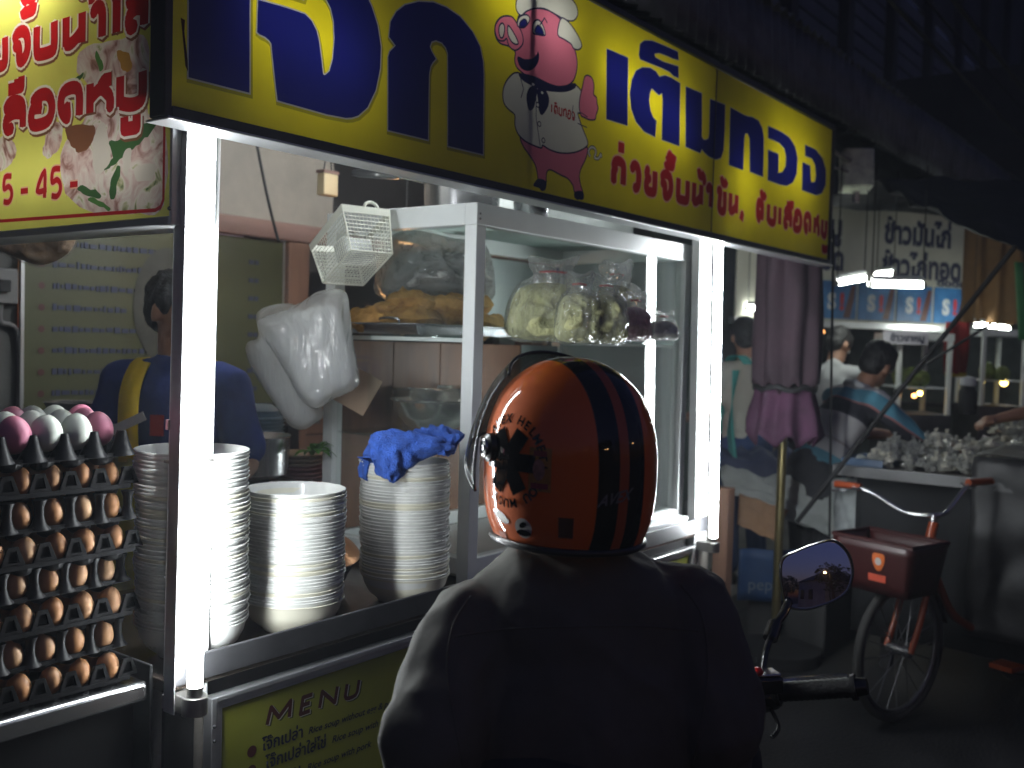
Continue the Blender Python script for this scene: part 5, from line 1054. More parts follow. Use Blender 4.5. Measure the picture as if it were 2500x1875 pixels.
# people at the neighbouring stalls
whiteT = mat('white_shirt', (.42, .43, .44), .9, var=.08, bump=.3, bs=16); tealM = mat('teal_cloth', (.06, .33, .29), .9, var=.15, bump=.2); creamT = mat('cream_shirt', (.42, .40, .33), .9, var=.1, bump=.3, bs=16)
def teal(t, U, Hh, k):
    s1 = spline([U(p) for p in ((-.06, -.11, 1.40), (-.085, -.06, 1.455), (-.075, .06, 1.44), (-.03, .13, 1.33))], 6); s2 = spline([U(p) for p in ((.06, -.11, 1.40), (.085, -.06, 1.455), (.075, .06, 1.44), (.03, .13, 1.33))], 6)
    for sp in (s1, s2): obj('apron_strap', MB().add([p + Vector((d, 0, 0)) for p in sp for d in (-.035, .035)], [(2 * i, 2 * i + 1, 2 * i + 3, 2 * i + 2) for i in range(len(sp) - 1)]), tealM, t, solid=.005)
    obj('apron_tie', MB().grid(lambda u, v: U(((-.19 - .02 * sin(v * 3)) + u * .05, -.12 - .05 * v + .22 * u * v, 1.36 - .62 * v)), 4, 12), tealM, t, solid=.005)
    obj('apron_bib', MB().grid(lambda u, v: U(((u - .5) * .38, .14 - .25 * (u - .5) ** 2, 1.32 - v * .7)), 10, 8), tealM, t, solid=.005)
q = at(1832, 850, 5.9)
person('vendor in cream shirt and teal apron seen from behind, left of the closed umbrella', q.x, q.y, .12, 1.05, 1.56, creamT, mat('blue_jeans', (.03, .06, .16), .9), head=-.4, arms={1: ((.02, .12, -.24), (-.02, .36, -.26)), -1: ((-.04, .1, -.26), (.0, .32, -.3))}, extra=teal, lean=.08)
q = at(2030, 870, 6.2)
person('person in a plain white shirt looking down, right of the closed umbrella', q.x, q.y, .12, .2, 1.55, whiteT, darkT, lean=.18, head=-.5, nod=.45, arms={1: ((.06, .1, -.25), (.02, .34, -.28)), -1: ((-.06, .1, -.25), (-.02, .34, -.28))})
# striped polo
stp = bpy.data.materials.new('striped_polo'); stp.use_nodes = True; n = stp.node_tree; bs_ = n.nodes['Principled BSDF']; bs_.inputs['Roughness'].default_value = .9
tc = n.nodes.new('ShaderNodeTexCoord'); se = n.nodes.new('ShaderNodeSeparateXYZ'); n.links.new(tc.outputs['UV'], se.inputs[0]); cr = n.nodes.new('ShaderNodeValToRGB'); n.links.new(se.outputs['Y'], cr.inputs[0]); n.links.new(cr.outputs[0], bs_.inputs['Base Color'])
cr.color_ramp.interpolation = 'CONSTANT'; E_ = cr.color_ramp.elements; E_[0].position = 0; E_[0].color = (.02, .02, .03, 1); E_[1].position = .10; E_[1].color = (.08, .22, .28, 1)
for p, c in ((.24, (.38, .37, .37)), (.36, (.26, .24, .23)), (.39, (.40, .39, .39)), (.62, (.05, .05, .06)), (.635, (.02, .02, .028)), (.76, (.30, .12, .12)), (.775, (.07, .22, .30)), (.90, (.45, .45, .46))):
    e = E_.new(p); e.color = (*c, 1)
q = at(1985, 1120, 5.2); LN = .58
def polo(t, U, Hh, k):
    sh_ = [c for c in t.children if c.name.startswith('shirt')][0]; me = sh_.data; uv = me.uv_layers.new(name='UV'); ax_ = (U((0, 0, 1.44)) - U((0, 0, .86))); L_ = ax_.length; ax_.normalize(); o_ = U((0, 0, .86))
    for lp in me.loops:
        v = me.vertices[lp.vertex_index].co; uv.data[lp.index].uv = (0, max(0, min(1, (v - o_).dot(ax_) / L_)))
    obj('collar', MB().tube([U((.075 * cos(a * pi / 8), -.005 + .075 * sin(a * pi / 8), 1.415)) for a in range(16)], .017, 8, closed=True), whiteT, t, smooth=180)
    for qq in (-1, 1): obj('spectacle_lens', MB().tube([Hh((qq * .033 + .02 * cos(a * pi / 6), .108, .086 + .016 * sin(a * pi / 6))) for a in range(12)], .0018, 5, closed=True), steel, t)
man = person('man in a blue, white and black striped polo shirt leaning over the bagged food', q.x, q.y, .0, -.62, 1.66, stp, darkT, lean=LN, head=.35, nod=-.15, arms={-1: ((-.06, .22, -.20), (-.02, .48, -.22)), 1: ((.06, .24, -.22), (.08, .52, -.26))}, extra=polo, sleeve=.75)
hd = at(2390, 1010, 5.6)
person('shopper reaching over the bags from outside the right edge of the photo', 6.15, .55, 0, 2.6, 1.68, dk, darkT, lean=.35, arms={1: ((.1, .25, -.1), (.12, .52, -.15)), -1: ((-.1, .28, -.1), (-.05, .58, -.12))})

# ------------------------------------------------------------------ the rider
jk = mat('charcoal_jacket', (.100, .099, .086), .85, var=.18, vs=5, bump=.6, bs=9)
rd = thing('person', 'rider in a charcoal jacket and glossy orange helmet seen from behind', 'person', (1.27, .84, 0))
O = Vector((1.27, .84, 0))
def R(u, v, d): return at(u, v, d) - O
fwA = atan2(FW.y, FW.x); B4 = Matrix((tuple(RT), tuple(FW), (0, 0, 1))).transposed().to_4x4()
j = MB()
def el(c, r): j.ell(c, r, 22, 14, B4)
el(R(1405, 1560, 1.56), (.185, .115, .16)); el(R(1405, 1760, 1.55), (.195, .125, .2)); el(R(1405, 2000, 1.55), (.20, .135, .2)); el(R(1400, 2250, 1.55), (.20, .15, .17))
j.cap(R(1180, 1528, 1.54), R(1390, 1478, 1.56), .066, .078); j.cap(R(1650, 1482, 1.58), R(1420, 1468, 1.57), .068, .080); j.cap(R(1402, 1480, 1.56), R(1405, 1400, 1.57), .092, .066)
j.cap(R(1160, 1545, 1.53), R(1060, 1800, 1.46), .074, .070); j.cap(R(1060, 1790, 1.46), R(1075, 2040, 1.60), .070, .05); j.cap(R(1075, 2040, 1.60), R(1120, 2080, 1.75), .05, .042)
j.cap(R(1668, 1495, 1.57), R(1748, 1760, 1.52), .074, .070); j.cap(R(1745, 1750, 1.52), R(1690, 2010, 1.68), .068, .05); j.cap(R(1690, 2010, 1.68), R(1620, 2060, 1.80), .05, .042)
jo = blob('jacket', j, .006, jk, rd, 8)
crA = [R(1088, 1475, 1.42), R(1085, 1560, 1.42), R(1105, 1700, 1.42)]
swell(jo.data, lambda x, y, z: nz(x * 9, y * 9, z * 4.5) * .009 + nz(x * 24 + z * 8, y * 24, z * 9) * .004 + (.5 - abs(nz(x * 9 + z * 4, y * 9, z * 5 + x * 6))) * .015 + (.5 - abs(nz(x * 14, y * 14 + z * 8, z * 11 - y * 5 + 4))) * .008)
from mathutils.bvhtree import BVHTree
bv = BVHTree.FromPolygons([v.co.copy() for v in jo.data.vertices], [list(p.vertices) for p in jo.data.polygons])
def seam(name, pts):
    out = []
    for p in spline([(a, b, 0) for a, b in pts], 8):
        o_ = at(p.x, p.y, .9) - O; d_ = (at(p.x, p.y, 2) - O - o_).normalized(); h_ = bv.ray_cast(o_, d_)
        if h_[0]: out.append(h_[0] + h_[1] * .0006)
    if len(out) > 3: obj(name, MB().tube(out, .0016, 6), jk, rd, smooth=180)
seam('sleeve_seam', [(1150, 1455), (1105, 1530), (1092, 1640), (1110, 1760), (1130, 1870)]); seam('sleeve_seam', [(1660, 1425), (1712, 1500), (1728, 1620), (1715, 1750), (1690, 1870)]); seam('yoke_seam', [(1105, 1555), (1250, 1535), (1410, 1530), (1560, 1528), (1708, 1540)])
cl = MB()
def colr(u, v):
    a = u * 2 * pi; rr = .088 - .016 * v + .004 * sin(3 * a); z = R(1400, 1412, 1.57).z + .060 * v - .010 * (1 - v) * cos(2 * a)
    c0 = R(1404, 1372, 1.57); return (c0.x + rr * cos(a), c0.y + rr * sin(a) * .95, z)
obj('collar', cl.grid(colr, 40, 6, cu=True), jk, rd, smooth=180, solid=.006)
sk = MB(); sk.cap(R(1402, 1420, 1.57), R(1400, 1250, 1.56), .056, .052); sk.ell(R(1395, 1110, 1.55), (.075, .09, .105), 16, 12, B4); sk.cap(R(1380, 1200, 1.60), R(1370, 1215, 1.63), .05, .04)
sk.ell(R(1405, 1800, 1.55), (.15, .10, .3), 16, 12, B4); sk.cap(R(1180, 1500, 1.54), R(1400, 1440, 1.56), .05, .05); sk.cap(R(1650, 1470, 1.58), R(1400, 1440, 1.56), .05, .05)
hip = Vector((1.22, .82, .80)) - O; bh = Vector((.985, .17, 0)); br = Vector((.17, -.985, 0))
for q, eb, sh_, wr in ((-1, R(1060, 1790, 1.46), R(1160, 1510, 1.53), R(1120, 2080, 1.75)), (1, R(1745, 1750, 1.52), R(1665, 1470, 1.57), R(1620, 2060, 1.80))):
    sk.cap(sh_, eb, .045, .04); sk.cap(eb, wr, .04, .026); d = (wr - eb).normalized(); pm_ = wr + bh * .06 - Vector((0, 0, .01)); sk.cap(wr, pm_, .026, .03)
    for f in range(4):
        o_ = br * ((f - 1.5) * .021); a_ = pm_ + o_ + bh * .02; b_ = a_ + bh * .035 - Vector((0, 0, .012)); sk.cap(a_, b_, .009, .0085, 8); sk.cap(b_, b_ + bh * .012 - Vector((0, 0, .026)), .0085, .0075, 8)
    sk.cap(wr + bh * .02 - br * q * .02, wr + bh * .055 - br * q * .05 - Vector((0, 0, .015)), .011, .009, 8)
    h_ = hip + br * q * .10; kn = h_ + bh * .42 + br * q * .04 + Vector((0, 0, -.04)); an = kn + bh * .06 + Vector((0, 0, -.43))
    sk.cap(h_, kn, .08, .058); sk.cap(kn, an, .055, .038); sk.cap(an, an + bh * .14 - Vector((0, 0, .04)), .036, .03)
sk.ell(hip, (.16, .13, .12), 16, 10, B4)
blob('body', sk, .010, skinM, rd, 3)
tq = MB(); tq.ell(hip, (.175, .145, .125), 16, 10, B4)
for q in (-1, 1):
    h_ = hip + br * q * .10; kn = h_ + bh * .42 + br * q * .04 + Vector((0, 0, -.04)); an = kn + bh * .06 + Vector((0, 0, -.41)); tq.cap(h_, kn, .098, .076); tq.cap(kn, an, .074, .06)
    obj('shoe', MB().cap(an + Vector((0, 0, -.05)), an + bh * .17 + Vector((0, 0, -.08)), .046, .038), black, rd, smooth=180)
blob('trousers', tq, .012, darkT, rd, 4)

# helmet
HA, HB = .126, .150
def hprof(t):   # t 0 crown .. 1 lower edge -> (radius factor, height)
    K_ = [(0, .134), (.22, .1315), (.45, .120), (.66, .100), (.83, .072), (.945, .035), (.995, -.005), (1.0, -.045), (.985, -.080), (.945, -.112), (.885, -.134), (.865, -.140)]
    x = t * (len(K_) - 1); i = min(int(x), len(K_) - 2); f = x - i
    p = [K_[max(i - 1, 0)], K_[i], K_[i + 1], K_[min(i + 2, len(K_) - 1)]]
    if i == 0: p[0] = (-.22, .1315)
    g = lambda a: .5 * (2 * p[1][a] + (p[2][a] - p[0][a]) * f + (2 * p[0][a] - 5 * p[1][a] + 4 * p[2][a] - p[3][a]) * f * f + (3 * p[1][a] - p[0][a] - 3 * p[2][a] + p[3][a]) * f ** 3)
    return max(0, g(0)), g(1)
def hsurf(a, t, off=0.0):   # a: angle from the back towards the rider's left
    r, z = hprof(t); return Vector((-(HA * r + off) * sin(a), -(HB * r + off) * cos(a) + .004, z + (off if t < .3 else 0)))
def t_of_z(z):
    lo, hi = 0.0, 1.0
    for _ in range(30):
        m_ = (lo + hi) / 2
        if hprof(m_)[1] > z: lo = m_
        else: hi = m_
    return lo
def hdec(a, z, off=.0012): return hsurf(a, t_of_z(z), off)
hp_ = at(1393, 1085, 1.54); hz = fwA + radians(28.5)
hm_ = bpy.data.materials.new('helmet_paint'); hm_.use_nodes = True; n = hm_.node_tree; b_ = n.nodes['Principled BSDF']; b_.inputs['Roughness'].default_value = .6; b_.inputs['Specular IOR Level'].default_value = .1; b_.inputs['Coat Weight'].default_value = 1.0; b_.inputs['Coat Roughness'].default_value = .012
tc = n.nodes.new('ShaderNodeTexCoord'); se = n.nodes.new('ShaderNodeSeparateXYZ'); n.links.new(tc.outputs['Object'], se.inputs[0]); ab = n.nodes.new('ShaderNodeMath'); ab.operation = 'ABSOLUTE'; n.links.new(se.outputs['X'], ab.inputs[0])
cr = n.nodes.new('ShaderNodeValToRGB'); cr.color_ramp.interpolation = 'CONSTANT'; n.links.new(ab.outputs[0], cr.inputs[0]); E_ = cr.color_ramp.elements; E_[0].position = 0; E_[0].color = (.5, .10, .03, 1); E_[1].position = .0045; E_[1].color = (.008, .008, .009, 1); e = E_.new(.037); e.color = (.92, .165, .012, 1)
n.links.new(cr.outputs[0], b_.inputs['Base Color'])
hel = thing('helmet', 'glossy orange open face helmet with two black centre stripes, on the rider', 'helmet', hp_, hz - pi / 2)
sh2 = MB(); NA, NT = 96, 44
vs = [hsurf(2 * pi * i / NA, j_ / (NT - 1)) for j_ in range(NT) for i in range(NA)]; fs = []
for j_ in range(NT - 1):
    for i in range(NA):
        a = (i + .5) / NA * 2 * pi; ang = abs(pi - a); z = hprof((j_ + .5) / (NT - 1))[1]
        if ang < radians(62) and z < .06: continue
        fs.append((j_ * NA + i, j_ * NA + (i + 1) % NA, (j_ + 1) * NA + (i + 1) % NA, (j_ + 1) * NA + i))
sh2.add(vs, fs); so2 = obj('shell', sh2, hm_, hel, smooth=180); q = so2.modifiers.new('thickness', 'SOLIDIFY'); q.thickness = .006; q.offset = -1
obj('liner', MB().ell((0, -.004, .0), (.112, .134, .122), 24, 16), mat('black_foam', (.012, .012, .012), .95), hel, smooth=180)
blk = mat('black_trim', (.015, .015, .016), .35, coat=.3)
obj('trim', MB().tube([hsurf(radians(s_), 1, .001) + Vector((0, 0, -.002)) for s_ in range(-116, 117, 4)], .0058, 8), blk, hel, smooth=180)
vis = film_mat('smoked_visor', (.02, .02, .025), .48, .03, .1, 0)
mx = Matrix.Rotation(radians(31), 4, 'X')
def vs_(u, v):
    a = pi + (u - .5) * 2 * radians(86 - 34 * (1 - v)); z = .070 - .165 * v; p = hsurf(a, t_of_z(z), .008 + .016 * sin(pi * u)); return mx @ p
obj('visor', MB().grid(vs_, 40, 16), vis, hel, smooth=180, solid=.002)
obj('visor_edge', MB().tube([vs_(u / 40, 0) for u in range(41)], .0028, 6).tube([vs_(u / 40, 1) for u in range(41)], .0025, 6), blk, hel, smooth=180)
for sg in (1, -1):
    c = hdec(radians(97) * sg, -.004, .004); nn_ = Vector((c.x, c.y * .7, 0)).normalized(); M_ = Matrix.Translation(c) @ nn_.to_track_quat('Z', 'Y').to_matrix().to_4x4()
    pv = obj('visor_pivot', MB().lathe([(.001, .008), (.010, .008), (.015, .007), (.021, .003), (.022, -.006)], 24, M_), blk, hel)
    obj('pivot_screw', MB().lathe([(.010, .0085), (.012, .0105), (.014, .0095), (.015, .006)], 20, M_).lathe([(.001, .011), (.004, .0105), (.005, .008)], 10, M_), steel, pv)
# print on the shell
prt = mat('black_print', (.008, .008, .009), .04, var=0); gry = mat('grey_print', (.22, .22, .23), .1)
A0, Z0 = radians(78), -.018
def ring(u, v, off=.0013): return hdec(A0 - u / .134, Z0 + v, off)
def flat_on(name, me, mtl, fr):
    for v in me.vertices: v.co = fr(v.co.x, v.co.y)
    me.materials.clear(); me.materials.append(mtl); o = bpy.data.objects.new(name, me); COL.objects.link(o); o.parent = hel; return o
for i, chh in enumerate('AVEX HELMET! YOU MUST'):
    if chh == ' ': continue
    th = radians(136 - i * 12.6); me = text_mesh(chh, .0175, .0006, 0, 'CENTER')
    def fr_(x, y, th=th):
        rr = .0555 + y; return ring(rr * cos(th) + x * sin(th), rr * sin(th) - x * cos(th))
    flat_on('lettering', me, prt, fr_)
star = MB()
for k_ in range(3):
    th = k_ * pi / 3; t2 = Vector((cos(th), sin(th))); s2_ = Vector((-t2.y, t2.x))
    star.grid(lambda u, v: ring(*(t2 * ((u - .5) * .098) + s2_ * ((v - .5) * .026)), .0012 + .00012 * k_), 14, 5)
obj('star_mark', star, prt, hel, smooth=180)
def patch(name, a, z, w, h, mtl, off=.0010, oval=False, rot=0.0, nu=10):
    mb = MB()
    if oval:
        vs = [hdec(a, z, off)]; 
        for k_ in range(24):
            x = w / 2 * cos(k_ * pi / 12); y = h / 2 * sin(k_ * pi / 12); x, y = x * cos(rot) - y * sin(rot), x * sin(rot) + y * cos(rot); vs.append(hdec(a - x / .134, z + y, off))
        mb.add(vs, [(0, 1 + k_, 1 + (k_ + 1) % 24) for k_ in range(24)])
    else: mb.grid(lambda u, v: hdec(a - ((u - .5) * w * cos(rot) - (v - .5) * h * sin(rot)) / .134, z + (v - .5) * h * cos(rot) + (u - .5) * w * sin(rot), off), nu, 8)
    return obj(name, mb, mtl, hel, smooth=180)
patch('sticker', radians(54), -.025, .034, .062, mat('faded_sticker', (.50, .22, .03), .4, var=.35, vs=60, coat=.5)); patch('sticker', radians(54.5), -.025, .018, .03, mat('sticker_face', (.40, .20, .16), .4, var=.5, vs=90), .0014, True); patch('sticker', radians(54), -.048, .026, .008, mat('sticker_red', (.28, .02, .05), .4, var=.3, vs=150), .0014); patch('sticker', radians(54), -.002, .020, .008, mat('sticker_red2', (.3, .05, .04), .4), .0014)
wst = mat('white_sticker', (.60, .60, .54), .35, coat=.4); patch('sticker', radians(66), -.113, .030, .030, wst, .001, True); patch('sticker', radians(66), -.120, .026, .010, prt, .0014, True); patch('sticker', radians(66), -.108, .014, .008, prt, .0014, True, .5)
patch('sticker', radians(86), -.102, .040, .015, wst, .001, True, -.35)
flat_on('logo', text_mesh('AVEX', .022, .0004, .45, 'CENTER'), gry, lambda x, y: hdec(radians(7) - x / .14, -.068 + y + x * .18, .0014))
patch('sticker', radians(37), -.105, .022, .03, mat('dim_print', (.10, .03, .01), .4, coat=.5), .001, False)
patch('strap', radians(88), -.132, .02, .012, mat('orange_strap', (.5, .09, .01), .5), .001)
# ================================================================== MOTORCYCLE
gb = mat('gloss_black', (.012, .012, .013), .25, coat=.6); rub = mat('black_grip_rubber', (.014, .014, .015), .6, bump=.3, bs=200); mirr = mat('mirror_glass', (.9, .9, .92), .02, 1.0, var=0)
mc = thing('motorcycle', 'black motorcycle parked along the stall, its handlebar and mirror showing beside the rider', 'motorcycle', (1.25, .83, 0))
MO = Vector((1.25, .83, 0)); H3 = lambda f, r, z: bh * f + br * r + Vector((0, 0, z)); W = lambda p: p - MO
def wheel_(f, parent):
    t_ = obj('tyre', MB().tube([H3(f + .27 * cos(a * pi / 16), 0, .275 + .27 * sin(a * pi / 16)) for a in range(32)], .035, 8, closed=True), black, parent, smooth=180)
    obj('rim', MB().tube([H3(f + .23 * cos(a * pi / 16), 0, .275 + .23 * sin(a * pi / 16)) for a in range(32)], .016, 8, closed=True), steel, t_, smooth=180)
    sp_ = MB()
    for a in range(18): sp_.tube([H3(f, 0, .275), H3(f + .23 * cos(a * pi / 9), 0, .275 + .23 * sin(a * pi / 9))], .003, 5)
    obj('spokes', sp_, steel, t_); obj('hub', MB().tube([H3(f, -.06, .275), H3(f, .06, .275)], .05, 14), dsteel, t_)
wheel_(.75, mc); wheel_(-.55, mc)
obj('seat', MB().cap(H3(-.45, 0, .78), H3(.12, 0, .74), .10, .085), mat('black_vinyl', (.016, .016, .017), .5), mc, smooth=180)
obj('body', MB().cap(H3(-.6, 0, .70), H3(-.1, 0, .62), .08, .13).cap(H3(-.1, 0, .60), H3(.28, 0, .42), .12, .10).cap(H3(.28, 0, .42), H3(.47, 0, .78), .09, .10), gb, mc, smooth=180)
obj('front_cover', MB().cap(H3(.46, 0, .78), H3(.42, 0, .90), .12, .085).cap(H3(.42, -.10, .90), H3(.42, .10, .90), .05, .05), gb, mc, smooth=180)
obj('fork', MB().tube([H3(.52, -.08, .70), H3(.74, -.08, .28)], .02, 10).tube([H3(.52, .08, .70), H3(.74, .08, .28)], .02, 10), steel, mc)
obj('headlight', MB().ell(H3(.55, 0, .86), (.05, .08, .07), 16, 10), mat('lamp_lens', (.5, .5, .5), .1), mc, smooth=180)
gi, go_ = W(at(1895, 1690, 1.755)), W(at(2085, 1678, 1.70)); gd = (go_ - gi).normalized(); ctr = H3(.40, .0, .93)
obj('handlebar', MB().tube(spline([ctr, ctr.lerp(gi, .55) + Vector((0, 0, .012)), gi - gd * .02, gi, go_], 5), .011, 10).tube(spline([ctr, ctr - br * .2 + Vector((0, 0, .012)), H3(.37, -.24, .93), H3(.34, -.36, .92)], 5), .011, 10), steel, mc)
gp = MB(); nn = 14
pts = [gi.lerp(go_, k_ / (nn * 2)) for k_ in range(nn * 2 + 1)]; gp.tube(pts, [.0175 if k_ % 2 else .0162 for k_ in range(nn * 2 + 1)], 16)
obj('grip', gp, rub, mc); each('grip_flange', [MB().tube([gi - gd * .006, gi + gd * .006], .024, 16), MB().tube([go_ - gd * .004, go_ + gd * .004], .022, 16)], rub, mc)
obj('bar_end', MB().tube([go_ + gd * .004, go_ + gd * .022], [.0165, .014], 14), gb, mc)
obj('grip', MB().tube([H3(.37, -.24, .93), H3(.34, -.36, .92)], .017, 14), rub, mc)
sw_ = gi - gd * .05
obj('switch_housing', MB().cap(sw_ + Vector((0, 0, -.008)), gi - gd * .012 + Vector((0, 0, -.006)), .032, .026, 14), gb, mc, smooth=180)
rv = obj('brake_reservoir', MB().box(-.03, .03, -.022, .022, -.014, .016, Matrix.Translation(W(at(1862, 1668, 1.74))) @ rotz(-.7)), gb, mc, bev=.006); obj('cap', MB().box(-.026, .026, -.018, .018, .0165, .021, Matrix.Translation(W(at(1862, 1668, 1.74))) @ rotz(-.7)), steel, rv, bev=.002)
obj('switch', MB().ell(W(at(1850, 1640, 1.72)), (.010, .010, .008), 10, 8), mat('red_button', (.5, .01, .01), .3), mc); obj('brake_lever', MB().tube(spline([sw_ + bh * .05, gi + bh * .075 + gd * .02, go_ + bh * .07 - gd * .02], 6), .006, 8), steel, mc)
obj('brake_hose', MB().tube(spline([W(at(1885, 1800, 1.72)), W(at(1900, 1770, 1.74)), W(at(1865, 1700, 1.75))], 8), .004, 6), black, mc)
msc = W(at(1990, 1405, 1.86))
# mirror: head tilted up and turned back to the street
st_ = obj('mirror_stem', MB().tube(spline([W(at(1862, 1652, 1.76)), W(at(1868, 1600, 1.78)), W(at(1880, 1560, 1.80))], 6), .006, 8).tube([W(at(1880, 1560, 1.80)), W(at(1893, 1522, 1.82))], .0135, 12).tube(spline([W(at(1893, 1522, 1.82)), W(at(1912, 1500, 1.835)), W(at(1925, 1470, 1.85))], 6), [.008] * 12 + [.009], 10), gb, mc, smooth=50)
nrm = (-FW * .86 + RT * -.16 + UPV * .165).normalized(); e1m = nrm.cross(UPV).normalized() * -1; e2m = e1m.cross(nrm).normalized() * -1
if e2m.z < 0: e2m = -e2m
if e1m.dot(RT) < 0: e1m = -e1m
MOUT = [(-77, 30), (-74, -40), (-60, -78), (-20, -84), (30, -66), (70, -38), (85, -2), (84, 36), (70, 68), (42, 88), (6, 80), (-40, 58)]
mo_ = outl([(a * 1.86 / 2457 * 1.04, b * 1.86 / 2457) for a, b in MOUT], 5)
def mfr(a, b, h=0.0): return msc + e1m * a + e2m * b + nrm * h
hs_ = MB(); nO = len(mo_)
ringsM = [(1.0, .0), (1.03, -.006), (1.0, -.016), (.8, -.030), (.45, -.038)]
hs_.add([mfr(a * s_, b * s_, h_) for s_, h_ in ringsM for a, b in mo_], [(k_ * nO + i, k_ * nO + (i + 1) % nO, (k_ + 1) * nO + (i + 1) % nO, (k_ + 1) * nO + i) for k_ in range(4) for i in range(nO)] + [tuple(range(4 * nO, 5 * nO))])
hs_.add([mfr(a * s_, b * s_, h_) for s_, h_ in ((1.0, .0001), (.985, .003), (.955, .0028), (.945, -.002)) for a, b in mo_], [(k_ * nO + i, k_ * nO + (i + 1) % nO, (k_ + 1) * nO + (i + 1) % nO, (k_ + 1) * nO + i) for k_ in range(3) for i in range(nO)])
mh = obj('mirror_shell', hs_, gb, mc); mg = MB(); RG = [1, .85, .7, .55, .4, .25, .1]
mg.add([mfr(a * .95 * s_, b * .95 * s_, .0012 - ((a * s_) ** 2 + (b * s_) ** 2) / 1.5) for s_ in RG for a, b in mo_] + [mfr(0, 0, .0012)], [(k_ * nO + i, k_ * nO + (i + 1) % nO, (k_ + 1) * nO + (i + 1) % nO, (k_ + 1) * nO + i) for k_ in range(len(RG) - 1) for i in range(nO)] + [((len(RG) - 1) * nO + i, (len(RG) - 1) * nO + (i + 1) % nO, len(RG) * nO) for i in range(nO)])
obj('mirror_glass', mg, mirr, mh, smooth=180)

# ================================================================== BICYCLE
bo = thing('bicycle', 'old bicycle with orange grips, orange fork and a red front basket', 'bicycle', (4.20, 1.15, 0))
ox_ = Vector((.952, -.308, 0)).normalized(); oy_ = Vector((.308, .952, 0)).normalized()   # rearwards, to its side
def Bk(r, s_, z): return ox_ * r + oy_ * s_ + Vector((0, 0, z))
org = mat('orange_paint', (.30, .05, .01), .35, coat=.3); redb = mat('dark_red_plastic', (.032, .005, .005), .4, var=.15); tyreg = mat('dusty_tyre', (.025, .024, .023), .85, var=.3)
def bwheel(r, rad=.275):
    t_ = obj('tyre', MB().tube([Bk(r + rad * cos(a * pi / 20), 0, rad + .02 + rad * sin(a * pi / 20)) for a in range(40)], .019, 8, closed=True), tyreg, bo, smooth=180)
    obj('rim', MB().tube([Bk(r + rad * .91 * cos(a * pi / 20), 0, rad + .02 + rad * .91 * sin(a * pi / 20)) for a in range(40)], .010, 6, closed=True), dsteel, t_, smooth=180)
    for a in range(20): obj('spoke', MB().tube([Bk(r, .025 if a % 2 else -.025, rad + .02), Bk(r + rad * .91 * cos(a * pi / 10), 0, rad + .02 + rad * .91 * sin(a * pi / 10))], .0022, 5), dsteel, t_)
    obj('hub', MB().tube([Bk(r, -.05, rad + .02), Bk(r, .05, rad + .02)], .022, 12), steel, t_)
bwheel(0); bwheel(.98)
fk = MB()
for s_ in (-1, 1): fk.tube(spline([Bk(-.01, .055 * s_, .295), Bk(.05, .055 * s_, .42), Bk(.11, .05 * s_, .60), Bk(.14, .03 * s_, .66)], 5), .013, 10)
obj('fork', fk, org, bo); obj('head_tube', MB().tube([Bk(.14, 0, .62), Bk(.20, 0, .80)], .020, 12), org, bo)
obj('frame', MB().tube(spline([Bk(.16, 0, .70), Bk(.34, 0, .42), Bk(.55, 0, .30)], 6), .018, 10).tube([Bk(.55, 0, .30), Bk(.66, 0, .66)], .016, 10).tube([Bk(.55, .04, .30), Bk(.98, .05, .295)], .011, 8).tube([Bk(.66, .03, .62), Bk(.98, .05, .295)], .010, 8).tube([Bk(.55, -.04, .30), Bk(.98, -.05, .295)], .011, 8).tube([Bk(.66, -.03, .62), Bk(.98, -.05, .295)], .010, 8), org, bo)
obj('seat_post', MB().tube([Bk(.66, 0, .64), Bk(.69, 0, .74)], .013, 10), steel, bo)
obj('saddle', MB().grid(lambda u, v: Bk(.55 + .27 * u, (v - .5) * (.07 + .17 * u * u), .79 - .05 * (2 * v - 1) ** 2 + .02 * u), 10, 12), mat('brown_saddle', (.12, .06, .035), .45, var=.2), bo, smooth=180, solid=.03)
hb_l, hb_r = at(2085, 1188, 4.38), at(2375, 1178, 4.30); BO = Vector((4.20, 1.15, 0)); hl_, hr_ = hb_l - BO, hb_r - BO; stm = Bk(.20, 0, .83)
obj('stem', MB().tube([Bk(.19, 0, .76), stm], .014, 10), steel, bo)
obj('handlebar', MB().tube(spline([hl_, hl_.lerp(stm, .25), stm.lerp(hl_, .35) + Vector((0, 0, -.03)), stm, stm.lerp(hr_, .35) + Vector((0, 0, -.03)), hr_.lerp(stm, .25), hr_], 6), .0105, 10), steel, bo)
for p in (hl_, hr_):
    d = (p - stm); d.z = 0; d.normalize(); obj('grip', MB().tube([p - d * .03, p + d * .10 + Bk(.03, 0, 0)], .016, 12), org, bo); obj('brake_lever', MB().tube(spline([p - d * .05 + Bk(-.03, 0, 0), p + Bk(-.06, 0, -.01), p + d * .06 + Bk(-.05, 0, -.02)], 5), .006, 6), steel, bo)
bc = Bk(-.10, 0, .66); bw = Bk(0, 1, 0)
def bkf(a, b, c): k_ = .82 + .18 * c; return bc + oy_ * ((a - .5) * .36 * k_) + ox_ * ((b - .5) * .24 * k_) + Vector((0, 0, (c - .5) * .205))
bs2 = obj('basket', MB().grid(lambda u, v: bkf(u, 0, v), 12, 6).grid(lambda u, v: bkf(u, 1, v), 12, 6).grid(lambda u, v: bkf(0, u, v), 8, 6).grid(lambda u, v: bkf(1, u, v), 8, 6).grid(lambda u, v: bkf(u, v, 0), 12, 8), redb, bo, solid=.004)
obj('basket_rim', MB().tube([bkf(0, 0, 1), bkf(1, 0, 1), bkf(1, 1, 1), bkf(0, 1, 1)], .008, 6, closed=True), redb, bs2)
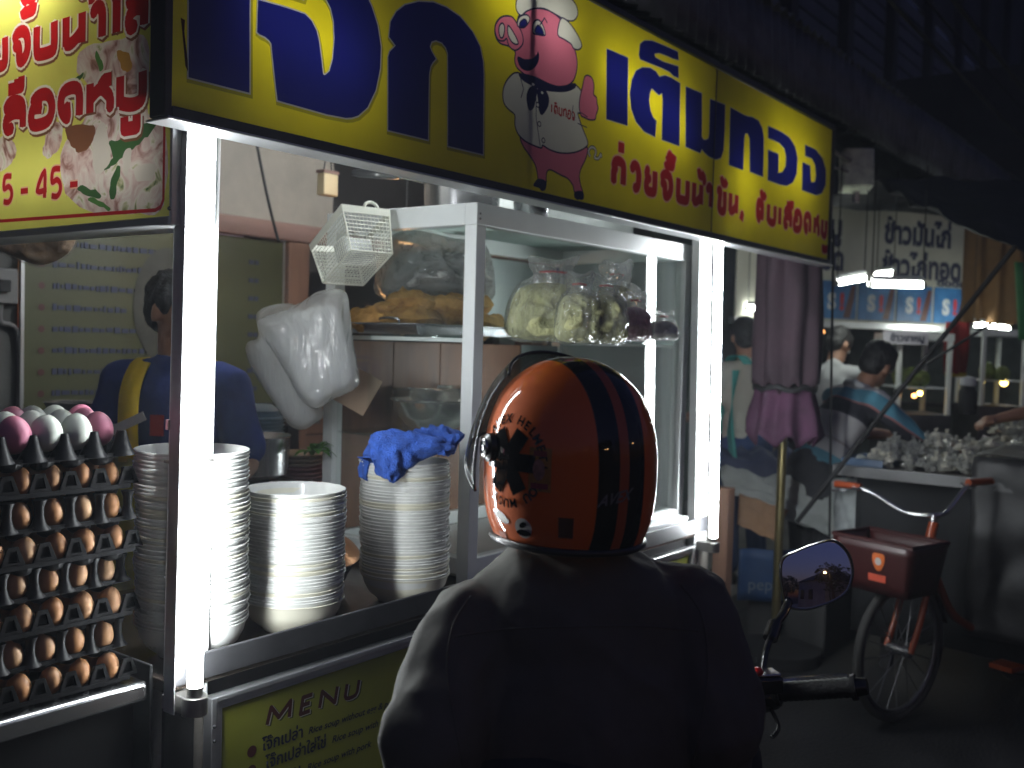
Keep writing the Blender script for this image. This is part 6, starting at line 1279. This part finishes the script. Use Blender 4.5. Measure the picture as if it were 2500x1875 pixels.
q = obj('badge', MB().prism(outl([(-.024, .03), (0, .034), (.024, .03), (.026, 0), (.014, -.028), (0, -.036), (-.014, -.028), (-.026, 0)], 3), 0, .003, lambda u, v, h: bkf(.40 + u / .34, 0, .62 + v / .205) - ox_ * (.004 + h)), mat('badge_orange', (.55, .13, .03), .4), bs2)
obj('badge_mark', MB().prism([(.014 * cos(k_ * pi / 6), .016 * sin(k_ * pi / 6)) for k_ in range(12)], 0, .002, lambda u, v, h: bkf(.40 + u / .34, 0, .63 + v / .205) - ox_ * (.0072 + h)), mat('badge_grey', (.4, .4, .4), .4), bs2)
obj('basket_label', MB().prism([(-.042, -.014), (.042, -.014), (.042, .014), (-.042, .014)], 0, .003, lambda u, v, h: bkf(.42 + u / .34, 0, .30 + v / .205) - ox_ * (.004 + h)), mat('label_red', (.55, .09, .05), .4), bs2)
obj('mudguard', MB().grid(lambda u, v: Bk(.30 * cos(.25 + 1.9 * u), (v - .5) * .055, .295 + .30 * sin(.25 + 1.9 * u)), 14, 4), redb, bo, solid=.003, smooth=180)
obj('rear_rack', MB().box(.72, 1.15, -.07, .07, .64, .65, Matrix((tuple(ox_), tuple(oy_), (0, 0, 1))).transposed().to_4x4()), dsteel, bo)
obj('pedal', MB().box(.50, .60, -.20, -.10, .17, .19, Matrix((tuple(ox_), tuple(oy_), (0, 0, 1))).transposed().to_4x4()), org, bo)

# ================================================================== NEIGHBOUR STALLS
# closed umbrella
um = thing('closed_umbrella', 'folded purple stall umbrella tied round its brass pole', 'umbrella', (*at(1914, 1000, 4.85)[:2], 0))
prp = mat('purple_canvas', (.046, .026, .036), .9, var=.25, vs=5, bump=.3, bs=14); prp2 = mat('violet_canvas_edge', (.078, .028, .062), .85, var=.3, vs=6, bump=.3)
def canopy(z1, z2, r1, r2, amp, seed, bulge=0.0):
    def f(u, v):
        a = u * 2 * pi; r = r1 + (r2 - r1) * v + bulge * sin(pi * v) + amp * (.4 + .6 * v) * (cos(8 * a + seed) * .6 + .5 * nz(cos(a) * 3, sin(a) * 3, v * 3 + seed)); return (r * cos(a), r * sin(a), z1 + (z2 - z1) * v + .03 * cos(8 * a + seed) * v)
    return f
obj('canopy', MB().grid(canopy(2.35, 1.315, .115, .138, .036, 1, .020), 96, 26, cu=True), prp, um, smooth=180, solid=.004)
obj('canopy_skirt', MB().grid(canopy(1.32, 1.07, .130, .165, .042, 2), 96, 10, cu=True), prp2, um, smooth=180, solid=.004)
obj('tie_band', MB().tube([(.141 * cos(a * pi / 20), .141 * sin(a * pi / 20), 1.318 + .01 * sin(a)) for a in range(40)], .014, 6, closed=True), black, um)
brass = mat('brass_pole', (.30, .25, .11), .35, .85, var=.2, vs=12)
obj('pole', MB().tube([(0, 0, 0), (0, 0, 2.42)], .021, 14), brass, um); obj('foot', MB().lathe([(.001, 0), (.22, 0), (.22, .06), (.05, .10), (.001, .10)], 24), black, um)
# bagged food table
st2 = thing('food_table', 'market table piled with small clear bags of food beside the striped shirt man', 'table', (5.4, 1.5, 0))
obj('top', MB().box(-.65, .75, -1.5, .12, .93, .955), mat('worn_table', (.12, .10, .09), .6, var=.3), st2, bev=.004)
for p in ((-.675, -.651, -1.5, .14), (-.65, .75, .121, .145)): obj('edge_rail', MB().box(*p, .915, .965), mat('dark_rail', (.09, .09, .092), .4, .6), st2)
for x in (-.5, .6):
    for y in (-1.3, -.1): obj('leg', MB().box(x - .025, x + .025, y - .025, y + .025, 0, .929), black, st2)
obj('skirt', MB().grid(lambda u, v: (-.60 + .02 * sin(u * 20), -1.45 + 1.5 * u, .92 - .75 * v), 40, 4), mat('dark_skirt', (.012, .013, .015), .8, var=.4, vs=4), st2, smooth=180, solid=.004)
random.seed(77); hp = MB(); M2 = film_mat('food_bag_film', (.9, .9, .82), .36, .06, .5, .9, 60, .12)
def packet(mb, x, y, z, s_):
    a0 = random.uniform(0, 6.3); vs = []; n_ = 7
    prof = [(.0, 0), (.9, .05), (1.0, .45), (.65, .85), (.14, 1.05), (.30, 1.45), (.42, 1.65)]
    for r, h in prof:
        for k_ in range(n_):
            a = a0 + k_ * 2 * pi / n_; rr = r * s_ * random.uniform(.75, 1.25); vs.append((x + rr * cos(a), y + rr * sin(a), z + h * s_ * random.uniform(.9, 1.1)))
    mb.add(vs, [(i * n_ + k_, i * n_ + (k_ + 1) % n_, (i + 1) * n_ + (k_ + 1) % n_, (i + 1) * n_ + k_) for i in range(len(prof) - 1) for k_ in range(n_)], random.choice((0, 0, 0, 1)))
for k_ in range(1100):
    x = random.uniform(4.80, 6.1); y = random.uniform(.45, 1.52); pk = .11 * max(0, 1 - abs((x - 5.3) / .6)) + .02
    packet(hp, x, y, .957 + random.uniform(0, pk), random.uniform(.017, .030))
o = obj('bagged_food', hp, [M2, mat('food_in_bag', (.70, .67, .52), .6, var=.4, vs=30, col2=(.62, .60, .52))], smooth=0, kind='stuff'); o['label'] = 'heap of small knotted clear plastic food bags on the market table'
ft2 = thing('food_table', 'second market table of bagged food further back by the right edge', 'table', (6.75, .9, 0)); obj('top', MB().box(-.5, .6, -.9, .45, .97, .995), MATS['worn_table'], ft2, bev=.004)
for x in (-.4, .5):
    for y in (-.8, .35): obj('leg', MB().box(x - .025, x + .025, y - .025, y + .025, 0, .969), black, ft2)
h2 = MB()
for k_ in range(500): packet(h2, random.uniform(6.3, 7.3), random.uniform(.05, 1.3), .997 + random.uniform(0, .10), random.uniform(.018, .032))
o = obj('bagged_food', h2, [M2, MATS['food_in_bag']], smooth=0, kind='stuff'); o['label'] = 'second heap of small clear food bags further back on the right'
for (px, py, c, lb) in ((4.93, 1.52, (.30, .32, .30), 'shallow blue rimmed tray of snacks at the table corner'), (5.75, 1.40, (.40, .10, .28), 'pink tray behind the bagged food')):
    t_ = tag(obj('food_tray', MB().box(-.2, .2, -.13, .13, 0, .008).box(-.2, -.192, -.13, .13, .0081, .05).box(.192, .2, -.13, .13, .0081, .05).box(-.1919, .1919, -.13, -.122, .0081, .05).box(-.1919, .1919, .122, .13, .0081, .05), mat('blue_tray', (.03, .07, .14), .4) if px < 5 else mat('pink_tray', (.45, .10, .35), .4), loc=(px, py, .957)), lb, 'tray'); t_.scale = (.75, .75, .8)
    mb = MB()
    for q_ in range(26): mb.ell((random.uniform(-.17, .17), random.uniform(-.1, .1), .025 + random.uniform(0, .02)), (random.uniform(.018, .03), random.uniform(.014, .024), .016), 8, 6)
    obj('snacks', mb, mat('snack' + str(int(px)), c, .6, var=.5, vs=25), t_)['kind'] = 'stuff'
for (px, py, lb) in ((5.55, 1.95, 'dark bottle with pale cap at the back of the bagged food'),):
    b_ = tag(obj('bottle', MB().lathe([(.001, 0), (.045, 0), (.048, .01), (.048, .12), (.035, .15), (.02, .17), (.02, .19), (.001, .19)], 20), black, loc=tuple(at(2360, 1010, 5.6))), lb, 'bottle'); obj('cap', MB().lathe([(.03, .152), (.045, .16), (.04, .20), (.001, .21)], 16), whiteT, b_)
# sheets, card and banner in front of the table
trp = mat('grey_green_tarp', (.26, .30, .29), .7, var=.3, vs=3, bump=.5, bs=5, col2=(.36, .38, .36)); ntp = mat('navy_tarp', (.035, .045, .10), .6, var=.3, vs=4, bump=.6, bs=5)
def drape(name, label, cat, corners, sag, mtl, seed, amp=.05, nu=26, nv=18):
    A, B_, C_, D_ = [Vector(c) for c in corners]; nn_ = (B_ - A).cross(D_ - A).normalized()
    def f(u, v): p = A.lerp(B_, u).lerp(D_.lerp(C_, u), v); return p + nn_ * (amp * nz(u * 4 + seed, v * 4, seed) + amp * .4 * nz(u * 10, v * 9, seed + 4)) - Vector((0, 0, sag * sin(pi * u) * sin(pi * v)))
    return tag(obj(name, MB().grid(f, nu, nv), mtl, smooth=180, solid=.003), label, cat)
drape('tarpaulin', 'creased navy tarpaulin over the stall behind the brass pole', 'tarpaulin', [at(1755, 1060, 5.9), at(2060, 1130, 5.6), at(2070, 1180, 5.2), at(1755, 1190, 5.5)], .05, ntp, 2, .09)
drape('tarpaulin', 'grey green plastic sheet slung below the navy tarpaulin', 'tarpaulin', [at(1755, 1150, 5.5), at(2075, 1165, 5.0), at(2075, 1325, 4.9), at(1770, 1195, 5.3)], .03, trp, 5, .07)
drape('plastic_sheet', 'pale clear plastic sheet hanging behind the bicycle handlebar', 'plastic sheet', [at(2030, 1165, 5.0), at(2180, 1175, 4.9), at(2185, 1330, 4.75), at(2040, 1330, 4.85)], .0, mat('pale_sheet', (.36, .39, .39), .5, var=.25, vs=4, bump=.6, bs=7), 9, .06)
drape('cardboard', 'brown cardboard sheet leaning under the grey sheet', 'cardboard', [at(1805, 1205, 5.1), at(1925, 1245, 5.0), at(1890, 1320, 4.9), at(1800, 1280, 5.0)], 0, mat('cardboard', (.26, .155, .085), .85, var=.15), 3, .015)
drape('plastic_sheet', 'navy plastic bag hanging from the table edge behind the bicycle', 'plastic sheet', [at(2155, 1165, 4.85), at(2200, 1170, 4.8), at(2190, 1230, 4.75), at(2150, 1215, 4.8)], 0, ntp, 12, .04, 12, 10)
cr_ = thing('drinks_banner', 'dark blue drinks banner with pale lettering under the stall table', 'banner', at(1885, 1405, 5.0)); e_ = RT
obj('cloth', MB().grid(lambda u, v: RT * ((u - .5) * .34) + Vector((0, 0, (v - .5) * .26)) + FW * (.012 * sin(u * 9)), 16, 6), mat('blue_banner', (.012, .045, .13), .6, var=.3, vs=5), cr_, smooth=180, solid=.004)
text_on('lettering', 'pepsi', .085, mat('banner_pale', (.13, .16, .20), .5), cr_, lambda u, v: RT * (u - .125) + Vector((0, 0, v - .07)) - FW * .02)
for (u_, v0, v1, d, nm) in ((1770, 1190, 1790, 4.6, 'brown wooden stall post behind the far light tube'),):
    b_ = at(u_, v0, d); tag(obj('stall_post', MB().box(b_.x - .035, b_.x + .035, b_.y - .035, b_.y + .035, 0, b_.z), wood, bev=.004), nm, 'post')
tag(obj('crate', MB().box(-.25, .25, -.2, .2, 0, .35), mat('grey_crate', (.04, .04, .04), .6, var=.3), loc=tuple(at(1960, 1560, 5.2)[:2]) + (0,), bev=.01), 'dim grey crate on the ground under the stall table', 'crate')
mb = MB()
tag(obj('rope', MB().tube([at(2480, 600, 4.3), at(2200, 950, 4.5), at(1945, 1275, 4.7)], .011, 8), cab), 'thick black rope slanting down in front of the bagged food stall', 'rope')
tag(obj('rope', MB().tube([at(2035, 560, 4.9), at(2030, 900, 4.9), at(2025, 1310, 4.85)], .006, 6), cab), 'thin black cord hanging straight down beside the umbrella', 'rope')
tag(obj('rope', MB().tube([at(2420, 790, 6.0), at(2260, 890, 6.0), at(2180, 960, 5.9)], .009, 6), mat('grey_cord', (.02, .02, .022), .7)), 'grey cord crossing behind the thick black rope', 'rope')
# black covered cart at the right edge
ccp = at(2440, 1450, 4.35)
cc = thing('covered_cart', 'cart wrapped in a black plastic sheet at the right edge of the photo', 'cart', (ccp.x + .24, ccp.y - .2, 0))
obj('body', MB().box(-.18, 1.2, -.35, .28, .30, .98), black, cc); obj('cover', MB().grid(lambda u, v: (-.23 + .02 * nz(u * 5, v * 6, 3) - .06 * (1 - v), .33 - u * .78 + .02 * nz(u * 6, v * 5, 8), .28 + v * .78), 22, 22), mat('black_sheet', (.022, .022, .023), .5, var=.35, vs=5, bump=.6, bs=9), cc, smooth=180, solid=.004)
obj('cover_top', MB().grid(lambda u, v: (-.24 + v * 1.5, .33 - u * .74, 1.065 + .02 * nz(u * 5, v * 8, 5)), 18, 20), MATS['black_sheet'], cc, smooth=180, solid=.004)
obj('tape_mark', MB().box(-.262, -.258, -.02, .0, .55, .68), mat('pale_tape', (.2, .2, .19), .6), cc)
for x in (0, 1.0): obj('wheel', MB().tube([(x + .15 * cos(a * pi / 10), -.30, .16 + .15 * sin(a * pi / 10)) for a in range(20)], .025, 8, closed=True), black, cc)

# hanging box, banner sign, posters and lights further down the street
eb = thing('meter_box', 'small grimy white box hung under the awning past the sign end', 'box', at(2090, 418, 6.2)); obj('body', MB().box(-.09, .09, -.09, .09, -.12, .12, rotz(.5) @ Matrix.Rotation(.12, 4, 'Y')), mat('grimy_white', (.70, .75, .60), .6, var=.35, vs=12), eb, bev=.012); obj('knob', MB().tube([(.02, 0, -.12), (.02, 0, -.19)], .022, 10), steel, eb); obj('arm', MB().tube([(-.06, 0, .04), (-.4, .1, .12)], .014, 8).tube([(-.06, 0, -.02), (-.4, .1, .0)], .008, 8), pipe, eb)
bn = thing('banner_sign', 'white hanging sign with dark blue Thai words over a row of blue drink posters', 'sign', at(2160, 520, 8.0)); a_ = at(1800, 640, 7.6); b_ = at(2378, 640, 8.6)
be = (b_ - a_); be.z = 0; BL_ = be.length; be.normalize(); bno = Vector((be.y, -be.x, 0)); bno = bno if bno.dot(-FW) > 0 else -bno
bo_ = Vector(bn.location); zt_, zb_ = 2.66, 1.74
def bfr(u, v, h=0.0): p = Vector((a_.x, a_.y, 0)) + be * u + bno * h; p.z = v; return p - bo_
board = mat('banner_white', (.50, .49, .41), .6, var=.12, vs=3); binkn = mat('banner_ink', (.018, .02, .06), .6)
obj('board', MB().prism([(0, zb_), (BL_, zb_), (BL_, zt_), (0, zt_)], -.02, .0, bfr), board, bn)
obj('frame', MB().prism([(-.03, zb_ - .05), (BL_ + .03, zb_ - .05), (BL_ + .03, zb_ - .002), (-.03, zb_ - .002)], -.04, .03, bfr).prism([(BL_ + .002, zb_ - .001), (BL_ + .05, zb_ - .001), (BL_ + .05, zt_), (BL_ + .002, zt_)], -.04, .03, bfr), alu, bn)
for tx, u0, v0, w_ in (('ข้าวมันไก่', BL_ - 1.02, 2.40, .74), ('ข้าวไก่ทอด', BL_ - 1.03, 2.13, .88), ('หมู', BL_ - 1.72, 2.40, .25), ('เป็ด', BL_ - 1.72, 2.15, .28), ('ขาหมู', BL_ - 2.3, 2.40, .38)):
    text_on('lettering', tx, .24, binkn, bn, lambda u, v, u0=u0, v0=v0: bfr(u + u0, v + v0, .003), bold=.012, width=w_)
text_on('lettering', 'ติดต่อ', .07, binkn, bn, lambda u, v: bfr(u + BL_ - .42, v + 2.075, .003), bold=.004, width=.33)
pb = mat('poster_blue', (.03, .14, .40), .4, var=.35, vs=6, col2=(.06, .25, .55)); pwht = mat('poster_white', (.60, .62, .62), .5); prd = mat('poster_red', (.5, .03, .03), .5); pbr = mat('poster_brown', (.12, .035, .02), .4)
for k_ in range(5):
    u1 = BL_ - .06 - k_ * .41; p_ = obj('poster', MB().prism([(u1 - .385, 1.76), (u1, 1.76), (u1, 2.06), (u1 - .385, 2.06)], .003, .008, bfr), pb, bn)
    text_on('poster_letter', 'S', .17, pwht, p_, lambda u, v, u1=u1: bfr(u + u1 - .29, v + 1.84, .0095), bold=.01)
    text_on('poster_mark', '!', .17, prd, p_, lambda u, v, u1=u1: bfr(u + u1 - .17, v + 1.84, .0095), bold=.012)
    obj('poster_bottle', MB().prism([(u1 - .13, 1.77), (u1 - .06, 1.77), (u1 - .02, 1.93), (u1 - .01, 2.03), (u1 - .05, 2.03), (u1 - .08, 1.94)], .0082, .0092, bfr), pbr, p_)
tl = lamp_mat('street_tube_light', (.93, 1.0, .92), 38.0)
def htube(label, p, q_, rods=True):
    t_ = thing('hanging_tube', label, 'light', (p + q_) / 2, group='fluorescent tubes of the far stalls'); c = (p + q_) / 2
    obj('tube', MB().tube([p - c, q_ - c], .016, 10), tl, t_); d = (q_ - p).normalized(); obj('channel', MB().tube([p - c + Vector((0, 0, .035)), q_ - c + Vector((0, 0, .035))], .018, 6), chan, t_); obj('tube_cap', MB().tube([p - c - d * .02, p - c], .017, 10).tube([q_ - c, q_ - c + d * .02], .017, 10), endm, t_)
    each('wire', [MB().tube([w_ - c + Vector((0, 0, .04)), w_ - c + Vector((0, 0, .7))], .004, 5) for w_ in (p, q_)], cab, t_)
htube('long level white tube in front of the blue posters', at(2128, 694, 5.9), at(2252, 697, 5.9)); htube('slanting white tube left of the long level one', at(2044, 691, 6.0), at(2110, 679, 6.2))
htube('white tube seen nearly end on above the long level one', at(2140, 672, 7.3), at(2182, 668, 6.9)); htube('white tube pair over the glass cabinet at the far right', at(2376, 793, 8.0), at(2428, 796, 8.1)); htube('short white tube right of the pair at the far right', at(2436, 800, 8.1), at(2462, 803, 8.2)); htube('short bright tube left of the closed umbrella', at(1826, 752, 7.6), at(1849, 753, 7.6)); htube('bright tube end at the right frame edge', at(2493, 770, 7.5), at(2520, 775, 7.5))
# far stalls: posts, cabinets and a lit menu plate
def cab_(label, u0, u1, v0, v1, d, dep):
    A = at(u0, v1, d); B_ = at(u1, v1, d); zt2 = at(u0, v0, d).z; t_ = thing('glass_cabinet', label, 'cabinet', (A.x, A.y, A.z)); dx = (B_ - A); dx.z = 0; w_ = dx.length; dx.normalize(); dy = Vector((-dx.y, dx.x, 0)); dy = dy if dy.dot(FW) > 0 else -dy; h_ = zt2 - A.z
    fr_ = lambda a, b, c: dx * a + dy * b + Vector((0, 0, c)); pm = MB()
    for a in (0, w_):
        for b in (0, dep): obj('post', MB().tube([fr_(a, b, 0), fr_(a, b, h_)], .02, 6), walu, t_)
    obj('top', MB().add([fr_(a, b, c) for a in (-.02, w_ + .02) for b in (-.02, dep + .02) for c in (h_, h_ + .05)], [(0, 1, 3, 2), (4, 6, 7, 5), (0, 4, 5, 1), (2, 3, 7, 6), (0, 2, 6, 4), (1, 5, 7, 3)]), walu, t_); obj('shelf', MB().add([fr_(a, b, c) for a in (0, w_) for b in (0, dep) for c in (h_ * .35, h_ * .37)], [(0, 1, 3, 2), (4, 6, 7, 5), (0, 4, 5, 1), (2, 3, 7, 6), (0, 2, 6, 4), (1, 5, 7, 3)]), walu, t_)
    obj('base', MB().add([fr_(a, b, c) for a in (-.02, w_ + .02) for b in (-.02, dep + .02) for c in (-A.z + .1, 0)], [(0, 1, 3, 2), (4, 6, 7, 5), (0, 4, 5, 1), (2, 3, 7, 6), (0, 2, 6, 4), (1, 5, 7, 3)]), dsteel, t_)
    obj('pane', MB().add([fr_(.02, .0, .02), fr_(w_ - .02, 0, .02), fr_(w_ - .02, 0, h_ - .02), fr_(.02, 0, h_ - .02)], [(0, 1, 2, 3)]), glass, t_, smooth=0)
    random.seed(int(u0)); fd = MB()
    for k2 in range(14): fd.ell(fr_(random.uniform(.1, w_ - .1), random.uniform(.1, dep - .08), h_ * .37 + random.uniform(.02, .08)), random.uniform(.03, .06), 8, 6)
    obj('food', fd, mat('cabinet_food', (.30, .24, .07), .6, var=.6, vs=8, col2=(.20, .30, .06)), t_)
    return t_
cab_('glass food cabinet behind the man in the striped shirt', 2190, 2312, 830, 1010, 6.6, .4); cab_('glass food cabinet under the tube pair at the far right', 2395, 2495, 820, 990, 7.4, .4)
mp = thing('menu_plate', 'small white plate sign with dark Thai word above the glass cabinet', 'sign', at(2210, 825, 6.5)); obj('plate', MB().grid(lambda u, v: RT * ((u - .5) * .29) + Vector((0, 0, (v - .5) * .085)), 2, 2), mat('plate_white', (.62, .60, .66), .5), mp, solid=.008, smooth=0); text_on('lettering', 'ข้าวขาหมู', .06, binkn, mp, lambda u, v: RT * (u - .10) + Vector((0, 0, v - .02)) - FW * .008, bold=.002, width=.22)
lb_ = lamp_mat('yellow_bulb', (1.0, .70, .18), 14.0); lo_ = lamp_mat('orange_bulb', (1.0, .40, .12), 8.0)
for k_, (u_, v_, d, ml, lbl) in enumerate(((2246, 960, 6.7, lb_, 'yellow light spot inside the cabinet behind the striped shirt'), (2232, 966, 6.7, lo_, 'small orange light beside the yellow spot in the cabinet'), (2007, 810, 7.5, lo_, 'small warm bulb behind the person in white'), (2451, 934, 7.5, lb_, 'yellow glowing lamp inside the far right cabinet'))):
    c = at(u_, v_, d); t_ = thing('small_lamp', lbl, 'light', c, group='small warm lamps in the far stalls'); obj('bulb', MB().ell((0, 0, 0), .016 if k_ != 3 else .026, 10, 8), ml, t_); obj('socket', MB().tube([(0, 0, .014), (0, 0, .06)], .008, 6), black, t_)
fw_ = thing('far_shopfront', 'dim far shopfront of dark and pale panels behind the other stalls', 'building', (9.0, 4.2, 0))
for i, (x, c, w_, h_) in enumerate(((-3.6, (.26, .30, .28), 1.1, 2.55), (-2.45, (.05, .05, .05), .9, 2.5), (-1.5, (.12, .15, .14), .8, 2.5), (-.65, (.06, .055, .045), 1.0, 2.6), (.4, (.16, .15, .13), .9, 2.5), (1.35, (.04, .04, .04), 1.1, 2.6), (2.5, (.12, .10, .08), 1.2, 2.6), (3.8, (.05, .05, .05), 1.4, 2.6))):
    obj('wall_panel', MB().box(x, x + w_, -.02, .04, 0, h_), mat('panel_%d' % i, c, .8, var=.3, vs=3), fw_, bev=.004)
obj('wall', MB().box(-3.7, 6, .05, .2, 0, 3.4), darkin, fw_)
for x in (-2.5, -.7, 1.3): obj('post', MB().box(x - .03, x + .03, -.12, -.05, 0, 2.7), walu, fw_)
for k_ in range(4): obj('notice', MB().box(-3.4 + .22 * k_, -3.25 + .22 * k_, -.03, -.021, 1.5 + .03 * (k_ % 2), 1.62 + .03 * (k_ % 2)), mat('notice_dark', (.12, .09, .08), .7), fw_)
ob = thing('brown_curtain', 'brown cloth screen hanging by the end of the white sign', 'curtain', at(2435, 660, 8.0)); obj('cloth', MB().grid(lambda u, v: RT * ((u - .5) * .55) + Vector((0, 0, (v - .5) * .85)) + FW * (.03 * sin(u * 22)), 40, 6), mat('brown_cloth', (.16, .085, .03), .85, var=.3, vs=4), ob, smooth=180, solid=.004)
fl_ = thing('red_flag', 'red cloth with yellow edge hanging right of the glass cabinet', 'cloth', at(2335, 850, 7.0)); obj('cloth', MB().grid(lambda u, v: RT * ((u - .5) * .16) + Vector((0, 0, (v - .5) * .36)) + FW * (.02 * sin(u * 9 + v * 3)), 12, 8), mat('red_cloth', (.30, .015, .015), .8), fl_, smooth=180, solid=.003); obj('trim', MB().grid(lambda u, v: RT * ((u - .5) * .15) + Vector((0, 0, -.20 + v * .03)) - FW * .01, 4, 2), mat('yellow_trim', (.5, .35, .03), .8), fl_, solid=.003)
# dark canvas over the far stalls
drape('canvas_awning', 'black canvas sheet sloping over the far stalls', 'awning', [at(2130, 440, 6.6), at(2240, 500, 6.0), at(2560, 640, 4.9), at(2560, 440, 6.5)], .05, mat('black_canvas', (.018, .018, .02), .9, var=.3), 6, .05)
drape('canvas_awning', 'dark sheet roof over the white hanging sign', 'awning', [at(1990, 505, 6.8), at(2250, 520, 8.4), at(2560, 440, 9.5), at(2100, 440, 6.5)], .02, MATS['black_canvas'], 8, .04)
gl_ = thing('green_strip', 'green plastic strip hanging at the right edge', 'cloth', at(2488, 640, 6.5)); obj('cloth', MB().grid(lambda u, v: RT * ((u - .5) * .06 + .05 * v) + Vector((0, 0, -v * .5)), 4, 8), mat('green_plastic', (.05, .22, .08), .5), gl_, solid=.003, smooth=180)
bpy.data.scenes.remove(WORK)
